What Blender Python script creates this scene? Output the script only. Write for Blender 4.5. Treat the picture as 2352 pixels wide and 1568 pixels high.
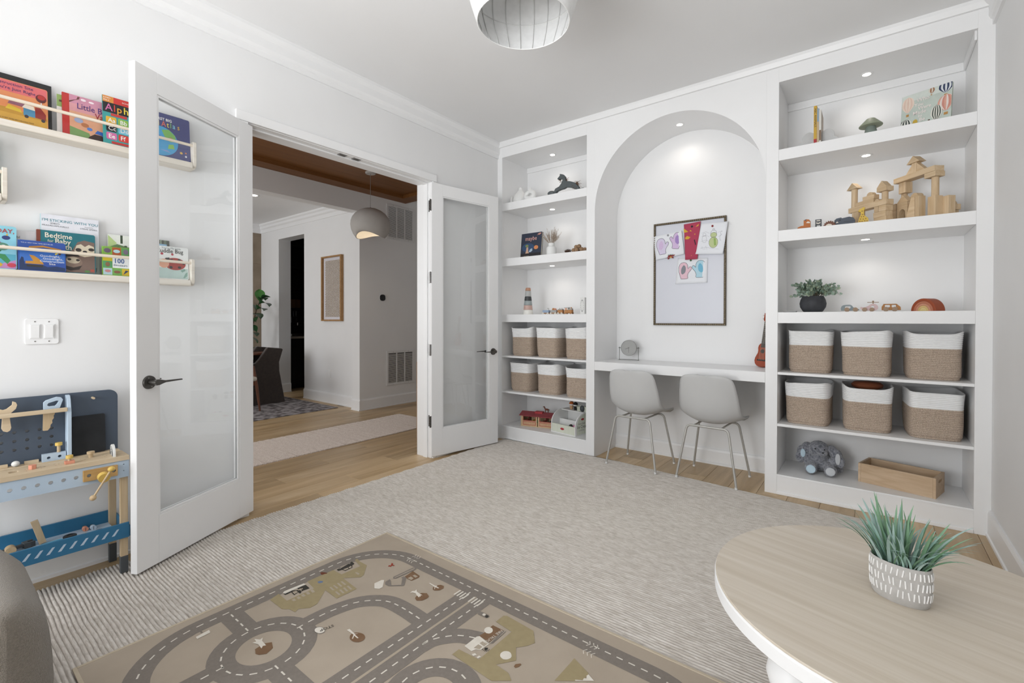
import bpy, bmesh, math, random
from mathutils import Vector, Matrix, Euler
from mathutils.geometry import tessellate_polygon
PI = math.pi
for o in list(bpy.data.objects): bpy.data.objects.remove(o)
SC = bpy.context.scene
COL = SC.collection
random.seed(7)

# ------------------------------------------------------------------ camera, light, exposure
cam_d = bpy.data.cameras.new('camera'); cam = bpy.data.objects.new('camera', cam_d); COL.objects.link(cam)
cam_d.sensor_width = 36.0; cam_d.lens = 36.0*1064.27/2352
cam_d.shift_x = (1176-1197.96)/2352; cam_d.shift_y = (744.77-784)/2352
cam_d.clip_start = 0.05; cam_d.clip_end = 100
_y, _p, _r = math.radians(37.106), math.radians(0.4395), math.radians(0.1084)
_F = Vector((-math.sin(_y)*math.cos(_p), math.cos(_y)*math.cos(_p), -math.sin(_p)))
_R = Vector((math.cos(_y), math.sin(_y), 0)); _U = _R.cross(_F)
_R2 = _R*math.cos(_r)+_U*math.sin(_r); _U2 = -_R*math.sin(_r)+_U*math.cos(_r)
cam.matrix_world = Matrix(((_R2.x,_U2.x,-_F.x,3.1098),(_R2.y,_U2.y,-_F.y,-3.6942),(_R2.z,_U2.z,-_F.z,1.22),(0,0,0,1)))
SC.camera = cam

w = bpy.data.worlds.new('sky'); SC.world = w; w.use_nodes = True
_bg = w.node_tree.nodes['Background']; _bg.inputs[0].default_value = (0.85,0.92,1.0,1); _bg.inputs[1].default_value = 1.2

def area_light(name, loc, rot, sx, sy, power, col=(1,1,1), spread=180):
    d = bpy.data.lights.new(name, 'AREA'); d.shape = 'RECTANGLE'; d.size = sx; d.size_y = sy; d.energy = power; d.color = col
    d.spread = math.radians(spread)
    o = bpy.data.objects.new(name, d); COL.objects.link(o); o.location = loc; o.rotation_euler = rot
    return o
# daylight coming in through the windows of the room (behind the camera) and of the dining side
area_light('window_daylight', (1.2,-5.78,1.2), (math.radians(90),0,0), 1.8, 2.1, 100, (0.965,0.982,1.0))
area_light('dining_daylight', (-4.6,-4.42,1.5), (math.radians(90),0,0), 1.6, 1.9, 62, (0.97,0.985,1.0))
area_light('hall_daylight', (-1.3,-4.42,1.6), (math.radians(90),0,0), 1.4, 1.8, 26, (0.97,0.985,1.0))

# fill lamp added behind the camera, aimed up to brighten the ceiling
area_light('ceiling_fill', (2.5,-4.6,1.5), Vector((-0.5,2.0,2.0)).to_track_quat('-Z','Y').to_euler(), 1.1, 1.1, 29, (0.97,0.985,1.0), 110)

SC.view_settings.view_transform = 'Standard'; SC.view_settings.look = 'None'
SC.view_settings.gamma = 1.0; SC.view_settings.use_curve_mapping = False
SC.view_settings.exposure = -0.22

# ------------------------------------------------------------------ helpers
def lin(c):
    return c/12.92 if c <= 0.04045 else ((c+0.055)/1.055)**2.4
def rgb(h):
    h = h.lstrip('#'); return tuple(lin(int(h[i:i+2],16)/255) for i in (0,2,4))+(1.0,)

MATS = {}
def _new(name):
    m = bpy.data.materials.new(name); m.use_nodes = True; MATS[name] = m
    return m, m.node_tree, m.node_tree.nodes['Principled BSDF']
def _coords(nt, scale, rnd=True):
    tc = nt.nodes.new('ShaderNodeTexCoord'); mp = nt.nodes.new('ShaderNodeMapping'); mp.inputs['Scale'].default_value = scale
    if rnd:
        oi = nt.nodes.new('ShaderNodeObjectInfo'); mu = nt.nodes.new('ShaderNodeMath'); mu.operation = 'MULTIPLY'; mu.inputs[1].default_value = 37.0
        cb = nt.nodes.new('ShaderNodeCombineXYZ'); nt.links.new(oi.outputs['Random'], mu.inputs[0])
        for i in range(3): nt.links.new(mu.outputs[0], cb.inputs[i])
        nt.links.new(cb.outputs[0], mp.inputs['Location'])
    nt.links.new(tc.outputs['Object'], mp.inputs['Vector'])
    return mp
def mat(name, c, rough=0.5, metal=0.0, c2=None, ns=30.0, nm=0.5, bump=0.0, bs=200.0, stretch=(1,1,1), rnd=False, emit=0.0, spec=0.5, sheen=0.0, trans=0.0, coat=0.0, bd=0.002):
    """paint / plastic / cloth: a colour, varied by noise towards c2, with fine relief"""
    if name in MATS: return MATS[name]
    m, nt, b = _new(name)
    b.inputs['Base Color'].default_value = rgb(c); b.inputs['Roughness'].default_value = rough; b.inputs['Metallic'].default_value = metal
    b.inputs['Specular IOR Level'].default_value = spec
    if sheen: b.inputs['Sheen Weight'].default_value = sheen
    if coat: b.inputs['Coat Weight'].default_value = coat
    if trans: b.inputs['Transmission Weight'].default_value = trans
    if emit:
        b.inputs['Emission Color'].default_value = rgb(c); b.inputs['Emission Strength'].default_value = emit
    if c2 is None:
        r0 = rgb(c); c2v = tuple(x*0.93 for x in r0[:3])+(1,)
    else: c2v = rgb(c2)
    mp = _coords(nt, stretch, rnd)
    n = nt.nodes.new('ShaderNodeTexNoise'); n.inputs['Scale'].default_value = ns; n.inputs['Detail'].default_value = 4
    nt.links.new(mp.outputs[0], n.inputs['Vector'])
    mr = nt.nodes.new('ShaderNodeMapRange'); mr.inputs[1].default_value = 0.5-nm/2; mr.inputs[2].default_value = 0.5+nm/2
    nt.links.new(n.outputs['Fac'], mr.inputs[0])
    mx = nt.nodes.new('ShaderNodeMix'); mx.data_type = 'RGBA'; mx.inputs[6].default_value = rgb(c); mx.inputs[7].default_value = c2v
    nt.links.new(mr.outputs[0], mx.inputs[0]); nt.links.new(mx.outputs[2], b.inputs['Base Color'])
    if bump:
        n2 = nt.nodes.new('ShaderNodeTexNoise'); n2.inputs['Scale'].default_value = bs; n2.inputs['Detail'].default_value = 3
        nt.links.new(mp.outputs[0], n2.inputs['Vector'])
        bp = nt.nodes.new('ShaderNodeBump'); bp.inputs['Strength'].default_value = bump; bp.inputs['Distance'].default_value = bd
        nt.links.new(n2.outputs['Fac'], bp.inputs['Height']); nt.links.new(bp.outputs[0], b.inputs['Normal'])
    return m
def wood(name, c, c2, rough=0.5, grain=(3,40,40), vary=0.12, c3=None, ns=1.0, coat=0.0):
    """wood with grain along local x (grain scale small along the grain), each object tinted a little differently"""
    if name in MATS: return MATS[name]
    m, nt, b = _new(name)
    b.inputs['Roughness'].default_value = rough
    if coat: b.inputs['Coat Weight'].default_value = coat
    mp = _coords(nt, grain, True)
    n = nt.nodes.new('ShaderNodeTexNoise'); n.inputs['Scale'].default_value = ns; n.inputs['Detail'].default_value = 6; n.inputs['Roughness'].default_value = 0.62; n.inputs['Distortion'].default_value = 0.6
    nt.links.new(mp.outputs[0], n.inputs['Vector'])
    cr = nt.nodes.new('ShaderNodeValToRGB'); cr.color_ramp.elements[0].position = 0.28; cr.color_ramp.elements[1].position = 0.72
    cr.color_ramp.elements[0].color = rgb(c2); cr.color_ramp.elements[1].color = rgb(c)
    if c3:
        e = cr.color_ramp.elements.new(0.5); e.color = rgb(c3)
    nt.links.new(n.outputs['Fac'], cr.inputs[0])
    oi = nt.nodes.new('ShaderNodeObjectInfo'); mr = nt.nodes.new('ShaderNodeMapRange'); mr.inputs[3].default_value = 1-vary; mr.inputs[4].default_value = 1+vary*0.6
    nt.links.new(oi.outputs['Random'], mr.inputs[0])
    hs = nt.nodes.new('ShaderNodeHueSaturation'); nt.links.new(mr.outputs[0], hs.inputs['Value']); nt.links.new(cr.outputs[0], hs.inputs['Color'])
    nt.links.new(hs.outputs[0], b.inputs['Base Color'])
    bp = nt.nodes.new('ShaderNodeBump'); bp.inputs['Strength'].default_value = 0.12; bp.inputs['Distance'].default_value = 0.002
    nt.links.new(n.outputs['Fac'], bp.inputs['Height']); nt.links.new(bp.outputs[0], b.inputs['Normal'])
    return m
def glass_mat():
    m = bpy.data.materials.new('clear_glass'); m.use_nodes = True; nt = m.node_tree; nt.nodes.clear()
    out = nt.nodes.new('ShaderNodeOutputMaterial'); mix = nt.nodes.new('ShaderNodeMixShader')
    tr = nt.nodes.new('ShaderNodeBsdfTransparent'); tr.inputs[0].default_value = (0.985,0.99,0.99,1)
    gl = nt.nodes.new('ShaderNodeBsdfGlossy'); gl.inputs['Roughness'].default_value = 0.0
    fr = nt.nodes.new('ShaderNodeFresnel'); ge = nt.nodes.new('ShaderNodeNewGeometry'); io = nt.nodes.new('ShaderNodeMapRange'); io.inputs[3].default_value = 1.52; io.inputs[4].default_value = 1/1.52
    nt.links.new(ge.outputs['Backfacing'], io.inputs[0]); nt.links.new(io.outputs[0], fr.inputs[0])
    nt.links.new(fr.outputs[0], mix.inputs[0]); nt.links.new(tr.outputs[0], mix.inputs[1]); nt.links.new(gl.outputs[0], mix.inputs[2])
    nt.links.new(mix.outputs[0], out.inputs[0]); MATS['glass'] = m
    return m

class MB:
    """collects geometry for ONE mesh object"""
    def __init__(s): s.v = []; s.f = []; s.m = []; s.mi = 0
    def add(s, vs, fs, M=None):
        k = len(s.v)
        s.v += [tuple(M @ Vector(p)) if M is not None else tuple(p) for p in vs]
        s.f += [tuple(i+k for i in f) for f in fs]; s.m += [s.mi]*len(fs)
        return s
    def box(s, x0, x1, y0, y1, z0, z1, M=None):
        vs = [(x0,y0,z0),(x1,y0,z0),(x1,y1,z0),(x0,y1,z0),(x0,y0,z1),(x1,y0,z1),(x1,y1,z1),(x0,y1,z1)]
        return s.add(vs, [(0,3,2,1),(4,5,6,7),(0,1,5,4),(1,2,6,5),(2,3,7,6),(3,0,4,7)], M)
    def cbox(s, cx, cy, cz, sx, sy, sz, M=None):
        return s.box(cx-sx/2,cx+sx/2,cy-sy/2,cy+sy/2,cz-sz/2,cz+sz/2,M)
    def rbox(s, x0, x1, y0, y1, z0, z1, r=0.005, M=None, seg=2):
        """box with rounded edges"""
        bm = bmesh.new(); bmesh.ops.create_cube(bm, size=1.0)
        for v in bm.verts: v.co = Vector((x0 if v.co.x<0 else x1, y0 if v.co.y<0 else y1, z0 if v.co.z<0 else z1))
        bmesh.ops.bevel(bm, geom=bm.edges[:], offset=r, segments=seg, affect='EDGES', profile=0.5)
        bm.verts.index_update(); vs = [v.co.copy() for v in bm.verts]; fs = [[v.index for v in f.verts] for f in bm.faces]; bm.free()
        return s.add(vs, fs, M)
    def cyl(s, p0, p1, r0, r1=None, n=16, caps=True, M=None):
        r1 = r0 if r1 is None else r1
        p0, p1 = Vector(p0), Vector(p1); d = (p1-p0).normalized()
        a = d.orthogonal().normalized(); b = d.cross(a)
        vs = []
        for p, r in ((p0,r0),(p1,r1)):
            for i in range(n):
                t = 2*PI*i/n; vs.append(p+a*(r*math.cos(t))+b*(r*math.sin(t)))
        fs = [(i,(i+1)%n,n+(i+1)%n,n+i) for i in range(n)]
        if caps: fs += [tuple(range(n-1,-1,-1)), tuple(range(n,2*n))]
        return s.add(vs, fs, M)
    def tube(s, pts, r, n=8, closed=False, M=None, caps=True):
        pts = [Vector(p) for p in pts]; N = len(pts); rs = r if isinstance(r,(list,tuple)) else [r]*N
        vs = []; prev = None
        for i, p in enumerate(pts):
            if closed: d = pts[(i+1)%N]-pts[i-1]
            else: d = pts[min(i+1,N-1)]-pts[max(i-1,0)]
            d.normalize()
            if prev is None: a = d.orthogonal().normalized()
            else:
                a = prev-d*prev.dot(d)
                a = a.normalized() if a.length > 1e-6 else d.orthogonal().normalized()
            prev = a; b = d.cross(a)
            for k in range(n):
                t = 2*PI*k/n; vs.append(p+(a*math.cos(t)+b*math.sin(t))*rs[i])
        fs = []
        for i in range(N if closed else N-1):
            j = (i+1)%N
            for k in range(n): fs.append((i*n+k,i*n+(k+1)%n,j*n+(k+1)%n,j*n+k))
        if caps and not closed: fs += [tuple(range(n-1,-1,-1)), tuple(range((N-1)*n,N*n))]
        return s.add(vs, fs, M)
    def lathe(s, prof, n=32, M=None, sx=1.0, sy=1.0):
        vs = []; fs = []; rows = []
        for r, z in prof:
            if r < 1e-6: rows.append([len(vs)]); vs.append((0,0,z))
            else:
                rows.append(list(range(len(vs),len(vs)+n)))
                for i in range(n): t = 2*PI*i/n; vs.append((r*math.cos(t)*sx,r*math.sin(t)*sy,z))
        for a, b in zip(rows, rows[1:]):
            if len(a)==1 and len(b)==1: continue
            for i in range(n):
                j = (i+1)%n
                if len(a)==1: fs.append((a[0],b[j],b[i]))
                elif len(b)==1: fs.append((a[i],a[j],b[0]))
                else: fs.append((a[i],a[j],b[j],b[i]))
        return s.add(vs, fs, M)
    def sphere(s, c, rx, ry=None, rz=None, nu=16, nv=10, M=None):
        ry = rx if ry is None else ry; rz = rx if rz is None else rz
        T = Matrix.Translation(Vector(c)); T = T if M is None else M @ T
        return s.lathe([(math.sin(PI*i/nv)*rx, -math.cos(PI*i/nv)*rz) for i in range(nv+1)], nu, T, 1.0, ry/rx)
    def plate(s, outer, t, holes=(), M=None):
        """flat outline in local xy with holes, extruded z 0..t"""
        loops = [list(outer)]+[list(h) for h in holes]
        flat = [p for l in loops for p in l]; n = len(flat)
        if holes: tri = tessellate_polygon([[Vector((p[0],p[1],0)) for p in l] for l in loops])
        else: tri = [tuple(range(n))]
        vs = [(p[0],p[1],0) for p in flat]+[(p[0],p[1],t) for p in flat]
        def area(ix): return sum(flat[ix[i]][0]*flat[ix[(i+1)%len(ix)]][1]-flat[ix[(i+1)%len(ix)]][0]*flat[ix[i]][1] for i in range(len(ix)))
        fs = []
        for q in tri:
            q = list(q)
            if area(q) < 0: q = q[::-1]
            fs.append(tuple(i+n for i in q)); fs.append(tuple(q[::-1]))
        k = 0
        for li, l in enumerate(loops):
            m = len(l); A = area(list(range(k,k+m)))
            for i in range(m):
                a, b = k+i, k+(i+1)%m
                f = (a,b,b+n,a+n)
                if (A < 0) != (li > 0): f = f[::-1]
                fs.append(f)
            k += m
        return s.add(vs, fs, M)
    def flat(s, outer, z=0.0, M=None):
        n = len(outer); A = sum(outer[i][0]*outer[(i+1)%n][1]-outer[(i+1)%n][0]*outer[i][1] for i in range(n))
        ix = tuple(range(n)) if A > 0 else tuple(range(n-1,-1,-1))
        return s.add([(p[0],p[1],z) for p in outer], [ix], M)
    def build(s, name, m, parent=None, smooth=None, bevel=0.0, loc=None, rot=None, sub=0, seg=2, solid=0.0):
        me = bpy.data.meshes.new(name); me.from_pydata(s.v, [], s.f); me.update()
        ms = m if isinstance(m,(list,tuple)) else [m]
        for x in ms: me.materials.append(MATS[x] if isinstance(x,str) else x)
        if len(ms) > 1: me.polygons.foreach_set('material_index', s.m)
        if smooth:
            me.shade_smooth(); me.set_sharp_from_angle(angle=math.radians(smooth if smooth is not True else 45))
        o = bpy.data.objects.new(name, me); COL.objects.link(o)
        if parent is not None: o.parent = parent
        if loc is not None: o.location = loc
        if rot is not None: o.rotation_euler = rot
        if solid:
            q = o.modifiers.new('solid','SOLIDIFY'); q.thickness = solid; q.offset = 0
        if bevel:
            q = o.modifiers.new('bevel','BEVEL'); q.width = bevel; q.segments = seg; q.limit_method = 'ANGLE'; q.angle_limit = math.radians(40)
        if sub:
            q = o.modifiers.new('sub','SUBSURF'); q.levels = sub; q.render_levels = sub
        return o
def tag(o, label=None, cat=None, group=None, kind=None):
    if label: o['label'] = label
    if cat: o['category'] = cat
    if group: o['group'] = group
    if kind: o['kind'] = kind
    return o
def thing(name, label, cat, loc=(0,0,0), rotz=0.0, group=None):
    o = bpy.data.objects.new(name, None); COL.objects.link(o); o.location = loc; o.rotation_euler = (0,0,rotz); o.empty_display_size = 0.05
    return tag(o, label, cat, group)
def struct(name, mb, m, **k):
    return tag(mb.build(name, m, **k), kind='structure')
def sroot(name, loc=(0,0,0), rotz=0.0):
    o = bpy.data.objects.new(name, None); COL.objects.link(o); o.location = loc; o.rotation_euler = (0,0,rotz); o['kind'] = 'structure'
    return o
def dup(o, parent=None, loc=None, rotz=None, label=None, group=None):
    c = o.copy(); COL.objects.link(c)
    if parent is not None: c.parent = parent
    if loc is not None: c.location = loc
    if rotz is not None: c.rotation_euler = (0,0,rotz)
    if label: c['label'] = label
    if group: c['group'] = group
    for ch in list(CH.get(o.name, [])) or [x for x in o.children]:
        dup(ch, c)
    return c
CH = {}
def B(*a): return MB().box(*a)
def T(x,y,z): return Matrix.Translation((x,y,z))
def RX(a): return Matrix.Rotation(math.radians(a),4,'X')
def RY(a): return Matrix.Rotation(math.radians(a),4,'Y')
def RZ(a): return Matrix.Rotation(math.radians(a),4,'Z')
def circ(cx, cy, r, n=20, ry=None, a0=0, a1=360):
    ry = r if ry is None else ry; full = abs(a1-a0) >= 360
    return [(cx+r*math.cos(math.radians(a0+(a1-a0)*i/(n if full else n-1))), cy+ry*math.sin(math.radians(a0+(a1-a0)*i/(n if full else n-1)))) for i in range(n)]
def rrect(x0, x1, y0, y1, r, n=5):
    p = []
    for cx, cy, a in ((x1-r,y1-r,0),(x0+r,y1-r,90),(x0+r,y0+r,180),(x1-r,y0+r,270)):
        for i in range(n+1): t = math.radians(a+90*i/n); p.append((cx+r*math.cos(t),cy+r*math.sin(t)))
    return p
TEXTQ = []
def text(parent, s, M, size, m, align='LEFT', squash=1.0, name='lettering', bold=0.0, spacing=1.0):
    """flat lettering in the local xy plane of M; turned into a mesh at the end of the script"""
    cu = bpy.data.curves.new(name, 'FONT'); cu.body = s; cu.size = size; cu.align_x = align; cu.offset = bold; cu.space_character = spacing; cu.resolution_u = 2
    o = bpy.data.objects.new(name, cu); COL.objects.link(o); o.parent = parent
    o.matrix_local = M @ Matrix.Diagonal((squash,1,1,1))
    TEXTQ.append((o, m))
    return o
# standing frame: text/art plane with x to the right, y up, facing -y (towards the room)
UP = RX(90)
# plane on the door wall: x -> +y (right as seen from the room), y -> +z, facing +x
WALLX = Matrix(((0,0,1,0),(1,0,0,0),(0,1,0,0),(0,0,0,1)))
# ------------------------------------------------------------------ surfaces
mat('wall_paint', '#ececec', 0.6, c2='#e9e9e9', ns=3, bump=0.05, bs=350)
mat('ceiling_paint', '#f0f0f0', 0.75, c2='#eeeeee', ns=3, bump=0.05, bs=350)
mat('trim_paint', '#f1f1f1', 0.4, c2='#efefef', ns=4, bump=0.02, bs=150)
mat('cabinet_paint', '#f2f2f2', 0.38, c2='#f0f0f0', ns=5, bump=0.02, bs=150)
mat('niche_paint', '#f0f0f0', 0.5, c2='#eeeeee', ns=4, bump=0.03, bs=250)
wood('oak_plank', '#d6bd98', '#a58860', 0.38, (9,0.9,9), 0.16, c3='#c3a67d', ns=1.0)
wood('oak_ceiling', '#8c5c2c', '#6f451d', 0.5, (14,0.6,14), 0.06, c3='#7d5024')
mat('slab', '#a08a68', 0.6)
mat('metal_dark', '#6a6865', 0.34, 0.9, c2='#5c5a57', ns=60)
mat('metal_nickel', '#9a9896', 0.3, 0.9, c2='#8c8a88', ns=60)
mat('stone_tile', '#9a8b78', 0.5, c2='#857663', ns=4, nm=0.35, bump=0.1, bs=20)
glass_mat()
ZC = 3.05; DEP = 0.453; XR = 3.655; WT = 0.18
OL, OR, OT = -2.415, -0.905, 2.445     # door opening
YB = -5.80                              # wall behind the camera

# floor: sub-floor with single planks on it
floor = struct('floor', B(-6.6,3.9,-5.95,2.1,-0.06,-0.006), 'slab')
PW = 0.19; _pm = {}
def plank_mesh(l):
    k = round(l,2)
    if k not in _pm:
        mb = MB(); h = 0.0015; a, b = PW/2-0.0008, k/2-0.0008
        vs = [(-a,-b,-0.006),(a,-b,-0.006),(a,b,-0.006),(-a,b,-0.006),(-a,-b,-h),(a,-b,-h),(a,b,-h),(-a,b,-h),(-a+h,-b+h,0),(a-h,-b+h,0),(a-h,b-h,0),(-a+h,b-h,0)]
        fs = [(0,1,5,4),(1,2,6,5),(2,3,7,6),(3,0,4,7),(4,5,9,8),(5,6,10,9),(6,7,11,10),(7,4,8,11),(8,9,10,11)]
        mb.add(vs,fs); me = bpy.data.meshes.new('plank'); me.from_pydata(mb.v,[],mb.f); me.update(); me.materials.append(MATS['oak_plank']); _pm[k] = me
    return _pm[k]
_rr = random.Random(3)
ix = 0; xx = -5.9
while xx < XR:
    y0, y1 = (-3.0, 1.95) if xx < -0.2 else (-5.7, DEP)
    if xx < -2.6: y0, y1 = -1.7, (0.06 if xx < -5.2 or xx > -4.05 else 1.6)
    segs = []; yy = y0-_rr.random()*1.4
    while yy < y1:
        L = _rr.choice((1.2,1.5,1.5,1.8)); a, b = max(yy,y0), min(yy+L,y1); yy += L
        if b-a < 0.08: continue
        if 0.35 < xx < 2.9 and b < -0.35 : continue       # wholly under the carpet
        if xx > 2.9 and b < -1.3: continue
        segs.append((a,b))
    for a, b in segs:
        o = bpy.data.objects.new('plank', plank_mesh(b-a)); COL.objects.link(o); o.parent = floor; o.location = (xx+PW/2,(a+b)/2,0)
    xx += PW

# ceilings
struct('ceiling', B(-0.02,XR+0.15,YB-0.1,DEP+0.15,ZC,ZC+0.12), 'ceiling_paint')
struct('ceiling_hall', B(-2.6,-0.02,-4.6,2.1,3.0,3.2).box(-2.6,-0.02,0.74,2.1,2.995,3.0), 'ceiling_paint')
struct('ceiling_dining', B(-6.6,-2.5,-4.6,2.1,2.9,3.1), 'ceiling_paint')

# door wall with its opening
mb = B(-WT,0,YB-0.1,OL-0.02,0,ZC+0.1).box(-WT,0,OR+0.02,2.1,0,ZC+0.1).box(-WT,0,OL-0.02,OR+0.02,OT+0.02,ZC+0.1)
wl = struct('wall_left', mb, 'wall_paint')
struct('wall_right', B(XR,XR+0.15,YB-0.1,DEP+0.2,0,ZC+0.1), 'wall_paint')
struct('wall_back', B(-0.02,XR+0.15,DEP,DEP+0.15,0,ZC+0.1), 'niche_paint')
# wall behind the camera with two window openings
mb = B(-WT,XR+0.15,YB-0.12,YB,0,0.15).box(-WT,XR+0.15,YB-0.12,YB,2.3,ZC+0.1).box(-WT,0.25,YB-0.12,YB,0.15,2.3).box(2.15,XR+0.15,YB-0.12,YB,0.15,2.3)
struct('wall_rear', mb, 'wall_paint')
for n,(a,b) in enumerate(((0.25,1.2),(1.2,2.15))):
    wn = sroot('window_%d'%(n+1), (0,YB,0.15))
    fr = B(a,a+0.05,-0.1,-0.04,0,2.15).box(b-0.05,b,-0.1,-0.04,0,2.15).box(a+0.05,b-0.05,-0.1,-0.04,0,0.05).box(a+0.05,b-0.05,-0.1,-0.04,2.10,2.15).box(a+0.05,b-0.05,-0.09,-0.05,0.98,1.02)
    fr.build('window_frame', 'trim_paint', wn)
    B(a+0.05,b-0.05,-0.073,-0.067,0.05,2.10).build('pane', 'glass', wn)
    B(a-0.03,b+0.03,-0.02,0.05,-0.03,0.0).build('window_sill', 'trim_paint', wn)

# jambs, stops and casing of the double door
mb = B(-WT,0.0,OL-0.02,OL,0,OT).box(-WT,0.0,OR,OR+0.02,0,OT).box(-WT,0.0,OL-0.02,OR+0.02,OT,OT+0.02)
j = struct('trim_1', mb, 'trim_paint', bevel=0.002)
st = B(-0.10,-0.045,OL,OL+0.012,0,OT-0.012).box(-0.10,-0.045,OR-0.012,OR,0,OT-0.012).box(-0.10,-0.045,OL,OR,OT-0.012,OT)
st.build('door_stop', 'trim_paint', j, bevel=0.002)
for yy in (-1.755,-1.64):
    c = B(-0.040,-0.005,yy-0.03,yy+0.03,OT-0.0175,OT-0.0122).build('ball_catch', 'metal_nickel', j)
    c.location = (0.0,0,0.0125); B(-0.03,-0.015,yy-0.02,yy+0.02,OT-0.0195,OT-0.0175).build('catch_recess', 'metal_dark', c)
CW = 0.068
cs = sroot('trim_2')
for q in ((OL-CW-0.004,OL-0.004,0,OT+0.004),(OR+0.004,OR+CW-0.026,0,OT+0.004)):
    MB().rbox(0.0,0.018,q[0],q[1],q[2],q[3],0.003).build('casing_leg', 'trim_paint', cs)
MB().rbox(0.0,0.022,OL-CW-0.006,OR+CW-0.024,OT+0.004,OT+CW-0.004,0.003).build('casing_head', 'trim_paint', cs)
# hall side casing
cs2 = sroot('trim_3')
for q in ((OL-CW,OL-0.004,0,OT+0.004),(OR+0.004,OR+CW,0,OT+0.004),(OL-CW,OR+CW,OT+0.004,OT+CW)):
    B(-WT-0.016,-WT,q[0],q[1],q[2],q[3]).build('casing_leg', 'trim_paint', cs2)

# crown mouldings: profile in (out, z) swept along an axis
def crown(prof, along, a, b, sign, base):
    mb = MB(); n = len(prof); vs = []
    for t in (a,b):
        for d, z in prof:
            vs.append((base+sign*d,t,z) if along == 'y' else (t,base+sign*d,z))
    fs = [(i,(i+1)%n,n+(i+1)%n,n+i) for i in range(n)]+[tuple(range(n)),tuple(range(2*n-1,n-1,-1))]
    mb.add(vs,fs); return mb
PRO = [(0,2.895),(0.014,2.895),(0.014,2.925),(0.022,2.932),(0.030,2.95),(0.030,3.0),(0.045,3.018),(0.052,3.03),(0.052,ZC),(0,ZC)]
struct('trim_4', crown(PRO,'y',YB,0,1,0.0), 'trim_paint')
struct('trim_5', crown(PRO,'y',YB,0,-1,XR), 'trim_paint')
struct('trim_6', crown([(0,3.0),(0.018,3.0),(0.022,3.01),(0.03,3.03),(0.03,ZC),(0,ZC)],'x',0,XR,-1,0.0), 'trim_paint')
# baseboards
def base_y(name, x, s, a, b, h=0.14):
    return struct(name, crown([(0,0),(0.022,0),(0.022,0.016),(0.015,0.02),(0.015,h-0.02),(0.011,h-0.006),(0.008,h),(0,h)],'y',a,b,s,x), 'trim_paint')
def base_x(name, y, s, a, b, h=0.14):
    return struct(name, crown([(0,0),(0.022,0),(0.022,0.016),(0.015,0.02),(0.015,h-0.02),(0.011,h-0.006),(0.008,h),(0,h)],'x',a,b,s,y), 'trim_paint')
base_y('baseboard_left', 0, 1, YB, OL-CW-0.006); base_y('baseboard_left.001', 0, 1, OR+CW-0.024, -0.001)
base_y('baseboard_right', XR, -1, YB, 0.0, 0.15); base_x('baseboard_back', DEP, -1, 1.132, 2.502, 0.13)

# ------------------------------------------------------------------ hall and dining side beyond the doors
XV = -2.40; YP = 0.06
struct('wall_hall_vent', B(XV-0.17,XV,-0.03,2.1,0,3.1), 'wall_paint')
DX0, DX1, DZ = -4.85, -4.02, 2.58
struct('wall_dining', B(DX1,XV-0.17,YP,YP+0.2,0,2.95).box(-5.7,DX0,YP,YP+0.2,0,2.95).box(DX0,DX1,YP,YP+0.2,DZ,2.95), 'wall_paint')
stw = struct('wall_stone', B(-5.7,-5.5,-4.6,YP,0,2.95), 'slab')
for k in range(4):
    for i in range(4):
        B(-5.5,-5.49,YP-0.62*(i+1)+0.002,YP-0.62*i-0.002,0.14+0.69*k+0.002,0.14+0.69*(k+1)-0.002).build('stone_tile', 'stone_tile', stw)
struct('wall_dining_window', B(-6.6,-2.5,-4.6,-4.5,0,0.4).box(-6.6,-2.5,-4.6,-4.5,2.6,3.1).box(-6.6,-5.45,-4.6,-4.5,0.4,2.6).box(-3.75,-2.5,-4.6,-4.5,0.4,2.6), 'wall_paint')
struct('wall_hall_window', B(-2.5,-WT,-4.6,-4.5,0,0.6).box(-2.5,-WT,-4.6,-4.5,2.6,3.1).box(-2.5,-2.05,-4.6,-4.5,0.6,2.6).box(-0.55,-WT,-4.6,-4.5,0.6,2.6), 'wall_paint')
struct('wall_hall_end', B(-2.5,-WT,1.95,2.1,0,3.1), 'wall_paint')
struct('wall_pantry', B(-6.6,-3.6,1.6,1.75,0,2.95).box(-5.9,-5.75,YP+0.2,1.6,0,2.95).box(-3.75,-3.6,YP+0.2,1.6,0,2.95), mat('pantry_paint','#1b1a19',0.7))
struct('trim_7', B(XV-0.17,XV,-4.5,-0.03,2.69,3.0), 'wall_paint')      # beam between hall and dining
struct('trim_8', crown([(0,2.745),(0.012,2.745),(0.012,2.80),(0.03,2.82),(0.03,2.855),(0.05,2.875),(0.05,2.9),(0,2.9)],'x',-5.5,XV-0.17,-1,YP), 'trim_paint')
struct('trim_9', crown([(0,2.745),(0.012,2.745),(0.012,2.80),(0.03,2.82),(0.03,2.855),(0.05,2.875),(0.05,2.9),(0,2.9)],'y',-4.5,YP,1,-5.5), 'trim_paint')
base_y('baseboard_hall', XV, 1, -0.03, 1.95, 0.15); base_x('baseboard_hall.001', -0.03, -1, XV-0.17, XV+0.02, 0.15)
base_x('baseboard_dining', YP, -1, DX1, XV-0.17, 0.15); base_x('baseboard_dining.001', YP, -1, -5.5, DX0, 0.15)
base_y('baseboard_pantry', DX0, 1, YP, YP+0.2, 0.15)
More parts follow.
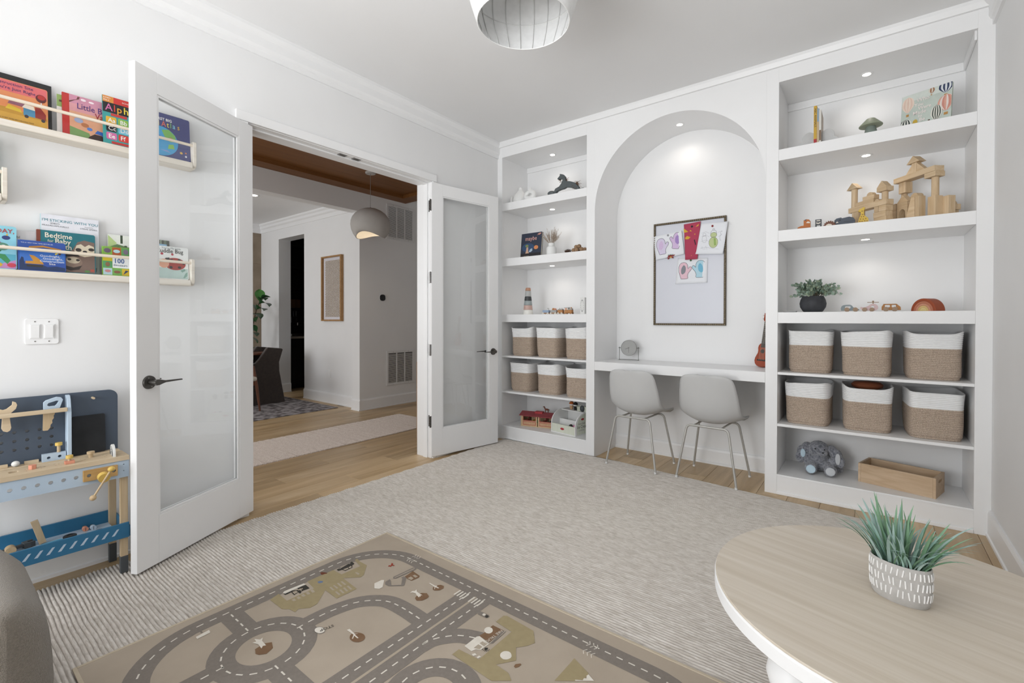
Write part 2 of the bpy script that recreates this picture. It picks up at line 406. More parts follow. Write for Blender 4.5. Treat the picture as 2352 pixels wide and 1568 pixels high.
# wooden tray ceiling: border boards round a recessed panel
tr = sroot('ceiling_tray')
for q in ((XV,-0.2,0.53,0.74),(XV,XV+0.21,-4.45,0.53),(-0.41,-0.2,-4.45,0.53)):
    B(q[0]+0.001,q[1]-0.001,q[2]+0.001,q[3]-0.001,2.945,2.999).build('tray_border', 'oak_ceiling', tr, bevel=0.002)
for i in range(8):
    a = XV+0.21+i*0.2225
    B(a+0.0005,a+0.2220,-4.45,0.53,2.993,2.999).build('tray_board', 'oak_ceiling', tr)

# ------------------------------------------------------------------ glazed double doors
def glazed_door(name, hinge, ang, side):
    """side: +1 visible face at local y=0 facing +y, -1 facing -y"""
    d = sroot(name, (hinge[0],hinge[1],0.02), math.radians(ang))
    t0, t1 = (-0.036,0.0) if side > 0 else (0.0,0.036)
    W, Ht, S, BR, TR = 0.75, 2.415, 0.112, 0.235, 0.105
    B(0,S,t0,t1,0,Ht).build('stile', 'trim_paint', d, bevel=0.002)
    B(W-S,W,t0,t1,0,Ht).build('stile', 'trim_paint', d, bevel=0.002)
    B(S,W-S,t0,t1,0,BR).build('rail', 'trim_paint', d, bevel=0.0015)
    B(S,W-S,t0,t1,Ht-TR,Ht).build('rail', 'trim_paint', d, bevel=0.0015)
    m = (t0+t1)/2
    bd = MB(); w_ = 0.011
    for q0, q1 in ((t0+0.003,m-0.004),(m+0.004,t1-0.003)):
        bd.box(S,S+w_,q0,q1,BR,Ht-TR).box(W-S-w_,W-S,q0,q1,BR,Ht-TR).box(S+w_,W-S-w_,q0,q1,BR,BR+w_).box(S+w_,W-S-w_,q0,q1,Ht-TR-w_,Ht-TR)
    bd.build('glazing_bead', 'trim_paint', d, bevel=0.002)
    B(S,W-S,m-0.003,m+0.003,BR,Ht-TR).build('pane', 'glass', d)
    for f in (1,-1):
        y = t1 if f > 0 else t0
        h = MB(); hx, hz = W-0.062, 0.90
        h.cyl((hx,y,hz),(hx,y+f*0.008,hz),0.033,0.031,28)
        ho = h.build('handle', 'metal_dark', d, smooth=30)
        l = MB(); l.cyl((hx,y+f*0.008,hz),(hx,y+f*0.048,hz),0.0115,0.0105,18)
        pts = [(hx+0.006,0.014),(hx-0.012,0.0135),(hx-0.03,0.009),(hx-0.045,0.0055),(hx-0.135,0.003),(hx-0.137,-0.003),(hx-0.045,-0.0045),(hx-0.03,-0.008),(hx-0.012,-0.0135),(hx+0.006,-0.014)]
        l.plate([(p[0],p[1]) for p in pts], 0.009, (), Matrix(((1,0,0,0),(0,0,f,y+f*0.040),(0,1,0,hz),(0,0,0,1))))
        l.build('lever', 'metal_dark', ho, smooth=30)
        sc = MB()
        for a in (70,250): sc.cyl((hx+0.023*math.cos(math.radians(a)),y+f*0.007,hz+0.023*math.sin(math.radians(a))),(hx+0.023*math.cos(math.radians(a)),y+f*0.0088,hz+0.023*math.sin(math.radians(a))),0.0035,n=10)
        sc.build('screw', 'metal_nickel', ho)
    return d
d1 = glazed_door('door_1', (0.004,-2.388), -62.2, 1)
d2 = glazed_door('door_2', (0.025,-0.925), 79.0, -1)
# hinges of the right leaf: jamb leaf, knuckle, door leaf
for i, z in enumerate((2.235,1.60,0.962,0.33)):
    mt = 'metal_dark' if i in (0,3) else 'metal_nickel'
    h = B(-0.034,-0.002,0.0,0.0025,-0.05,0.05).build('hinge', mt, d2)
    h.matrix_parent_inverse = Matrix.Identity(4)
    h.location = d2.matrix_basis.inverted() @ Vector((0.0,OR-0.0035,z)); h.rotation_euler = (0,0,-math.radians(79))
    MB().cyl((0.004,-0.004,-0.052),(0.004,-0.004,0.052),0.006,n=12).build('knuckle', mt, h, smooth=True)
    B(0.0,0.003,-0.034,-0.008,-0.05,0.05).build('door_leaf', mt, h, loc=(0.018,0,0))
    sm = MB()
    for zz in (-0.036,-0.012,0.012,0.036): sm.cyl((-0.02,0.0,zz),(-0.02,-0.0012,zz),0.0035,n=10)
    sm.build('screw', 'metal_nickel', h)

# ------------------------------------------------------------------ built-in bookcases, arch and desk
SH = dict(s1=(2.3484,2.4257),s2=(1.7792,1.8579),s3=(1.2072,1.284),a=(0.8445,0.8624),b=(0.4801,0.4988)); PL = 0.1402; TOP = 2.8977
def bookcase(x0, xa, xb, x1, label, sidel, sider):
    t = thing('built_in_bookcase', label, 'bookcase', (x0,0,0))
    w0, w1, w = xa-x0, xb-x0, x1-x0
    B(0,w0,0,0.022,0,ZC-0.001).build('stile', 'cabinet_paint', t, bevel=0.0012)
    B(w1,w,0,0.022,0,ZC-0.001).build('stile', 'cabinet_paint', t, bevel=0.0012)
    B(w0,w1,0,0.022,TOP,ZC-0.001).build('header', 'cabinet_paint', t)
    B(0,w0,0.022,DEP-0.012,0,ZC-0.001).build('side_panel', 'cabinet_paint', t)
    B(w1,w,0.022,DEP-0.012,0,ZC-0.001).build('side_panel', 'cabinet_paint', t)
    B(0,w,DEP-0.012,DEP-0.0005,0,ZC-0.001).build('back_panel', 'niche_paint', t)
    B(w0,w1,0.022,DEP-0.012,TOP,TOP+0.02).build('soffit', 'cabinet_paint', t)
    for k,(a,b) in SH.items():
        B(w0+0.0003,w1-0.0003,0.0 if k[0]=='s' else 0.003,DEP-0.012,a,b).build('shelf', 'cabinet_paint', t, bevel=0.0012)
    B(w0,w1,0.002,DEP-0.012,0.0,PL).build('plinth', 'cabinet_paint', t, bevel=0.001)
    B(w0,w1,-0.006,0.002,0.0,0.022).build('shoe_moulding', 'cabinet_paint', t, bevel=0.003)
    B(w0,w1,-0.001,0.002,PL-0.014,PL-0.006).build('plinth_bead', 'cabinet_paint', t)
    cr = MB().box(w0,w1,DEP-0.026,DEP-0.012,TOP-0.055,TOP)
    if sider: cr.box(w1-0.012,w1,0.022,DEP-0.026,TOP-0.055,TOP)
    if sidel: cr.box(w0,w0+0.012,0.022,DEP-0.026,TOP-0.055,TOP)
    cr.build('inner_moulding', 'cabinet_paint', t, bevel=0.003)
    return t
XA,X2,X3,X4,X5,X6 = 0.0615,1.048,1.132,2.502,2.579,3.583
bookcase(0.0, XA, X2, X3, 'white built-in bookcase beside the open glazed door, holding the rocking horse', False, False)
bookcase(X4, X5, X6, XR, 'white built-in bookcase by the right wall, holding wooden blocks and the plush toy', False, True)
R_ = (X4-X3)/2; CXA = (X3+X4)/2; ZS = 2.885-R_
pts = [(CXA-R_*math.cos(PI*i/48), ZS+R_*math.sin(PI*i/48)) for i in range(49)]+[(X4,ZC-0.001),(X3,ZC-0.001)]
mb = MB().plate(pts, DEP-0.0005, (), Matrix(((1,0,0,0),(0,0,1,0),(0,1,0,0),(0,0,0,1))))
struct('wall_arch', mb, 'cabinet_paint', smooth=30)
dk = thing('built_in_desk', 'white built-in desk spanning the arched alcove', 'desk', (CXA,0.0,0))
B(-R_+0.0005,R_-0.0005,0.0,0.03,0.7809,0.8573).build('desk_apron', 'cabinet_paint', dk, bevel=0.0015)
B(-R_+0.0005,R_-0.0005,0.03,DEP-0.0005,0.82,0.8573).build('desk_top', 'cabinet_paint', dk)

# recessed downlights in the shelves and the arch
mat('lamp_lens', '#fff6e8', 0.4, emit=14.0)
def downlight(x, y, z, label, power=1.2, r=0.03, group='recessed downlights in the built-ins'):
    t = thing('recessed_downlight', label, 'light', (x,y,z), 0, group)
    MB().lathe([(r*0.80,-0.003),(r,-0.004),(r*1.25,-0.002),(r*1.28,0.0),(r*0.80,0.0)],32).build('trim_ring', 'trim_paint', t, smooth=True)
    MB().lathe([(0,-0.0022),(r*0.86,-0.0022)],32).build('lens', 'lamp_lens', t)
    d = bpy.data.lights.new('downlight_lamp','SPOT'); d.energy = power; d.color = (1.0,0.93,0.85); d.spot_size = math.radians(150); d.spot_blend = 0.8; d.shadow_soft_size = 0.025
    o = bpy.data.objects.new('downlight_lamp', d); COL.objects.link(o); o.parent = t; o.location = (0,0,-0.03)
    return t
for nm, x in (('bookcase by the glazed door',0.525),('bookcase by the right wall',3.07)):
    hold = ('rocking horse','maybe book','stacking cups') if x < 1 else ('balloon book','wooden block castle','leafy plant in dark pot')
    for z, h in zip((TOP,SH['s1'][0],SH['s2'][0]), hold):
        downlight(x, 0.235, z, 'small round recessed downlight above the %s'%h)
downlight(1.80, 0.25, ZS+math.sqrt(R_*R_-(1.80-CXA)**2)-0.001, 'small round recessed downlight in the crown of the arched alcove', 2.2)
# ------------------------------------------------------------------ carpet, play mat, table, plant, armchair
wood('rug_wool', '#e2ddd6', '#b5ada3', 0.95, (22,110,110), 0.0, c3='#cfc8c0')
def make_rug():
    mb = MB(); p = 0.0145; rows = []; ns = 46; x0, x1 = 0.11, 3.22; y_top, y_bot = 0.02, -4.55
    prof = ((0.0,0.0030),(0.2,0.0100),(0.5,0.0125),(0.8,0.0100))
    def far(x): return min(-0.012, 0.0-0.1*(x-1.22))
    yy = y_bot; R = random.Random(5); ph = [R.random()*6.28 for _ in range(6)]
    while yy < y_top:
        ja = R.uniform(-.0012,.0012)
        for f, h in prof:
            row = []
            for i in range(ns+1):
                x = x0+(x1-x0)*i/ns
                wob = 0.0022*math.sin(x*7+ph[0]+yy*3)+0.0013*math.sin(x*19+ph[1]+yy*11)+ja*math.sin(x*31+yy*17)
                y = yy+f*p+wob; lim = far(x); xs = x
                if i == 0: xs = x+0.004*math.sin(yy*60)+ (0.03*max(0,(-2.4-yy)))
                row.append((xs,min(y,lim),h+0.0009*math.sin(x*45+yy*37)+0.0005*math.sin(x*113+yy*90)))
            rows.append(row)
        yy += p
    n = ns+1; vs = [q for r in rows for q in r]; fs = []
    for j in range(len(rows)-1):
        for i in range(ns): a = j*n+i; fs.append((a,a+1,a+n+1,a+n))
    # turned-down rim
    k = len(vs); bd = [i for i in range(n)]+[j*n+ns for j in range(1,len(rows))]+[(len(rows)-1)*n+i for i in range(ns-1,-1,-1)]+[j*n for j in range(len(rows)-2,0,-1)]
    for b in bd: vs.append((vs[b][0],vs[b][1],0.0004))
    for i in range(len(bd)): j = (i+1)%len(bd); fs.append((bd[j],bd[i],k+i,k+j))
    mb.add(vs,fs); o = mb.build('area_rug', 'rug_wool', None, smooth=60)
    return tag(o, 'large ribbed oatmeal wool rug covering the playroom floor', 'rug')
make_rug()

mat('mat_cloth', '#b3a696', 0.95, c2='#aa9d8d', ns=6, bump=0.35, bs=700, bd=0.001)
mat('print_road', '#857d75', 0.95, c2='#7d756d', ns=90, bump=0.3, bs=700, bd=0.001)
mat('print_ivory', '#e3ddd2', 0.95, c2='#d8d1c5', ns=40)
mat('print_khaki', '#a39573', 0.95, c2='#9a8c6b', ns=40)
mat('print_sand', '#b1a493', 0.95, c2='#ab9e8c', ns=40)
mat('print_black', '#33302b', 0.95, c2='#3b3832', ns=40)
mat('print_brown', '#80644b', 0.95, c2='#76593f', ns=40)
mat('hem', '#c7baa6', 0.95, c2='#bdb09a', ns=30)
DEC = [
('k',[(0.132,-0.702),(0.118,-0.658),(0.197,-0.661),(0.202,-0.543),(0.124,-0.533),(0.128,-0.406),(0.195,-0.403),(0.2,-0.305),(0.129,-0.291),(0.125,-0.274),(0.161,-0.282),(0.219,-0.282),(0.283,-0.343),(0.288,-0.363),(0.229,-0.417),(0.357,-0.428),(0.352,-0.523),(0.254,-0.519),(0.321,-0.594),(0.324,-0.627),(0.291,-0.66),(0.303,-0.679),(0.264,-0.683),(0.239,-0.702)]),
('s',[(0.207,-0.647),(0.206,-0.634),(0.227,-0.635),(0.224,-0.646)]),
('s',[(0.207,-0.625),(0.206,-0.614),(0.227,-0.615),(0.226,-0.627)]),
('s',[(0.206,-0.605),(0.205,-0.592),(0.228,-0.594),(0.225,-0.605)]),
('s',[(0.204,-0.583),(0.205,-0.571),(0.229,-0.574),(0.226,-0.585)]),
('s',[(0.205,-0.562),(0.204,-0.55),(0.231,-0.554),(0.229,-0.565)]),
('s',[(0.25,-0.497),(0.251,-0.49),(0.286,-0.494),(0.281,-0.501)]),
('s',[(0.249,-0.48),(0.25,-0.473),(0.287,-0.475),(0.285,-0.483)]),
('s',[(0.247,-0.459),(0.248,-0.452),(0.288,-0.456),(0.286,-0.464)]),
('s',[(0.246,-0.441),(0.251,-0.434),(0.291,-0.438),(0.286,-0.445)]),
('s',[(0.3,-0.501),(0.303,-0.494),(0.338,-0.496),(0.338,-0.505)]),
('s',[(0.303,-0.482),(0.305,-0.474),(0.341,-0.479),(0.339,-0.487)]),
('s',[(0.303,-0.463),(0.305,-0.455),(0.341,-0.461),(0.339,-0.469)]),
('s',[(0.303,-0.445),(0.304,-0.437),(0.343,-0.442),(0.341,-0.45)]),
('s',[(0.231,-0.356),(0.235,-0.349),(0.258,-0.348),(0.262,-0.359)]),
('x',[(0.133,-0.646),(0.138,-0.613),(0.158,-0.592),(0.134,-0.585),(0.146,-0.551),(0.184,-0.554),(0.178,-0.588),(0.192,-0.598),(0.183,-0.602),(0.175,-0.599),(0.181,-0.622),(0.15,-0.619),(0.15,-0.645)]),
('s',[(0.151,-0.615),(0.157,-0.6),(0.173,-0.601),(0.176,-0.618)]),
('w',[(0.127,-0.645),(0.118,-0.634),(0.127,-0.55),(0.142,-0.549),(0.139,-0.641)]),
('s',[(0.153,-0.591),(0.159,-0.573),(0.167,-0.575),(0.164,-0.593)]),
('s',[(0.154,-0.583),(0.155,-0.579),(0.175,-0.585),(0.175,-0.589)]),
('x',[(0.136,-0.393),(0.142,-0.374),(0.135,-0.328),(0.129,-0.307),(0.159,-0.311),(0.162,-0.326),(0.181,-0.337),(0.181,-0.376),(0.16,-0.378),(0.155,-0.396)]),
('s',[(0.161,-0.374),(0.165,-0.351),(0.177,-0.355),(0.176,-0.373)]),
('s',[(0.165,-0.348),(0.163,-0.333),(0.176,-0.337),(0.178,-0.35)]),
('g',[(0.129,-0.614),(0.132,-0.616),(0.133,-0.619),(0.132,-0.621),(0.129,-0.622),(0.124,-0.622),(0.12,-0.621),(0.116,-0.619),(0.115,-0.616),(0.117,-0.613),(0.12,-0.612),(0.125,-0.612)]),
('g',[(0.135,-0.563),(0.139,-0.565),(0.14,-0.568),(0.138,-0.571),(0.135,-0.572),(0.13,-0.572),(0.125,-0.571),(0.122,-0.568),(0.121,-0.565),(0.122,-0.563),(0.126,-0.561),(0.131,-0.561)]),
('g',[(0.143,-0.373),(0.146,-0.376),(0.147,-0.38),(0.146,-0.382),(0.142,-0.384),(0.137,-0.383),(0.132,-0.381),(0.129,-0.378),(0.128,-0.375),(0.129,-0.372),(0.133,-0.371),(0.138,-0.371)]),
('g',[(0.137,-0.319),(0.141,-0.323),(0.142,-0.326),(0.14,-0.329),(0.136,-0.33),(0.131,-0.33),(0.126,-0.328),(0.123,-0.324),(0.121,-0.321),(0.123,-0.318),(0.127,-0.317),(0.132,-0.317)]),
('g',[(0.414,-0.276),(0.407,-0.267),(0.416,-0.159),(0.429,-0.149),(0.439,-0.158),(0.44,-0.173),(0.429,-0.27),(0.421,-0.277)]),
('s',[(0.416,-0.268),(0.426,-0.159),(0.431,-0.16),(0.421,-0.269)]),
('b',[(0.448,-0.235),(0.441,-0.18),(0.5,-0.188),(0.507,-0.201),(0.501,-0.238),(0.47,-0.239)]),
('s',[(0.47,-0.236),(0.471,-0.217),(0.493,-0.219),(0.496,-0.235)]),
('s',[(0.471,-0.208),(0.473,-0.196),(0.496,-0.196),(0.495,-0.211)]),
('g',[(0.442,-0.25),(0.443,-0.236),(0.461,-0.236),(0.504,-0.281),(0.504,-0.288),(0.454,-0.329),(0.429,-0.33),(0.412,-0.318),(0.41,-0.291),(0.422,-0.295),(0.457,-0.318),(0.489,-0.288),(0.452,-0.252)]),
('w',[(0.383,-0.355),(0.386,-0.318),(0.396,-0.311),(0.438,-0.351),(0.437,-0.368),(0.417,-0.379)]),
('b',[(0.632,-0.227),(0.62,-0.215),(0.62,-0.193),(0.633,-0.179),(0.651,-0.177),(0.664,-0.191),(0.66,-0.213),(0.644,-0.227)]),
('w',[(0.579,-0.203),(0.583,-0.198),(0.618,-0.2),(0.625,-0.192),(0.627,-0.2),(0.645,-0.2),(0.644,-0.206),(0.627,-0.207),(0.638,-0.22),(0.635,-0.22),(0.623,-0.208)]),
('b',[(0.619,-0.317),(0.608,-0.295),(0.612,-0.274),(0.632,-0.261),(0.657,-0.271),(0.662,-0.285),(0.657,-0.31),(0.639,-0.324)]),
('w',[(0.571,-0.305),(0.568,-0.289),(0.577,-0.282),(0.574,-0.269),(0.587,-0.28),(0.613,-0.283),(0.629,-0.283),(0.622,-0.289),(0.631,-0.295),(0.624,-0.296),(0.63,-0.303),(0.609,-0.299),(0.593,-0.291),(0.577,-0.296)]),
('k',[(0.999,-0.224),(0.999,-0.177),(1.011,-0.169),(1.15,-0.178),(1.194,-0.229),(1.18,-0.26),(1.153,-0.292),(1.193,-0.343),(1.149,-0.401),(1.208,-0.405),(1.237,-0.425),(1.184,-0.466),(0.991,-0.458),(0.992,-0.425),(1.085,-0.419),(1.086,-0.234)]),
('n',[(1.002,-0.327),(1.006,-0.303),(1.003,-0.265),(1.004,-0.248),(1.056,-0.247),(1.056,-0.33)]),
('w',[(0.997,-0.401),(0.998,-0.336),(1.005,-0.327),(1.062,-0.337),(1.058,-0.381),(1.042,-0.388),(1.036,-0.405)]),
('s',[(1.031,-0.388),(1.031,-0.363),(1.052,-0.364),(1.053,-0.38)]),
('s',[(1.031,-0.356),(1.033,-0.342),(1.057,-0.339),(1.056,-0.359)]),
('w',[(1.047,-0.415),(1.053,-0.404),(1.064,-0.407),(1.057,-0.419)]),
('w',[(1.071,-0.415),(1.073,-0.404),(1.083,-0.405),(1.079,-0.418)]),
('g',[(1.063,-0.334),(1.056,-0.247),(1.06,-0.246),(1.067,-0.332)]),
('g',[(1.067,-0.328),(1.066,-0.245),(1.069,-0.246),(1.071,-0.328)]),
('w',[(1.023,-0.271),(1.027,-0.277),(1.028,-0.283),(1.027,-0.289),(1.025,-0.294),(1.02,-0.297),(1.014,-0.299),(1.008,-0.298),(1.002,-0.296),(0.997,-0.292),(0.993,-0.286),(0.992,-0.28),(0.992,-0.274),(0.995,-0.269),(1.0,-0.265),(1.006,-0.264),(1.012,-0.264),(1.018,-0.267)]),
('g',[(1.015,-0.275),(1.018,-0.278),(1.019,-0.283),(1.018,-0.286),(1.016,-0.29),(1.013,-0.292),(1.009,-0.293),(1.005,-0.293),(1.001,-0.291),(0.997,-0.289),(0.995,-0.285),(0.994,-0.281),(0.994,-0.277),(0.996,-0.273),(0.999,-0.271),(1.003,-0.27),(1.008,-0.27),(1.012,-0.272)]),
('g',[(1.007,-0.37),(1.01,-0.374),(1.011,-0.377),(1.01,-0.381),(1.009,-0.384),(1.006,-0.386),(1.002,-0.387),(0.998,-0.387),(0.994,-0.386),(0.991,-0.383),(0.988,-0.38),(0.987,-0.376),(0.988,-0.372),(0.989,-0.369),(0.992,-0.367),(0.996,-0.366),(1.0,-0.366),(1.004,-0.368)]),
('w',[(1.165,-0.333),(1.169,-0.339),(1.17,-0.346),(1.168,-0.353),(1.164,-0.359),(1.159,-0.363),(1.152,-0.366),(1.145,-0.365),(1.138,-0.363),(1.132,-0.358),(1.128,-0.351),(1.127,-0.344),(1.128,-0.337),(1.132,-0.331),(1.138,-0.327),(1.145,-0.324),(1.153,-0.325),(1.159,-0.328)]),
('g',[(1.141,-0.355),(1.145,-0.345),(1.162,-0.344),(1.162,-0.347),(1.148,-0.348),(1.144,-0.357)]),
('x',[(1.065,-0.369),(1.063,-0.361),(1.071,-0.355),(1.077,-0.362),(1.074,-0.371)]),
('x',[(1.083,-0.359),(1.083,-0.361),(1.082,-0.362),(1.08,-0.361),(1.079,-0.359),(1.081,-0.358)]),
('x',[(1.083,-0.365),(1.084,-0.367),(1.082,-0.368),(1.08,-0.367),(1.079,-0.365),(1.081,-0.364)]),
('x',[(1.08,-0.37),(1.081,-0.372),(1.079,-0.373),(1.077,-0.372),(1.077,-0.37),(1.078,-0.369)]),
('x',[(1.075,-0.373),(1.075,-0.375),(1.074,-0.377),(1.072,-0.376),(1.071,-0.374),(1.073,-0.372)]),
('x',[(1.069,-0.374),(1.069,-0.376),(1.068,-0.377),(1.065,-0.376),(1.065,-0.374),(1.066,-0.373)]),
('x',[(1.063,-0.372),(1.063,-0.374),(1.062,-0.375),(1.06,-0.374),(1.059,-0.372),(1.061,-0.371)]),
('x',[(1.059,-0.367),(1.06,-0.369),(1.058,-0.37),(1.056,-0.369),(1.056,-0.367),(1.057,-0.366)]),
('b',[(1.204,-0.37),(1.202,-0.358),(1.214,-0.345),(1.22,-0.347),(1.219,-0.361),(1.213,-0.372)]),
('g',[(0.877,-0.218),(0.897,-0.217),(0.899,-0.222),(0.879,-0.223)]),
('g',[(0.902,-0.227),(0.9,-0.213),(0.948,-0.21),(0.959,-0.216),(0.954,-0.231),(0.913,-0.233)]),
('w',[(0.937,-0.216),(0.939,-0.218),(0.939,-0.221),(0.939,-0.223),(0.938,-0.225),(0.936,-0.226),(0.934,-0.227),(0.931,-0.227),(0.929,-0.226),(0.927,-0.224),(0.925,-0.222),(0.925,-0.22),(0.925,-0.217),(0.926,-0.215),(0.928,-0.214),(0.93,-0.213),(0.933,-0.213),(0.935,-0.214)]),
('x',[(0.955,-0.218),(0.956,-0.22),(0.957,-0.223),(0.957,-0.225),(0.956,-0.227),(0.954,-0.229),(0.951,-0.23),(0.948,-0.229),(0.946,-0.228),(0.943,-0.226),(0.942,-0.224),(0.941,-0.221),(0.941,-0.219),(0.943,-0.216),(0.945,-0.215),(0.947,-0.214),(0.95,-0.215),(0.953,-0.216)]),
('b',[(0.916,-0.216),(0.918,-0.218),(0.918,-0.22),(0.918,-0.222),(0.917,-0.224),(0.916,-0.225),(0.914,-0.225),(0.911,-0.225),(0.909,-0.224),(0.908,-0.223),(0.906,-0.221),(0.906,-0.219),(0.906,-0.217),(0.907,-0.215),(0.908,-0.214),(0.91,-0.213),(0.912,-0.213),(0.914,-0.214)]),
('k',[(1.351,-0.338),(1.352,-0.209),(1.425,-0.24),(1.424,-0.273),(1.407,-0.297)]),
('k',[(1.355,-0.327),(1.352,-0.296),(1.353,-0.268),(1.351,-0.211),(1.364,-0.214),(1.429,-0.245),(1.428,-0.257),(1.426,-0.276),(1.405,-0.293),(1.409,-0.295),(1.359,-0.333)]),
('w',[(1.404,-0.293),(1.426,-0.28),(1.424,-0.269),(1.432,-0.265),(1.426,-0.254),(1.429,-0.245),(1.457,-0.259),(1.407,-0.297)]),
('b',[(0.426,-0.885),(0.4,-0.876),(0.394,-0.842),(0.41,-0.821),(0.445,-0.833),(0.457,-0.861),(0.441,-0.88)]),
('w',[(0.356,-0.867),(0.36,-0.855),(0.34,-0.853),(0.361,-0.841),(0.357,-0.83),(0.374,-0.84),(0.411,-0.842),(0.405,-0.851),(0.415,-0.86),(0.395,-0.858),(0.381,-0.857)]),
('b',[(0.664,-0.595),(0.67,-0.601),(0.673,-0.609),(0.672,-0.617),(0.668,-0.625),(0.659,-0.631),(0.649,-0.635),(0.638,-0.636),(0.626,-0.635),(0.617,-0.63),(0.61,-0.624),(0.606,-0.616),(0.607,-0.608),(0.612,-0.6),(0.62,-0.594),(0.631,-0.59),(0.643,-0.588),(0.654,-0.59)]),
('w',[(0.571,-0.613),(0.574,-0.603),(0.615,-0.607),(0.625,-0.597),(0.618,-0.609),(0.648,-0.612),(0.645,-0.616),(0.623,-0.615),(0.635,-0.628),(0.631,-0.629),(0.616,-0.613)]),
('g',[(0.422,-0.678),(0.423,-0.673),(0.466,-0.674),(0.467,-0.68)]),
('g',[(0.506,-0.664),(0.512,-0.669),(0.515,-0.674),(0.514,-0.68),(0.511,-0.686),(0.505,-0.69),(0.497,-0.693),(0.488,-0.695),(0.479,-0.694),(0.471,-0.691),(0.465,-0.686),(0.462,-0.68),(0.462,-0.674),(0.466,-0.668),(0.472,-0.664),(0.48,-0.661),(0.489,-0.66),(0.498,-0.661)]),
('w',[(0.504,-0.665),(0.509,-0.669),(0.511,-0.674),(0.511,-0.68),(0.508,-0.685),(0.503,-0.689),(0.496,-0.691),(0.488,-0.692),(0.48,-0.692),(0.473,-0.689),(0.468,-0.685),(0.466,-0.68),(0.466,-0.675),(0.469,-0.67),(0.474,-0.666),(0.482,-0.663),(0.49,-0.662),(0.497,-0.663)]),
('g',[(0.098,-0.96),(0.103,-0.955),(0.145,-0.956),(0.145,-0.962)]),
('w',[(0.152,-0.982),(0.146,-0.936),(0.167,-0.939),(0.169,-0.983)]),
('g',[(0.154,-0.976),(0.155,-0.948),(0.149,-0.946),(0.159,-0.942),(0.169,-0.951),(0.162,-0.949),(0.162,-0.977)]),
]

def road_strip(mb, pts, w, z, closed=False):
    n = len(pts); L = []; Rr = []
    for i in range(n):
        a = Vector(pts[i-1] if (i > 0 or closed) else pts[i]); b = Vector(pts[(i+1)%n] if (i < n-1 or closed) else pts[i])
        d = (b-a).normalized(); q = Vector((-d.y,d.x))*(w/2); c = Vector(pts[i]); L.append(c+q); Rr.append(c-q)
    vs = [(p.x,p.y,z) for p in L]+[(p.x,p.y,z) for p in Rr]; fs = []
    for i in range(n if closed else n-1): j = (i+1)%n; fs.append((n+i,n+j,j,i))
    mb.add(vs,fs)
def smooth_path(pts, k=6):
    P = [Vector(p) for p in pts]; out = []
    for i in range(len(P)-1):
        p0,p1,p2,p3 = P[max(i-1,0)],P[i],P[i+1],P[min(i+2,len(P)-1)]
        for j in range(k):
            t = j/k; out.append(tuple(0.5*((2*p1)+(-p0+p2)*t+(2*p0-5*p1+4*p2-p3)*t*t+(-p0+3*p1-3*p2+p3)*t**3)))
    out.append(tuple(P[-1])); return out
def dashes(mb, pts, z, on=0.024, off=0.022, w=0.0055, closed=False):
    P = [Vector(p) for p in pts]+([Vector(pts[0])] if closed else []); cum = [0]
    for a, b in zip(P,P[1:]): cum.append(cum[-1]+(b-a).length)
    def at(s):
        for i in range(len(P)-1):
            if cum[i+1] >= s: t = (s-cum[i])/max(1e-9,cum[i+1]-cum[i]); return P[i].lerp(P[i+1],t)
        return P[-1]
    s = 0.01
    while s+on < cum[-1]:
        a, b = at(s), at(s+on); road_strip(mb,[tuple(a),tuple(b)],w,z); s += on+off
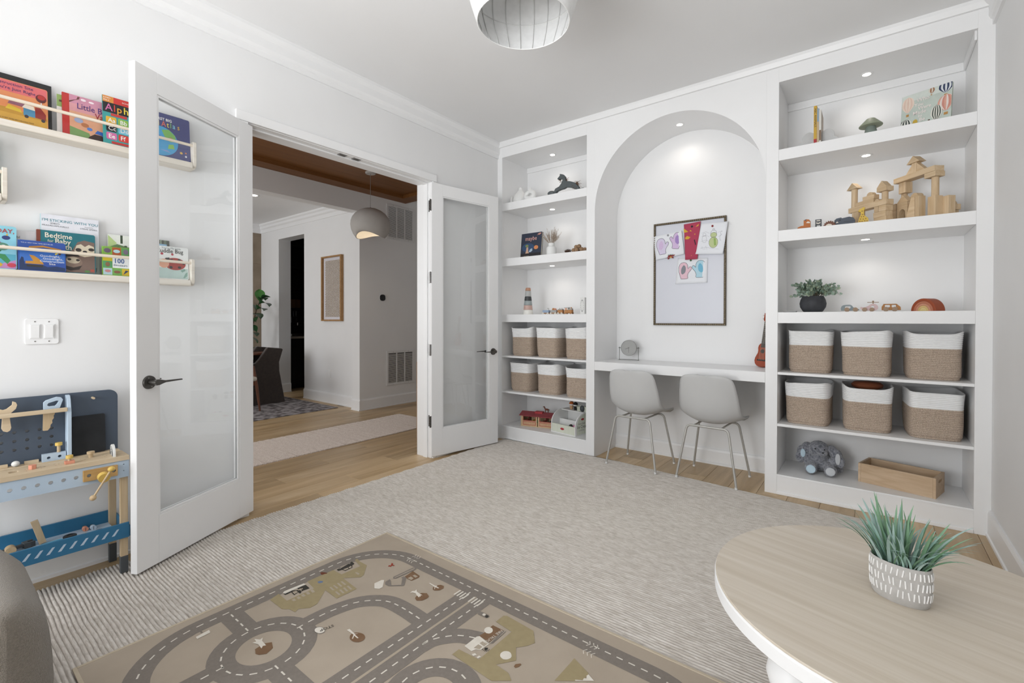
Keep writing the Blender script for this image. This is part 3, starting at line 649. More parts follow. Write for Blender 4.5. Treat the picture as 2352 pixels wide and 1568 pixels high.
def make_mat():
    t = thing('play_mat', 'beige cotton play mat printed with grey roads, lying on the oatmeal rug', 'play mat', (0.92,-2.062,0.0148))
    U, V = 1.95, 1.30
    mb = MB(); mb.box(0,U,-V,0,0,0.0035); mb.build('cloth', 'mat_cloth', t)
    h = MB()
    for q in ((0,U,-0.012,0),(0,U,-V,-V+0.012),(0,0.012,-V+0.012,-0.012),(U-0.012,U,-V+0.012,-0.012)): h.rbox(q[0],q[1],q[2],q[3],0.0005,0.0052,0.0015)
    h.build('hem', 'hem', t)
    Z = 0.0040
    r = MB(); dsh = MB(); W = 0.08
    a, b, c, d, rr = 0.088, U-0.09, -0.112, -1.205, 0.26
    outer = []
    for cx, cy, a0 in ((b-rr,c-rr,0),(a+rr,c-rr,90),(a+rr,d+rr,180),(b-rr,d+rr,270)):
        for i in range(13): tt = math.radians(a0+90*i/12); outer.append((cx+rr*math.cos(tt),cy+rr*math.sin(tt)))
    road_strip(r,outer,W,Z,True); dashes(dsh,outer,Z+0.0009,closed=True)
    circ1 = circ(0.415,-0.85,0.135,36); road_strip(r,circ1,0.088,Z+0.00003,True); dashes(dsh,circ1,Z+0.0009,closed=True)
    up = smooth_path([(0.408,-0.735),(0.406,-0.656),(0.414,-0.577),(0.442,-0.492),(0.489,-0.436),(0.554,-0.4),(0.659,-0.393),(0.785,-0.40)])
    for kk, (path, w_) in enumerate(((up,W),([(0.10,-0.845),(0.30,-0.847)],0.085),([(0.53,-0.87),(0.78,-0.87)],0.085),([(0.406,-0.97),(0.405,-1.19)],W),
                 ([(0.780,-0.13),(0.780,-1.19)],W-0.004),([(0.866,-0.13),(0.866,-1.19)],W-0.004),
                 (smooth_path([(0.866,-0.50),(0.875,-0.45),(0.906,-0.404),(0.948,-0.366),(1.02,-0.338)]),W),
                 (circ(1.07,-0.625,0.12,36),0.085),([(1.07,-0.73),(1.07,-1.19)],0.08))):
        cl = len(path) == 36
        road_strip(r,path,w_,Z+0.00003*(kk+2),cl); dashes(dsh,path,Z+0.0009,closed=cl)
    for v in (-0.124,-0.080):
        for k in range(3):
            u = 0.337+0.016*k; s_ = 1 if v < -0.1 else -1
            road_strip(dsh,[(u+0.007*s_,v+0.014),(u-0.002*s_,v),(u+0.007*s_,v-0.014)],0.003,Z+0.0009)
            u = 1.36+0.016*k
            road_strip(dsh,[(u+0.007*s_,v+0.014-0.032),(u-0.002*s_,v-0.032),(u+0.007*s_,v-0.014-0.032)],0.003,Z+0.0009)
    for u0 in (0.735,0.820):
        for k in range(4): road_strip(dsh,[(u0+k*0.0165,-0.196),(u0+k*0.0165,-0.155)],0.0075,Z+0.00095)
    # the strip that keeps the two roads apart
    s_ = MB(); road_strip(s_,[(0.8235,-0.15),(0.8235,-1.17)],0.011,Z+0.0006); s_.build('printed_median','print_sand',t)
    r.build('printed_road', 'print_road', t); tag(dsh.build('printed_dashes', 'print_ivory', t), kind='stuff')
    nm = dict(k='print_khaki',s='print_sand',x='print_black',w='print_ivory',g='print_road',b='print_brown',n='print_brown')
    lab = dict(k='printed_building',s='printed_window',x='printed_vehicle',w='printed_motif',g='printed_detail',b='printed_tree',n='printed_truck')
    for i,(cc,p) in enumerate(DEC):
        lev = {'k':0,'n':1,'b':1,'g':2,'x':2,'w':3,'s':4}[cc]
        MB().flat(p, Z+0.0005+0.0001*lev+i*0.000002).build(lab[cc], nm[cc], t)
    for k_,(m_,p) in enumerate((('#9c3a28',[(0.315,-0.228),(0.305,-0.217),(0.315,-0.213),(0.299,-0.196),(0.307,-0.194),(0.318,-0.204),(0.327,-0.2),(0.332,-0.206),(0.32,-0.209),(0.324,-0.222),(0.316,-0.22)]),('#6b3a26',[(0.102,-0.457),(0.102,-0.45),(0.113,-0.444),(0.13,-0.438),(0.135,-0.442),(0.129,-0.45),(0.127,-0.462),(0.116,-0.462)]),('#6f7f9c',[(0.164,-0.506),(0.167,-0.494),(0.181,-0.487),(0.189,-0.497),(0.181,-0.509)]))):
        MB().flat(p, Z+0.0011).build('printed_animal', mat('print_animal_%d'%k_, m_, 0.95), t)
    text(t,'STOP',T(0.492,-0.652,Z+0.0016)@RZ(-105),0.022,'print_black','CENTER')
    text(t,'FIRE TRUCK',T(1.046,-0.25,Z+0.0016)@RZ(-93),0.018,'print_ivory','LEFT')
make_mat()
# round table
wood('oak_whitewash', '#d6cdc0', '#c0b4a2', 0.42, (1.1,30,30), 0.0, c3='#cbc0b0')
tb = thing('round_table', 'round pedestal table with whitewashed oak top and white painted edge', 'table', (3.178,-2.152,0))
def disc(r, z0, z1, bv=0.004): return [(0,z0),(r-bv,z0),(r,z0+bv),(r,z1-bv),(r-bv,z1),(0,z1)]
MB().lathe(disc(0.446,0.498-0.004,0.5,0.002),96,RZ(0)).build('table_top', 'oak_whitewash', tb, smooth=40, rot=(0,0,math.radians(-14)))
MB().lathe(disc(0.448,0.455,0.4942,0.004),96).build('edge_band', 'trim_paint', tb, smooth=40)
MB().lathe([(0,0.43),(0.36,0.43),(0.37,0.455),(0,0.455)],64).build('apron', 'trim_paint', tb, smooth=40)
LEGP = [(0,0.43),(0.045,0.43),(0.05,0.425),(0.05,0.41),(0.042,0.404),(0.060,0.385),(0.066,0.355),(0.058,0.325),(0.044,0.31),(0.052,0.305),(0.064,0.298),(0.066,0.288),(0.058,0.278),(0.046,0.27),(0.05,0.22),(0.044,0.14),(0.034,0.07),(0.030,0.05),(0.038,0.042),(0.038,0.03),(0.028,0.02),(0.026,0.0),(0,0.0)]
for k in range(4):
    a = math.radians(-128+90*k); MB().lathe(LEGP[::-1],36).build('leg', 'trim_paint', tb, smooth=40, loc=(0.335*math.cos(a),0.335*math.sin(a),0.0148))

# potted grass on the table
mat('pot_concrete', '#b9b6b2', 0.85, c2='#a9a6a2', ns=60, bump=0.2, bs=120); mat('pot_white', '#efeeec', 0.8); mat('soil', '#3b332b', 0.95, bump=0.5, bs=90)
mat('blade_blue', '#9cbab2', 0.55, c2='#7aa08f', ns=14, rnd=True); mat('blade_green', '#86a88a', 0.55, c2='#6b9270', ns=14, rnd=True); mat('blade_grey', '#abc0bb', 0.55, c2='#8aa69f', ns=14, rnd=True)
gp = thing('potted_grass', 'artificial blue-green grass in an oval grey pot with white dashes, on the table', 'plant', (3.172,-2.14,0.5), math.radians(-18))
A_, B_ = 0.066, 0.042
MB().lathe([(0,0.0),(0.86,0.0),(0.93,0.006),(0.985,0.03),(1.0,0.075),(0.985,0.098),(0.96,0.1),(0.92,0.098),(0.92,0.07),(0.0,0.07)],56,Matrix.Diagonal((A_,B_,1,1))).build('pot', 'pot_concrete', gp, smooth=50)
MB().lathe([(0,0.084),(0.915,0.082)],40,Matrix.Diagonal((A_,B_,1,1))).build('soil', 'soil', gp)
dm = MB(); Rr_ = random.Random(2)
for row, (za, zb) in enumerate(((0.074,0.092),(0.047,0.066),(0.020,0.039))):
    for i in range(34):
        tt = 2*PI*(i+0.5*row)/34+Rr_.uniform(-.03,.03); tl = Rr_.uniform(-.03,.03)
        def pr(t_, z_):
            k_ = 0.985+(0.018 if z_>0.03 else 0.006) if z_ < 0.09 else 0.995
            k_ = (0.985+0.015*min(1,(z_-0.03)/0.045) if z_ > 0.03 else 0.93+0.055*(z_-0.006)/0.024) if z_ < 0.075 else 1.0-0.015*(z_-0.075)/0.023
            return Vector((A_*k_*math.cos(t_),B_*k_*math.sin(t_),z_))
        p0, p1 = pr(tt-tl,za), pr(tt+tl,zb); dm.tube([p0,(p0+p1)/2+Vector((math.cos(tt)*0.0004,math.sin(tt)*0.0004,0)),p1],0.0017,6)
dm.build('painted_dashes', 'pot_white', gp)
def blade(name, L, w, bend, m):
    mb = MB(); n = 9; vs = []
    for i in range(n+1):
        s = i/n; z = L*s*(1-0.22*bend*s*s); x = L*bend*0.55*s*s
        wd = w*(0.55+0.9*s)*(1-s)**0.75*1.25+0.0004 if s < 1 else 0.0003
        vs += [(x+0.18*wd,-wd,z),(x-0.05*wd,0,z),(x+0.18*wd,wd,z)]
    fs = []
    for i in range(n):
        a = i*3; fs += [(a,a+1,a+4,a+3),(a+1,a+2,a+5,a+4)]
    me = bpy.data.meshes.new(name); me.from_pydata(vs,[],fs); me.update(); me.shade_smooth(); me.materials.append(MATS[m]); return me
Rb = random.Random(11)
_bl = [blade('grass_blade',Rb.uniform(0.15,0.2),Rb.uniform(0.0036,0.0058),b,m) for b in (0.1,0.3,0.55,0.85) for m in ('blade_blue','blade_green','blade_grey')]
for i in range(150):
    rr = math.sqrt(Rb.random()); th = Rb.uniform(0,2*PI); x, y = 0.052*rr*math.cos(th), 0.03*rr*math.sin(th)
    o = bpy.data.objects.new('grass_blade', Rb.choice(_bl[:6] if rr < 0.5 else _bl[3:] if rr < 0.85 else _bl[6:])); COL.objects.link(o); o.parent = gp
    o.location = (x,y,0.078); lean = rr*20+Rb.uniform(-4,7)
    az = math.degrees(math.atan2(y*1.4,x))+Rb.uniform(-35,35)
    o.rotation_euler = (RZ(az) @ RY(lean) @ RZ(Rb.uniform(-50,50))).to_euler(); s_ = Rb.uniform(0.72,1.05)*(1.0-0.28*rr*abs(math.sin(th))); o.scale = (s_,s_,s_)

# boucle armchair, its front arm reaching into view
mat('boucle', '#8b8378', 1.0, c2='#6f675d', ns=260, nm=0.6, bump=0.9, bs=420, sheen=0.3, bd=0.004)
ac = thing('tub_armchair', 'taupe boucle tub armchair at the left edge of the rug', 'armchair', (1.02,-3.915,0.0145), 0)
def tub():
    """thick padded wall swept round a U, arms pointing to local +x"""
    R0 = 0.36; path = []
    for i in range(8): path.append((0.33-0.33*i/8, R0, 1.0))
    for i in range(25): a = PI/2+PI*i/24; path.append((R0*math.cos(a), R0*math.sin(a), 1.0-math.sin(PI*i/24)**3))
    for i in range(1,9): path.append((0.33*i/8, -R0, 1.0))
    n = len(path); th = 0.165; m = 16; vs = []; fs = []
    def section(c, nrm, top, k=1.0, rise=1.0):
        out = []
        for q in range(m):
            f = q/(m-1); h = top-0.10
            if f < 0.35: o, z = th/2+0.010*math.sin(f/0.35*PI), 0.06+(h-0.06)*f/0.35
            elif f < 0.68: g = (f-0.35)/0.33*PI; o, z = math.cos(g)*th/2, h+math.sin(g)*0.10
            else: g = (f-0.68)/0.32; o, z = -th/2, h+(0.28-h)*g
            zz = z if z < 0.3 else 0.3+(z-0.3)*rise
            out.append((c[0]+nrm[0]*o*k, c[1]+nrm[1]*o*k, zz))
        return out
    rows = []
    for i,(x,y,e) in enumerate(path):
        a = path[max(i-1,0)]; b = path[min(i+1,n-1)]; d = Vector((b[0]-a[0],b[1]-a[1])).normalized(); nr = (d.y*-1*-1, -d.x)
        nr = (-d.y*-1, d.x*-1)
        if nr[0]*x+nr[1]*y < 0 and abs(x)+abs(y) > 0: nr = (-nr[0],-nr[1])
        if i < 8: nr = (0,1)
        if i > n-9: nr = (0,-1)
        rows.append(((x,y),nr,0.74-0.245*e))
    def cap(c, nr, top, sgn):
        return [section((c[0]+0.085*math.sin(g), c[1]), nr, top, max(0.0,math.cos(g)), 1-0.12*(1-math.cos(g))) for g in [PI/2*k/6 for k in range(1,7)]]
    secs = cap(rows[0][0],rows[0][1],rows[0][2],1)[::-1]+[section(*r) for r in rows]+cap(rows[-1][0],rows[-1][1],rows[-1][2],1)
    for s in secs: vs += s
    for i in range(len(secs)-1):
        for q in range(m-1): p = i*m+q; fs.append((p,p+1,p+m+1,p+m))
    return MB().add(vs,fs)
tub().build('arm_shell', 'boucle', ac, smooth=70)
MB().lathe([(0,0.06),(0.38,0.06),(0.42,0.09),(0.42,0.25),(0.38,0.28),(0,0.28)],48).build('seat_base', 'boucle', ac, smooth=50)
MB().lathe([(0,0.30),(0.26,0.30),(0.295,0.33),(0.295,0.40),(0.26,0.435),(0,0.445)],48).build('seat_cushion', 'boucle', ac, smooth=50)
for k in range(4):
    a = math.radians(45+90*k); MB().cyl((0.3*math.cos(a),0.3*math.sin(a),0.0),(0.28*math.cos(a),0.28*math.sin(a),0.08),0.016,0.022,16).build('leg', mat('leg_wood','#4d3a2b',0.5), ac, smooth=40)
# ------------------------------------------------------------------ door wall: switch, book ledges, books
def wb(mb, name, m, root, **k):
    """build a part given in world coordinates under an unrotated root"""
    return mb.build(name, m, root, loc=tuple(-c for c in root.location), **k)
mat('plastic_white', '#f2f2f2', 0.3, c2='#eeeeee', ns=5)
sw = thing('light_switch', 'white double rocker light switch plate on the wall below the book ledges', 'switch', (0,-3.318,1.166))
MB().plate(rrect(-0.057,0.057,-0.060,0.060,0.010), 0.006, (), WALLX).build('cover_plate', 'plastic_white', sw, bevel=0.003, seg=3)
for sx in (-0.023,0.023):
    MB().rbox(0.006,0.009,sx-0.018,sx+0.018,-0.034,0.034,0.001).build('switch_frame', 'trim_paint', sw)
    MB().box(-0.001,0.004,-0.0145,0.0145,-0.030,0.030,T(0.0095,sx-0.001,0)@RY(4)).build('rocker', 'plastic_white', sw, bevel=0.001)
    for z in (-0.046,0.046): MB().cyl((0.006,sx,z),(0.0072,sx,z),0.003,n=10).build('screw', 'metal_nickel', sw)

wood('ledge_wood', '#e8e2d8', '#d3c9ba', 0.55, (40,2,40), 0.0); wood('dowel_wood', '#eee3d3', '#dccdb8', 0.55, (60,2,60), 0.0)
def ledge(y0, y1, zb, label, grp='nursery book ledges on the door wall'):
    t = thing('book_ledge', label, 'shelf', (0,(y0+y1)/2,zb), 0, grp); h = (y1-y0)/2
    B(0,0.012,-h+0.012,h-0.012,0.0,0.055).build('back_board', 'ledge_wood', t, bevel=0.001)
    MB().rbox(0.012,0.098,-h+0.016,h-0.016,0.0,0.030,0.003).build('tray_floor', 'ledge_wood', t)
    for s in (-1,1):
        a = MB().plate([(0,0),(0.072,0)]+[(0.072+0.028*math.sin(q*PI/12),0.028-0.028*math.cos(q*PI/12)) for q in range(1,7)]+[(0.1,0.138)]+[(0.086+0.014*math.cos(q*PI/12),0.138+0.010*math.sin(q*PI/12)) for q in range(1,7)]+[(0.0,0.148)], 0.016, (), Matrix(((1,0,0,0),(0,0,1,-0.008+s*(h-0.008)),(0,1,0,0),(0,0,0,1))))
        a.build('end_bracket', 'ledge_wood', t, bevel=0.002)
    MB().cyl((0.092,-h+0.016,0.125),(0.092,h-0.016,0.125),0.0075,n=16).build('rail_dowel', 'dowel_wood', t, smooth=40)
    return t
ledge(-3.72,-2.722,2.064,'white wooden book ledge with dowel, highest one, holding the atlas book')
ledge(-4.45,-3.432,1.738,'white wooden book ledge cut off at the left edge of the picture')
ledge(-3.72,-2.732,1.412,'white wooden book ledge with dowel above the light switch, holding the dinosaur book')

def cm(h): return mat('ink_'+h.strip('#'), h, 0.45, nm=0.3)
_paper = mat('page_edges', '#e9e4d8', 0.9, c2='#d9d2c2', ns=200, stretch=(1,1,30))
def book(label, loc, M, w, h, th, cover, spine=None, art=(), texts=(), board=False, group=None, spine_side=-1):
    """standing book: local x to the right, y up, z towards the viewer; art in fractions of the cover"""
    t = thing('picture_book', label, 'book', loc, 0, group); t.matrix_basis = T(*loc) @ M
    c = cover if cover in MATS else cm(cover).name
    sp = (spine if spine in MATS else cm(spine).name) if spine else c
    r = 0.008 if board else 0.0012
    ol = rrect(0,w,0,h,r,4)
    MB().plate(ol,0.002,(),T(0,0,th-0.002)).build('front_cover', c, t)
    MB().plate(ol,0.002,(),T(0,0,0)).build('back_cover', c, t)
    if th > 0.0045: B(0.002,w-0.003,0.0025,h-0.0025,0.002,th-0.002).build('pages', _paper, t)
    B(-0.0008,0.0015,0.0,h,0.0002,th-0.0002).build('spine', sp, t)
    z = th+0.0002
    for i,(col,poly) in enumerate(art):
        m = col if col in MATS else cm(col).name
        MB().flat([(p[0]*w,p[1]*h) for p in poly], z+i*0.00006).build('cover_art', m, t)
    z += len(art)*0.00006+0.0002
    for s,u,v,size,col,al,*rest in texts:
        m = col if col in MATS else cm(col).name
        text(t, s, T(u*w,v*h,z)@RZ(rest[1] if len(rest)>1 else 0), size, m, al, rest[0] if rest else 1.0, bold=0.0 if size < 0.02 else 0.0004)
    return t
def rc(x0,y0,x1,y1): return [(x0,y0),(x1,y0),(x1,y1),(x0,y1)]
def lean(d): return WALLX @ RX(-d)
BG = 'picture books on the wall ledges'
zt, zl = 2.0946, 1.4426
def bk(label, y0, x, z, w, h, th, cover, ln, **k):
    return book(label, (x,y0,z), lean(ln), w, h, th, cover, group=BG, **k)
# top ledge
bk('tall black picture book behind the orange truck book', -3.53, 0.030, zt, 0.245, 0.222, 0.010, '#191a1b', 4,
   art=[('#24393a',rc(0.30,0.80,0.34,0.83)),('#24393a',rc(0.5,0.84,0.56,0.86)),('#24393a',rc(0.66,0.82,0.70,0.85))])
bk('orange board book with red and yellow trucks on its cover', -3.53, 0.052, zt, 0.229, 0.190, 0.014, '#d98a58', 6, board=True,
   art=[('#d4676a',rc(0.01,0.72,0.99,0.985)),('#c99a3c',rc(0.01,0.02,0.99,0.30)),('#b98a2f',[(0.01,0.30),(0.4,0.34),(0.99,0.26),(0.99,0.2),(0.01,0.22)]),('#d6b53a',[(0.42,0.31),(0.64,0.28),(0.62,0.36),(0.46,0.42)]),
        ('#8a5a6a',[(0.45,0.44),(0.72,0.42),(0.70,0.52),(0.48,0.54)]),('#4c86a8',[(0.66,0.24),(0.82,0.23),(0.82,0.40),(0.66,0.42)]),('#e3d9c9',[(0.64,0.42),(0.82,0.40),(0.80,0.50),(0.68,0.51)]),('#8e2f2a',[(0.82,0.24),(0.97,0.22),(0.97,0.36),(0.90,0.50),(0.82,0.50)]),
        ('#3b3236',circ(0.70,0.22,0.03,12,0.04)),('#3b3236',circ(0.93,0.20,0.03,12,0.04)),('#d8dbe0',rc(0.90,0.50,0.915,0.66)),('#5a1f22',circ(0.905,0.74,0.075,20,0.10)),('#b0302c',circ(0.91,0.77,0.055,16,0.06))],
   texts=[('Construction Site',0.80,0.885,0.019,'#3c2f66','RIGHT',1.0),("You're Just Right",0.83,0.775,0.019,'#3c2f66','RIGHT',1.0),('NEW YORK TIMES BESTSELLING TEAM',0.8,0.06,0.0075,'#5a4520','RIGHT',0.9)])
bk('thin green and white book behind the red truck valentine book', -3.268, 0.034, zt, 0.15, 0.196, 0.008, '#e4e4df', 4, art=[('#8fae63',rc(0.0,0.70,1,0.995)),('#5b4a34',rc(0.05,0.82,0.13,0.87))])
bk('pink valentine picture book with red spine and blue truck', -3.251, 0.048, zt, 0.205, 0.208, 0.010, '#d9a07f', 5, spine='#b82f2c',
   art=[('#b82f2c',rc(0,0,0.115,1)),('#c98ba0',rc(0.115,0.80,1,1)),('#d2959a',rc(0.115,0.62,1,0.80)),('#74965a',[(0.115,0.0),(0.5,0.0),(0.45,0.17),(0.115,0.25)]),('#3d2a24',[(0.40,0.0),(1,0),(1,0.16),(0.55,0.18),(0.46,0.1)]),
        ('#2f62b0',[(0.55,0.20),(0.68,0.18),(0.72,0.26),(0.60,0.28)]),('#2b5aa6',[(0.68,0.16),(1,0.14),(1,0.36),(0.72,0.36)]),('#e7c98a',rc(0.72,0.145,0.95,0.165)),('#9aa6c4',circ(0.27,0.42,0.08,10,0.06)),('#b3744e',circ(0.38,0.34,0.07,10,0.05)),
        ('#6a3f3a',[(0.115,0.84),(0.28,0.92),(0.3,0.98),(0.26,0.98),(0.24,0.91),(0.115,0.80)]),('#f0dfe4',circ(0.36,0.93,0.05,8,0.03)),('#f0dfe4',circ(0.5,0.92,0.05,8,0.025)),('#4f7ac0',circ(0.46,0.27,0.05,10,0.04))],
   texts=[('Little Blue',0.24,0.70,0.040,'#5b3a78','LEFT',0.80),('Valentine',0.56,0.56,0.038,'#9c2430','LEFT',0.8)])
_al = [('#c8342f',rc(0,0.87,1,1)),('#d98a3a',rc(0,0.87,0.28,1)),('#1c1c20',rc(0,0.66,1,0.87)),('#c23b35',rc(0.2,0.60,0.62,0.655)),('#c23b35',rc(0.2,0.02,0.98,0.07))]
for i,(cc_,) in enumerate((('#e0b13a',),('#8cba4e',),('#d9823a',),('#2a2c30',),('#7fc4de',),('#d9823a',),('#cf6fa2',),('#cf3f38',),('#7a55a8',))):
    r_, c_ = i//3, i%3; x_, y_ = 0.07+c_*0.31, 0.43-r_*0.165; _al.append((cc_,[(p[0],p[1]) for p in rrect(x_,x_+0.27,y_,y_+0.145,0.03,3)]))
bk('teal and black alphabet activity book beside the glazed door', -3.110, 0.0725, zt, 0.150, 0.246, 0.009, '#3f9a98', 6, art=_al,
   texts=[('A',0.06,0.70,0.050,'#cf6fa2','LEFT',0.85),('l',0.27,0.70,0.050,'#cf3f38','LEFT',0.85),('p',0.355,0.70,0.050,'#e0a03a','LEFT',0.85),('h',0.53,0.70,0.050,'#e6d24a','LEFT',0.85),('a',0.70,0.70,0.050,'#7fc4de','LEFT',0.85)]
        +[(s_,0.12+(i%3)*0.31,0.46-(i//3)*0.165,0.030,'#f4f2ec','LEFT',0.9) for i,s_ in enumerate(('Aa','Bb','','Cc','Dd','','Ee','Ff',''))]
        +[('SCHOLASTIC',0.5,0.92,0.010,'#f4f2ec','LEFT',1.1),('JUMBO',0.02,0.945,0.010,'#f4f2ec','LEFT',0.9),('PRE-K',0.02,0.895,0.010,'#f4f2ec','LEFT',0.9)])
bk('thin charcoal book standing behind the blue atlas', -2.955, 0.034, zt, 0.19, 0.252, 0.006, '#2d3036', 4)
bk('dark blue world atlas board book with a cartoon globe', -2.955, 0.050, zt, 0.216, 0.243, 0.014, '#3a3f78', 5, board=True,
   art=[('#3f9fd2',circ(0.36,0.37,0.38,40,0.33)),('#7cb95a',[(0.40,0.62),(0.55,0.66),(0.68,0.55),(0.70,0.42),(0.58,0.38),(0.46,0.48)]),('#6aa84a',[(0.05,0.30),(0.25,0.34),(0.28,0.20),(0.12,0.14)]),('#8cc25a',[(0.52,0.22),(0.66,0.24),(0.64,0.34),(0.54,0.32)]),('#e3e9ee',circ(0.30,0.62,0.05,12,0.04)),('#2f62b0',circ(0.33,0.46,0.05,10,0.035)),
        ('#b08a58',rc(0.56,0.44,0.62,0.49)),('#e8edf0',rc(0.28,0.14,0.31,0.20)),('#8a9ad0',[(0.35,0.17),(0.58,0.13),(0.50,0.18)]),('#d8b04a',circ(0.80,0.19,0.035,5,0.03)),('#d07a4a',circ(0.90,0.21,0.02,6,0.02)),('#e8e8ec',circ(0.90,0.13,0.025,5,0.025))],
   texts=[('MY FIRST BIG',0.62,0.84,0.020,'#f4f4f4','RIGHT',0.9),('World',0.36,0.71,0.042,'#e6d24a','RIGHT',0.72),('A',0.40,0.71,0.040,'#d86a5a','LEFT',0.75),('t',0.51,0.71,0.040,'#e6d24a','LEFT',0.75),('l',0.58,0.71,0.040,'#7cb95a','LEFT',0.75),('a',0.63,0.71,0.040,'#7fc4de','LEFT',0.75),('s',0.73,0.71,0.040,'#d8b04a','LEFT',0.75)])
# ledge at the picture edge
bk('teal picture book on the ledge cut off at the left', -3.645, 0.05, 1.738+0.0306, 0.19, 0.245, 0.012, '#4aa39c', 4, board=True, art=[('#7a8f3a',rc(0.02,0.02,0.98,0.35))])
# lower ledge
bk('light blue birthday board book with sea animals', -3.56, 0.045, zl, 0.158, 0.192, 0.016, '#8fcfe0', 4, board=True,
   art=[('#5fb2c6',rc(0.02,0.02,0.98,0.35)),('#c78fc0',[(0.6,0.02),(0.98,0.02),(0.98,0.22),(0.75,0.14)]),('#3f8f5a',[(0.55,0.36),(0.78,0.34),(0.88,0.2),(0.82,0.12),(0.7,0.24),(0.55,0.28)]),('#2f6a50',circ(0.5,0.45,0.22,20,0.10)),('#9a5a9a',[(0.3,0.62),(0.62,0.70),(0.72,0.60),(0.4,0.52)]),('#5a8f7a',circ(0.72,0.52,0.14,16,0.09)),('#31407a',circ(0.80,0.73,0.08,14,0.05)),('#d9b23a',circ(0.82,0.80,0.02,6,0.025)),('#d9b23a',circ(0.55,0.10,0.18,16,0.07)),('#d0475a',circ(0.90,0.10,0.09,12,0.05)),('#f2f2f2',circ(0.75,0.53,0.05,12,0.03)),('#202428',circ(0.75,0.53,0.03,10,0.018))],
   texts=[('BIRTHDAY,',0.96,0.84,0.026,'#b04a4a','RIGHT',0.95)])
bk('white picture book between the birthday book and the sticking book', -3.43, 0.030, zl, 0.10, 0.183, 0.008, '#dcdcde', 4, art=[('#4a7f96',circ(0.85,0.45,0.35,16,0.06))], texts=[('bl',0.30,0.80,0.016,'#2c2c2c','LEFT')])
bk('white picture book titled with teal capitals and a dark bear', -3.322, 0.030, zl, 0.202, 0.274, 0.012, '#e6e7ee', 4.5, spine='#a9d3da',
   art=[('#2e2523',[(0.40,0.56),(0.40,0.62),(0.43,0.65),(0.46,0.63),(0.56,0.63),(0.60,0.58),(0.60,0.52),(0.40,0.52)]),('#d8cdb4',[(0.60,0.52),(0.60,0.57),(0.68,0.605),(0.70,0.56),(0.66,0.52)]),('#231d1c',circ(0.67,0.605,0.04,12,0.022)),('#f2f2f2',circ(0.555,0.605,0.012,10,0.01)),('#8a8f90',rc(0.0,0.0,1,0.33)),('#4b4d50',[(0.90,0.06),(0.94,0.05),(0.95,0.12),(0.91,0.13)])],
   texts=[("I'M STICKING WITH YOU",0.5,0.88,0.0175,'#2f8796','CENTER',1.0),('SMRITI',0.23,0.835,0.010,'#606468','CENTER',1.1),('PRASADAM-HALLS',0.24,0.795,0.010,'#606468','CENTER',1.1),('STEVE SMALL',0.82,0.80,0.010,'#606468','CENTER',1.1),('illustrated by',0.82,0.84,0.006,'#606468','CENTER')])
bk('teal bedtime board book with brown sloth faces', -3.338, 0.047, zl, 0.200, 0.194, 0.016, '#1f6f7a', 5, board=True, spine='#7a3a26',
   art=[('#7b665c',[(0.45,0.02),(0.985,0.02),(0.985,0.80),(0.80,0.84),(0.68,0.78),(0.60,0.60),(0.50,0.45)]),('#d8ccb4',[(0.62,0.56),(0.66,0.70),(0.74,0.74),(0.81,0.68),(0.88,0.74),(0.97,0.70),(0.985,0.56),(0.94,0.46),(0.80,0.42),(0.68,0.46)]),('#3b332f',circ(0.695,0.59,0.055,16,0.045)),('#3b332f',circ(0.925,0.62,0.055,16,0.04)),('#2f2826',circ(0.81,0.555,0.04,14,0.03)),
        ('#2a2220',[(0.45,0.50),(0.55,0.56),(0.66,0.50),(0.72,0.42),(0.45,0.40)]),('#8a7568',circ(0.60,0.28,0.16,20,0.14)),('#cfc2aa',circ(0.60,0.32,0.12,18,0.08)),('#3b332f',circ(0.53,0.34,0.035,12,0.03)),('#3b332f',circ(0.68,0.33,0.035,12,0.03)),('#352c29',[(0.45,0.18),(0.60,0.14),(0.75,0.20),(0.70,0.10),(0.55,0.06),(0.45,0.10)]),('#b0564a',rc(0.9,0.06,0.97,0.12)),('#5d8a4e',circ(0.84,0.06,0.05,10,0.03)),('#7a3a26',rc(0.0,0.70,0.055,1))],
   texts=[('Bedtime',0.12,0.83,0.033,'#ece4d2','LEFT',0.85),('for',0.17,0.72,0.018,'#ece4d2','LEFT',0.9),('Baby',0.29,0.70,0.033,'#ece4d2','LEFT',0.85),('Sloth',0.29,0.57,0.033,'#ece4d2','LEFT',0.85)])
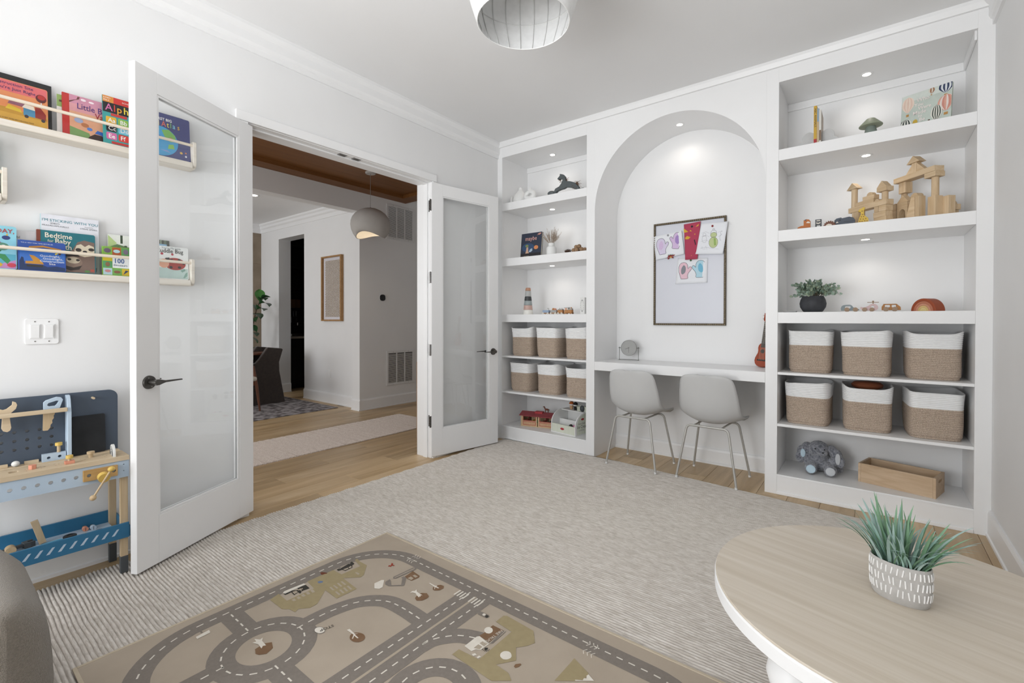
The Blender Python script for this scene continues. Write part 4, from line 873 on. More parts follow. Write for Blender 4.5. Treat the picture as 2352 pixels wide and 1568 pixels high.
bk('night-blue construction site board book with a yellow digger', -3.399, 0.070, zl, 0.152, 0.137, 0.0125, '#2c4f9e', 6, board=True,
   art=[('#3a6fc0',rc(0.02,0.30,0.98,0.72)),('#22365f',[(0.02,0.02),(0.98,0.02),(0.98,0.14),(0.80,0.18),(0.60,0.14),(0.5,0.2),(0.12,0.2),(0.10,0.42),(0.06,0.44),(0.02,0.30)]),('#c28a34',[(0.22,0.52),(0.32,0.50),(0.42,0.40),(0.50,0.28),(0.52,0.22),(0.14,0.22),(0.14,0.30),(0.30,0.32),(0.26,0.42)]),('#b87f30',[(0.18,0.66),(0.22,0.80),(0.50,0.86),(0.90,0.78),(0.90,0.72),(0.52,0.80),(0.28,0.75),(0.24,0.64)]),('#33302c',rc(0.16,0.12,0.5,0.20)),('#e8d45a',[(0.76,0.60),(0.80,0.66),(0.79,0.74),(0.83,0.70),(0.83,0.62),(0.78,0.57)]),('#5a4426',[(0.86,0.74),(0.90,0.74),(0.89,0.58),(0.84,0.58)])],
   texts=[('Goodnight,',0.66,0.485,0.0135,'#f3f3ee','CENTER',1.1),('Goodnight,',0.72,0.395,0.0135,'#f3f3ee','CENTER',1.1),('Construction',0.70,0.305,0.0135,'#f3f3ee','CENTER',1.1),('Site',0.70,0.22,0.0135,'#f3f3ee','CENTER',1.1),('THE #1 NEW YORK TIMES BESTSELLER',0.05,0.90,0.006,'#dfe4ee','LEFT',1.0)])
bk('green and white forest picture book behind the dinosaur book', -3.085, 0.030, zl, 0.115, 0.213, 0.008, '#e9ece4', 4,
   art=[('#b9d08f',[(0,0.62),(0.3,0.80),(0,0.98)]),('#3c4a38',rc(0.42,0.80,0.50,1.0)),('#3c4a38',rc(0.78,0.78,0.88,1.0)),('#6d8a5c',[(0.05,0.70),(0.3,0.78),(0.7,0.72),(0.95,0.80),(0.98,0.66),(0.05,0.62)]),('#4b5a44',circ(0.35,0.70,0.06,6,0.02)),('#4b5a44',circ(0.6,0.74,0.06,6,0.02)),('#9fbf6a',rc(0,0.02,1,0.6))])
_dn = [('#d8c23a',rc(0.0,0.5,0.24,0.70))]
for i,cc_ in enumerate(('#7fae4a','#b0582f','#5f9a5c','#d8c23a')): _dn.append((cc_,rc(0.24*i+0.005,0.72,0.24*i+0.235,0.985)))
for i,cc_ in enumerate(('#b8d4dc','#79b05a','#d8b83a','#c86a3a')): _dn.append((cc_,rc(0.24*i+0.005,0.02,0.24*i+0.235,0.25)))
_dn += [('#5aa06a',rc(0.0,0.27,0.235,0.49)),('#eef1f2',rc(0.245,0.27,0.99,0.70)),('#6a5a70',circ(0.12,0.86,0.09,12,0.08)),('#b9dbe2',circ(0.36,0.85,0.09,12,0.06)),('#7a6f80',circ(0.6,0.85,0.07,10,0.09)),('#8a5f4a',circ(0.36,0.13,0.09,10,0.05)),('#3d4a6a',[(0.52,0.05),(0.58,0.20),(0.66,0.18),(0.6,0.12)]),('#8a6a4a',circ(0.12,0.38,0.06,10,0.08)),('#c88a8a',circ(0.12,0.15,0.08,8,0.05))]
bk('bright dinosaur counting book with photo squares and blue numerals', -3.112, 0.052, zl, 0.150, 0.146, 0.014, '#8abf4a', 5, board=True, art=_dn,
   texts=[('100',0.27,0.44,0.034,'#2f5a9a','LEFT',0.85),('dinosaurs',0.265,0.335,0.0155,'#2f4a66','LEFT',0.92)])
bk('dark forest photo book behind the pale blue one', -2.965, 0.030, zl, 0.137, 0.213, 0.008, '#4a4f44', 4, art=[('#8a9a86',rc(0.55,0.86,0.60,1)),('#9aa892',rc(0.70,0.86,0.74,1)),('#6c7a66',rc(0.82,0.86,0.90,1))])
bk('pale blue picture book between the forest photo book and ladybug book', -2.965, 0.042, zl, 0.122, 0.190, 0.008, '#8fb9d6', 4)
bk('white ladybug board book seen through the left door glass', -2.945, 0.055, zl, 0.194, 0.178, 0.015, '#eceeec', 5, board=True,
   art=[('#b9cfca',rc(0.02,0.02,0.98,0.34)),('#a83a30',circ(0.68,0.47,0.25,28,0.19)),('#2a2320',[(0.40,0.52),(0.46,0.64),(0.55,0.66),(0.56,0.56),(0.46,0.50)]),('#e3a98c',circ(0.42,0.47,0.12,20,0.14)),('#2a2320',circ(0.60,0.58,0.04,10,0.04)),('#2a2320',circ(0.78,0.60,0.035,10,0.04)),('#2a2320',circ(0.88,0.50,0.03,10,0.04)),('#2a2320',circ(0.58,0.36,0.04,10,0.04)),('#2a2320',circ(0.78,0.37,0.04,10,0.04)),('#b03040',circ(0.38,0.76,0.035,10,0.035)),('#b03040',circ(0.62,0.76,0.03,10,0.035)),
        ('#7fa398',[(0.86,0.05),(0.92,0.2),(0.97,0.24),(0.96,0.12),(0.9,0.05)]),('#7fa398',[(0.80,0.28),(0.90,0.34),(0.92,0.28),(0.84,0.22)]),('#7fa398',circ(0.12,0.12,0.08,8,0.05)),('#7fa398',circ(0.22,0.26,0.06,8,0.05))],
   texts=[("You're My Little",0.60,0.92,0.014,'#6a7a7a','CENTER',0.95),('Cuddle Bug',0.56,0.80,0.031,'#4a4a48','CENTER',0.85)])

# ------------------------------------------------------------------ toy workbench against the door wall
wood('toy_pine', '#d9c7ab', '#c4ad8c', 0.55, (30,2,30), 0.06); wood('toy_pine_x', '#d3bb97', '#bfa27a', 0.55, (2,30,30), 0.08); wood('toy_pine_z', '#d0bb9b', '#b59c78', 0.55, (30,30,2), 0.06)
mat('toy_navy', '#4a5563', 0.6, c2='#465160', ns=8); mat('toy_paleblue', '#bccddd', 0.5, c2='#b6c8d9', ns=8); mat('toy_teal', '#2c6f95', 0.5, c2='#29688d', ns=8)
mat('toy_darkgrey', '#4b4f52', 0.55, c2='#45494c', ns=10); mat('chalkboard', '#16181b', 0.75, c2='#23262a', ns=14, nm=0.35); mat('toy_coral', '#dd9a80', 0.5, c2='#d28b70', ns=10); mat('toy_yellow', '#dcbc66', 0.5, c2='#d2b05a', ns=10); mat('toy_offwhite', '#e3e2de', 0.5); mat('toy_black', '#1f2022', 0.45)
wood('toy_amber', '#c9a46c', '#b58c50', 0.5, (40,3,40), 0.04)
wk = thing('toy_workbench', 'wooden toy workbench with navy pegboard and teal tool tray below the ledges', 'toy workbench', (0.15,-3.38,0))
Y1, Y0 = -3.062, -3.70
# pegboard in the y/z plane
def yz(y, z): return (y, z)
board = [(Y1,0.56)]+[(Y1-0.035+0.035*math.cos(a*PI/16),0.838+0.035*math.sin(a*PI/16)) for a in range(0,9)]+[(Y0+0.035-0.035*math.sin(a*PI/16),0.838+0.035*math.cos(a*PI/16)) for a in range(0,9)]+[(Y0,0.56)]
holes = [circ(-3.298-0.039*i,0.720-0.039*k,0.0066,16) for i in range(7) for k in range(3)]
XM = Matrix(((0,0,1,0.068),(1,0,0,0),(0,1,0,0),(0,0,0,1)))
wb(MB().plate(board,0.012,holes,XM),'pegboard','toy_navy',wk)
wb(MB().plate([(-3.253,0.555),(-3.2385,0.555),(-3.2385,0.866),(-3.253,0.866)],0.0,(),T(0,0,0)) if False else MB().plate([(0.0802,0.5802),(0.135,0.5802),(0.135,0.79),(0.118,0.846),(0.105,0.866),(0.0802,0.868)],0.0145,(),Matrix(((1,0,0,0),(0,0,1,-3.253),(0,1,0,0),(0,0,0,1)))),'divider','toy_paleblue',wk,bevel=0.002)
wb(MB().rbox(0.128,0.145,Y0,-3.2535,0.797,0.815,0.002),'tool_rail','toy_pine',wk)
wb(MB().cyl((0.0805,-3.157,0.842),(0.112,-3.157,0.842),0.0052,n=14),'peg','toy_pine',wk,smooth=40)
# top: two boards with a slot between them and rows of little holes
th = []
for (x_,y_) in ((0.20,-3.345),(0.20,-3.30),(0.20,-3.215),(0.195,-3.135),(0.21,-3.39)):
    for k in range(3): th.append(circ(y_-0.004+0.012*(k%2),x_+0.017*k-0.01,0.0036,10))
th.append(rrect(-3.445,-3.415,0.195,0.225,0.008,3))
wb(MB().plate([(Y0,0.145),(Y1,0.145),(Y1,0.282),(Y0,0.282)],0.020,th,Matrix(((0,1,0,0),(1,0,0,0),(0,0,1,0.555),(0,0,0,1)))),'bench_top','toy_pine',wk)
wb(B(0.02,0.122,Y0,Y1,0.555,0.5745),'bench_top','toy_pine',wk,bevel=0.002)
ap = [(Y0,0.474),(Y1,0.474),(Y1,0.5548),(Y0,0.5548)]
wb(MB().plate(ap,0.011,[circ(-3.247-0.04*i,0.515,0.0082,18) for i in range(11)]+[circ(Y1-0.02,0.535,0.0025,8),circ(Y1-0.02,0.505,0.0025,8)],Matrix(((0,0,1,0.266),(1,0,0,0),(0,1,0,0),(0,0,0,1)))),'apron','toy_paleblue',wk)
wb(B(0.02,0.031,Y0,Y1,0.474,0.5548),'rear_apron','toy_paleblue',wk)
for x_,y_ in ((0.243,Y1),(0.036,Y1),(0.243,Y0+0.03),(0.036,Y0+0.03)):
    wb(B(x_,x_+0.022,y_-0.030,y_-0.002,0.0925,0.5545),'leg','toy_pine_z',wk,bevel=0.0015)
    z0_ = 0.0135 if x_ > 0.2 else 0.0
    wb(B(x_-0.0005,x_+0.0225,y_-0.0305,y_-0.0015,z0_,0.0925),'leg_sock','toy_darkgrey',wk,bevel=0.0012)
wb(B(0.266,0.277,Y0,Y1,0.183,0.2535),'tray_front','toy_teal',wk,bevel=0.001)
wb(B(0.022,0.033,Y0,Y1,0.183,0.2575),'tray_back','toy_teal',wk,bevel=0.001)
wb(B(0.033,0.266,Y1-0.002,Y1+0.006,0.183,0.235),'tray_end','toy_teal',wk)
wb(B(0.033,0.266,Y0,Y1-0.03,0.190,0.198),'tray_floor','toy_paleblue',wk)
for k in range(9):
    y_ = -3.099-0.036*k
    wb(MB().add([(0.2774,y_-0.009,0.232),(0.2774,y_,0.232),(0.2774,y_-0.017,0.205),(0.2774,y_-0.028,0.205)],[(0,3,2,1)]),'stripe','toy_paleblue',wk)
# vise: amber board, shaft, cam and handle rod with ball ends
vz = wb(MB().plate([(-3.226,0.491),(-3.106,0.491),(-3.106,0.541),(-3.226,0.541)],0.012,[circ(-3.206,0.516,0.0075,16),circ(-3.120,0.516,0.0075,16)],Matrix(((0,0,1,0.2785),(1,0,0,0),(0,1,0,0),(0,0,0,1)))),'vise_board','toy_amber',wk,bevel=0.0012)
def vp(mb,n,m): return mb.build(n,m,vz,smooth=40)
vp(MB().cyl((0.2905,-3.163,0.516),(0.325,-3.163,0.508),0.006,n=14),'shaft','toy_pine_x')
vp(MB().cyl((0.312,-3.163,0.508),(0.337,-3.163,0.503),0.021,n=28),'cam','toy_yellow')
vp(MB().cyl((0.343,-3.142,0.535),(0.343,-3.200,0.432),0.0042,n=12),'rod','toy_pine_x')
vp(MB().sphere((0.343,-3.140,0.540),0.0135,0.0135,0.012),'ball','toy_yellow'); vp(MB().sphere((0.343,-3.203,0.427),0.0125),'ball','toy_pine_x')
# loose pieces, each a toy of its own
WG = 'wooden toy tools on the workbench'
def toy(name, mb, m, label, base, cat='toy', **k):
    o = mb.build(name, m, None, loc=base, **k); return tag(o, label, cat, WG)
saw = thing('toy_saw', 'pale blue and pine toy saw hanging in the workbench rail', 'toy', (0.108,-3.331,0.717), 0, WG)
YZ = Matrix(((0,0,1,0),(1,0,0,0),(0,1,0,0),(0,0,0,1)))
MB().plate([(0.002,0.078),(0.002,0.128),(0.010,0.137),(0.045,0.149),(0.060,0.145),(0.066,0.134),(0.056,0.099),(0.05,0.095)],0.012,[[(0.014,0.115),(0.018,0.124),(0.044,0.132),(0.052,0.130),(0.046,0.116),(0.040,0.109),(0.020,0.109)]],YZ).build('handle','toy_paleblue',saw,bevel=0.001)
MB().plate([(0.0,0.002),(0.003,0.0),(0.016,0.0),(0.024,0.012),(0.025,0.024),(0.031,0.032),(0.030,0.044),(0.036,0.054),(0.035,0.064),(0.039,0.072),(0.037,0.098),(0.002,0.098)],0.006,(),T(0.003,0,0)@YZ).build('blade','toy_pine_z',saw)
MB().plate([(0.004,0.0),(-0.008,0.006),(-0.013,0.018),(-0.011,0.06),(-0.016,0.078),(-0.036,0.098),(-0.040,0.118),(-0.034,0.126),(-0.028,0.108),(-0.008,0.098),(0.002,0.101),(0.018,0.116),(0.020,0.132),(0.030,0.126),(0.034,0.114),(0.030,0.098),(0.014,0.080),(0.012,0.06),(0.016,0.018),(0.013,0.006)],0.010,(),YZ)
toy('toy_wrench', MB().plate([(0.004,0.0),(-0.008,0.006),(-0.013,0.018),(-0.011,0.06),(-0.016,0.078),(-0.036,0.098),(-0.040,0.118),(-0.034,0.126),(-0.028,0.108),(-0.008,0.098),(0.002,0.101),(0.018,0.116),(0.020,0.132),(0.030,0.126),(0.034,0.114),(0.030,0.098),(0.014,0.080),(0.012,0.06),(0.016,0.018),(0.013,0.006)],0.010,(),YZ), 'toy_pine', 'pine toy wrench hanging in the workbench rail', (0.108,-3.443,0.732), bevel=0.0012)
o = toy('chalk_slate', MB().plate(rrect(-0.06,0.06,0,0.185,0.008,3),0.006,(),YZ@RX(-4)), 'chalkboard', 'small black chalk slate leaning on the pegboard', (0.094,-3.172,0.5752))
gb = thing('toy_block', 'pale grey block with round holes on the bench top', 'toy', (0.100,-3.334,0.5752), 0, WG)
MB().plate([(0,0),(0.078,0),(0.078,0.034),(0,0.034)],0.020,[circ(0.021,0.016,0.0062,14),circ(0.057,0.016,0.0062,14)],YZ).build('block','toy_paleblue',gb)
def bolt(label, base, hm, sm, rh, hh, rs, hs, n=20):
    t = thing('toy_bolt', label, 'toy', base, 0, WG)
    MB().cyl((0,0,0),(0,0,hs),rs,n=16).build('shaft', sm, t, smooth=40)
    MB().cyl((0,0,hs),(0,0,hs+hh),rh,n=n).build('head', hm, t, bevel=0.001, smooth=40)
bolt('yellow headed toy bolt standing in the grey block', (0.11,-3.279,0.6094), 'toy_yellow','toy_pine_z',0.0125,0.014,0.0062,0.030)
nt_ = toy('toy_nut', MB().box(-0.013,0.013,-0.016,0.016,0,0.013), 'toy_coral', 'coral square nut under a yellow bolt on the bench', (0.235,-3.262,0.5752), bevel=0.0012)
bolt('yellow headed toy bolt sitting on the coral square nut', (0.235,-3.262,0.5884), 'toy_yellow','toy_pine_z',0.0125,0.014,0.006,0.010)
bolt('plain wooden toy bolt standing on the bench top', (0.185,-3.182,0.5752), 'toy_pine_z','toy_pine_z',0.0140,0.012,0.0085,0.016)
toy('toy_nut', MB().cyl((0,0,0),(0,0,0.018),0.0135,n=6), 'toy_coral', 'coral hexagonal nut alone on the bench top', (0.215,-3.375,0.5752), bevel=0.001)
toy('toy_ball', MB().sphere((0,0,0.0125),0.0135,0.0135,0.0125,20,12), 'toy_offwhite', 'pale round ball lying on the bench top', (0.112,-3.415,0.5752), smooth=80)
ar = thing('protractor_block', 'half-round pale protractor block standing at the bench end', 'toy', (0.175,-3.112,0.5752), math.radians(-4), WG)
hp = [(0.0,0.0)]+[(0.05-0.05*math.cos(a*PI/16),0.052*math.sin(a*PI/16)**0.9) for a in range(1,16)]+[(0.1,0.0)]
MB().plate(hp,0.010,(),Matrix(((0.95,0,0,0),(0,0,1,0),(0,1,0,0),(0,0,0,1)))).build('block','toy_offwhite',ar,bevel=0.001)
for r0 in (0.018,0.030,0.040):
    MB().tube([(0.0475+r0*math.cos(a*PI/14),-0.0004,0.002+r0*math.sin(a*PI/14)) for a in range(15)],0.0008,5).build('printed_arc','toy_darkgrey',ar)
for i,(y_,l_) in enumerate(((-3.365,0.045),(-3.462,0.05))):
    toy('toy_stick', MB().rbox(-0.007,0.007,-l_/2,l_/2,0,0.014,0.001), 'toy_pine', ('short pine stick lying next to the grey block','short pine stick lying left of the pale ball')[i], (0.098,y_,0.5747))
# in the tray
zt_ = 0.1982
def lay(label, y, x, m, r=0.0105, l=0.022):
    t = thing('toy_screw', label, 'toy', (x,y,zt_), 0, WG)
    MB().cyl((0,0,r),(0.022,0.0,r),r,n=18).build('head', m, t, smooth=40); MB().cyl((-0.022,0,r),(0,0,r),0.006,n=12).build('thread', 'toy_darkgrey', t, smooth=40)
    B(0.0215,0.0226,-0.001,0.001,r-0.008,r+0.008).build('slot','toy_darkgrey',t)
lay('coral toy screw lying in the teal tray', -3.184, 0.062, 'toy_coral'); lay('pale blue toy screw lying in the teal tray', -3.157, 0.072, 'toy_paleblue')
def wheel(label, x, y, z, r, th_, tilt=0):
    t = thing('toy_wheel', label, 'toy', (x,y,z), 0, WG)  # a loose toy wheel with tyre and hub
    MB().lathe([(r*0.45,0),(r*0.9,0),(r,0.002),(r,th_-0.002),(r*0.9,th_),(r*0.45,th_),(r*0.45,0)],28,RX(tilt)).build('tyre','toy_black',t,smooth=40)
    MB().lathe([(0,0.002),(r*0.44,0.002),(r*0.44,th_-0.003),(0,th_-0.003)],20,RX(tilt)).build('hub','toy_darkgrey',t)
wheel('black toy wheel with high rim lying in the teal tray', 0.135,-3.247,zt_,0.024,0.020); wheel('flat black toy wheel nearest the door in the tray', 0.15,-3.145,zt_,0.021,0.011)
toy('toy_plate', MB().plate([(-0.016,0),(-0.008,0.016),(0.012,0.018),(0.02,0.004),(0.01,-0.012)],0.012), 'toy_yellow', 'yellow angular plate lying in the teal tray', (0.15,-3.195,zt_), bevel=0.001)
toy('toy_strip', MB().box(-0.012,0.012,-0.035,0.035,0,0.010,RZ(8)), mat('toy_skyblue','#5aa9cc',0.5), 'sky blue strip lying in the teal tray', (0.135,-3.305,zt_), bevel=0.001)
toy('toy_strip', MB().plate(rrect(-0.012,0.012,-0.055,0.055,0.011,4),0.008,[circ(0,-0.035,0.004,10),circ(0,0.0,0.004,10),circ(0,0.035,0.004,10)],RZ(6)), 'toy_pine', 'pine perforated strip lying in the teal tray', (0.165,-3.37,zt_))
toy('toy_post', MB().box(-0.008,0.008,-0.012,0.012,0,0.112,RX(14)), 'toy_pine_z', 'pine post propped upright in the teal tray', (0.09,-3.330,zt_+0.003), bevel=0.001)
cl = thing('toy_clamp', 'dark grey toy spanner with open jaw in the tray', 'toy', (0.085,-3.39,zt_), math.radians(12), WG)
MB().rbox(-0.008,0.008,-0.07,0.0,0.006,0.020,0.002).build('shank','toy_darkgrey',cl); MB().plate([(-0.017,0),(0.017,0),(0.021,0.02),(0.017,0.036),(0.009,0.036),(0.009,0.016),(-0.009,0.016),(-0.009,0.036),(-0.017,0.036),(-0.021,0.02)],0.024,(),T(0,-0.002,0.0)).build('jaw','toy_darkgrey',cl,bevel=0.001)
tr_ = thing('toy_log', 'round wooden peg end at the left of the teal tray', 'toy', (0.11,-3.432,zt_), 0, WG)
MB().cyl((-0.015,0,0.017),(0.02,0,0.017),0.017,n=22).build('peg','toy_pine_x',tr_,smooth=40)
# ------------------------------------------------------------------ shell chairs at the desk
mat('shell_grey', '#cbcbca', 0.55, c2='#c7c7c6', ns=6, bump=0.03, bs=300); mat('tube_grey', '#bdbbb6', 0.4, 0.35, c2='#b6b4af', ns=30); mat('foot_cap', '#e6e6e4', 0.4)
def shell_mesh():
    prof = [(0.235,0.428,0.165,0.012),(0.228,0.441,0.195,0.02),(0.20,0.447,0.21,0.03),(0.15,0.446,0.222,0.04),(0.08,0.440,0.228,0.05),(0.0,0.437,0.230,0.062),(-0.07,0.442,0.229,0.074),(-0.12,0.458,0.226,0.080),(-0.155,0.490,0.224,0.080),(-0.178,0.535,0.222,0.074),(-0.193,0.59,0.219,0.068),(-0.204,0.65,0.214,0.062),(-0.213,0.70,0.206,0.056),(-0.220,0.745,0.199,0.050),(-0.225,0.775,0.189,0.045),(-0.228,0.793,0.174,0.04),(-0.230,0.804,0.154,0.034),(-0.231,0.810,0.128,0.028),(-0.2315,0.8135,0.095,0.02),(-0.232,0.815,0.05,0.01)]
    nu = 22; vs = []; fs = []; n = len(prof)
    for i,(y,z,w,c) in enumerate(prof):
        a = prof[max(i-1,0)]; b = prof[min(i+1,n-1)]; ty, tz = b[0]-a[0], b[1]-a[1]; L = math.hypot(ty,tz); ny, nz = tz/L, -ty/L   # towards the sitter
        for k in range(nu+1):
            u = -1+2*k/nu; d = c*abs(u)**2.3
            vs.append((u*w, y+ny*d, z+nz*d))
    for i in range(n-1):
        for k in range(nu): p = i*(nu+1)+k; fs.append((p,p+1,p+nu+2,p+nu+1))
    return MB().add(vs,fs)
def bend(pts, r=0.04, k=5):
    P = [Vector(p) for p in pts]; out = [P[0]]
    for i in range(1,len(P)-1):
        a = (P[i-1]-P[i]).normalized(); b = (P[i+1]-P[i]).normalized(); s, e = P[i]+a*r, P[i]+b*r
        for j in range(k+1): t = j/k; out.append((1-t)**2*s+2*t*(1-t)*P[i]+t*t*e)
    return out+[P[-1]]
def make_chair(loc, rz, label):
    t = thing('shell_chair', label, 'chair', loc, math.radians(rz), 'grey shell chairs at the desk')
    o = shell_mesh().build('seat_shell', 'shell_grey', t, smooth=70, solid=0.009)
    fx = 0.217
    for yf, yt, zr, nm in ((-0.195,-0.155,0.0135,'rear'),(0.20,0.135,0.001,'front')):
        for s in (-1,1):
            MB().tube(bend([(s*fx,yf,zr+0.012),(s*0.150,yt,0.424),(0.0,yt,0.424)],0.035),0.0085,12).build('leg', 'tube_grey', t, smooth=60)
            MB().cyl((s*fx,yf,zr),(s*(fx-0.0025),yf+0.001,zr+0.016),0.0098,n=14).build('foot_cap', 'foot_cap', t, smooth=40)
    for s in (-1,1): MB().cyl((s*0.10,-0.155,0.424),(s*0.10,0.135,0.424),0.007,n=10).build('seat_rail', 'tube_grey', t, smooth=60)
    return t
make_chair((1.543,0.055,0.0), -2, 'light grey shell chair with tube legs, left of the two at the desk')
make_chair((2.131,0.075,0.0), -2, 'light grey shell chair with tube legs, right of the two at the desk')

# ------------------------------------------------------------------ desk clock
mat('clock_grey', '#a9a9a7', 0.6, c2='#a2a2a0', ns=20); mat('clock_metal', '#6f6f6b', 0.45, 0.6)
ck = thing('desk_clock', 'round grey desk clock swinging in a square wire stand', 'clock', (1.309,0.34,0.8575), math.radians(8))
ZCk = 0.113; Rk = 0.0735
MB().lathe([(0,-0.014),(Rk-0.003,-0.014),(Rk,-0.011),(Rk,0.011),(Rk-0.002,0.014),(Rk-0.005,0.013),(Rk-0.006,0.010),(0,0.010)],48,T(0,0,ZCk)@RX(90)@RY(0)).build('case', 'clock_grey', ck, smooth=40)
hd = MB()
for a, l, w_ in ((180,0.045,0.0022),(250,0.034,0.0028)):
    r_ = math.radians(a); d = Vector((math.sin(r_),0,math.cos(r_))); q = Vector((math.cos(r_),0,-math.sin(r_)))*w_
    c0 = Vector((0,-0.0112,ZCk))-d*0.008; c1 = Vector((0,-0.0112,ZCk))+d*l
    hd.add([c0-q,c0+q,c1+q*0.6,c1-q*0.6],[(0,1,2,3)])
hd.build('hands', 'clock_metal', ck)
MB().cyl((0,-0.010,ZCk),(0,-0.0125,ZCk),0.004,n=14).build('hub','clock_metal',ck)
s_ = MB().tube([(-0.09,0,0.122),(-0.09,0,0.003),(0.09,0,0.003),(0.09,0,0.122)],0.0028,8)
s_.build('stand', 'clock_metal', ck); 
for s in (-1,1): MB().cyl((s*0.0735,0,ZCk),(s*0.097,0,ZCk),0.0032,n=10).build('pivot', 'clock_metal', ck); MB().cyl((s*0.09,-0.018,0.0025),(s*0.09,0.018,0.0025),0.0025,n=8).build('foot','clock_metal',ck)

# ------------------------------------------------------------------ toy ukulele in the corner of the desk
mat('uke_orange', '#a8461f', 0.35, c2='#8f3819', ns=10, coat=0.4); mat('uke_dark', '#2a211d', 0.45); mat('string', '#cfc9bd', 0.4)
uk = thing('toy_ukulele', 'orange toy ukulele leaning in the right corner of the desk', 'ukulele', (2.420,0.360,0.8576), math.radians(-20)); uk.rotation_euler = (math.radians(-9),math.radians(2),math.radians(-18))
def uke_outline():
    prof = [(0,0.0),(0.02,0.002),(0.038,0.010),(0.052,0.026),(0.058,0.048),(0.055,0.070),(0.046,0.092),(0.038,0.110),(0.037,0.130),(0.040,0.150),(0.037,0.168),(0.028,0.182),(0.014,0.190),(0,0.192)]
    return [(x,z) for x,z in prof]+[(-x,z) for x,z in prof[::-1][1:-1]]
XZ = Matrix(((1,0,0,0),(0,0,-1,0),(0,1,0,0),(0,0,0,1)))
MB().plate(uke_outline(),0.040,(),T(0,0.02,0)@XZ).build('body','uke_orange',uk,bevel=0.003,seg=3)
MB().plate(circ(0,0.125,0.016,20),0.0006,(),T(0,-0.0202,0)@XZ).build('sound_hole','uke_dark',uk)
MB().box(-0.034,0.034,-0.026,-0.0203,0.048,0.060).build('bridge','uke_dark',uk,bevel=0.001)
MB().add([(-0.017,-0.023,0.155),(0.017,-0.023,0.155),(0.012,-0.023,0.36),(-0.012,-0.023,0.36),(-0.017,-0.008,0.185),(0.017,-0.008,0.185),(0.012,-0.008,0.36),(-0.012,-0.008,0.36)],[(0,1,2,3),(5,4,7,6),(1,5,6,2),(4,0,3,7),(3,2,6,7),(0,4,5,1)]).build('neck','uke_dark',uk)
MB().plate([(-0.012,0.36),(0.012,0.36),(0.022,0.375),(0.020,0.43),(-0.020,0.43),(-0.022,0.375)],0.012,(),T(0,-0.008,0)@XZ).build('headstock','uke_orange',uk,bevel=0.001)
fr_ = MB()
for k in range(11): z_ = 0.19+0.0155*k; fr_.box(-0.0165+0.0004*k,0.0165-0.0004*k,-0.0242,-0.023,z_,z_+0.0012)
fr_.build('frets','string',uk)
for x_ in (-0.012,-0.004,0.004,0.012):
    MB().tube([(x_*1.5,-0.0268,0.054),(x_,-0.0255,0.20),(x_*0.7,-0.0245,0.37)],0.0007,5).build('string','string',uk)
for x_ in (-1,1):
    for z_ in (0.385,0.412): MB().cyl((x_*0.020,-0.014,z_),(x_*0.032,-0.014,z_),0.0035,n=8).build('tuning_peg','string',uk)

# ------------------------------------------------------------------ magnet board with drawings
mat('board_white', '#d9dbe3', 0.35, c2='#d6d8e1', ns=4); mat('frame_bronze', '#5d5343', 0.45, 0.55, c2='#4a4136', ns=60); mat('bead_bronze', '#94886f', 0.4, 0.6, c2='#6d624e', ns=80)
bx0, bx1, bz0, bz1 = 1.506, 2.132, 1.183, 2.107; YBk = DEP
mbd = thing('magnet_board', 'white magnet board in a beaded bronze frame on the alcove wall', 'board', ((bx0+bx1)/2,YBk,bz0))
hw = (bx1-bx0)/2; hh = bz1-bz0; FW = 0.018
B(-hw+0.004,hw-0.004,-0.010,-0.001,0.004,hh-0.004).build('panel','board_white',mbd)
for q in ((-hw,hw,0,FW),(-hw,hw,hh-FW,hh),(-hw,-hw+FW,FW,hh-FW),(hw-FW,hw,FW,hh-FW)):
    B(q[0],q[1],-0.020,-0.0005,q[2],q[3]).build('frame_bar','frame_bronze',mbd,bevel=0.002)
bd_ = MB(); nx, nz = 36, 52
for i in range(nx):
    x_ = -hw+FW/2+(2*hw-FW)*i/(nx-1)
    for z_ in (FW/2,hh-FW/2): bd_.sphere((x_,-0.020,z_),0.0066,0.0045,0.0066,8,5)
for i in range(1,nz):
    z_ = FW/2+(hh-FW)*i/nz
    for x_ in (-hw+FW/2,hw-FW/2): bd_.sphere((x_,-0.020,z_),0.0066,0.0045,0.0066,8,5)
tag(bd_.build('bead_border','bead_bronze',mbd,smooth=80), kind='stuff')

mat('paper', '#eceef2', 0.9, c2='#e8eaef', ns=5)
def paper(label, corners, m='paper', curl=0.006, y=-0.0125, cat='drawing', name='drawing'):
    """sheet on the board; corners TL,TR,BR,BL in world x/z"""
    cx = sum(c[0] for c in corners)/4; cz = sum(c[1] for c in corners)/4
    t = thing(name, label, cat, (cx,YBk+y,cz), 0, "children's drawings on the magnet board")
    TL,TR,BR,BL = [(c[0]-cx,c[1]-cz) for c in corners]; n = 10; vs = []; fs = []
    for j in range(n+1):
        for i in range(n+1):
            u, v = i/n, j/n
            x = (1-v)*((1-u)*BL[0]+u*BR[0])+v*((1-u)*TL[0]+u*TR[0]); z = (1-v)*((1-u)*BL[1]+u*BR[1])+v*((1-u)*TL[1]+u*TR[1])
            c = curl*(max(0,(u-0.8)/0.2)**2*(1-0.5*v)+max(0,(0.2-u)/0.2)**2*0.5*(1-v)+max(0,(0.15-v)/0.15)**2)
            vs.append((x,-c,z))
    for j in range(n):
        for i in range(n): p = j*(n+1)+i; fs.append((p,p+1,p+n+2,p+n+1))
    MB().add(vs,fs).build('sheet', m, t, smooth=80, solid=0.0006)
    return t
def ink(t, pts, w, m, z=-0.0009, closed=False, name='drawn_line'):
    mb = MB(); road_strip(mb, pts, w, 0, closed); return mb.build(name, m, t, loc=(0,z,0), rot=(math.radians(90),0,0))
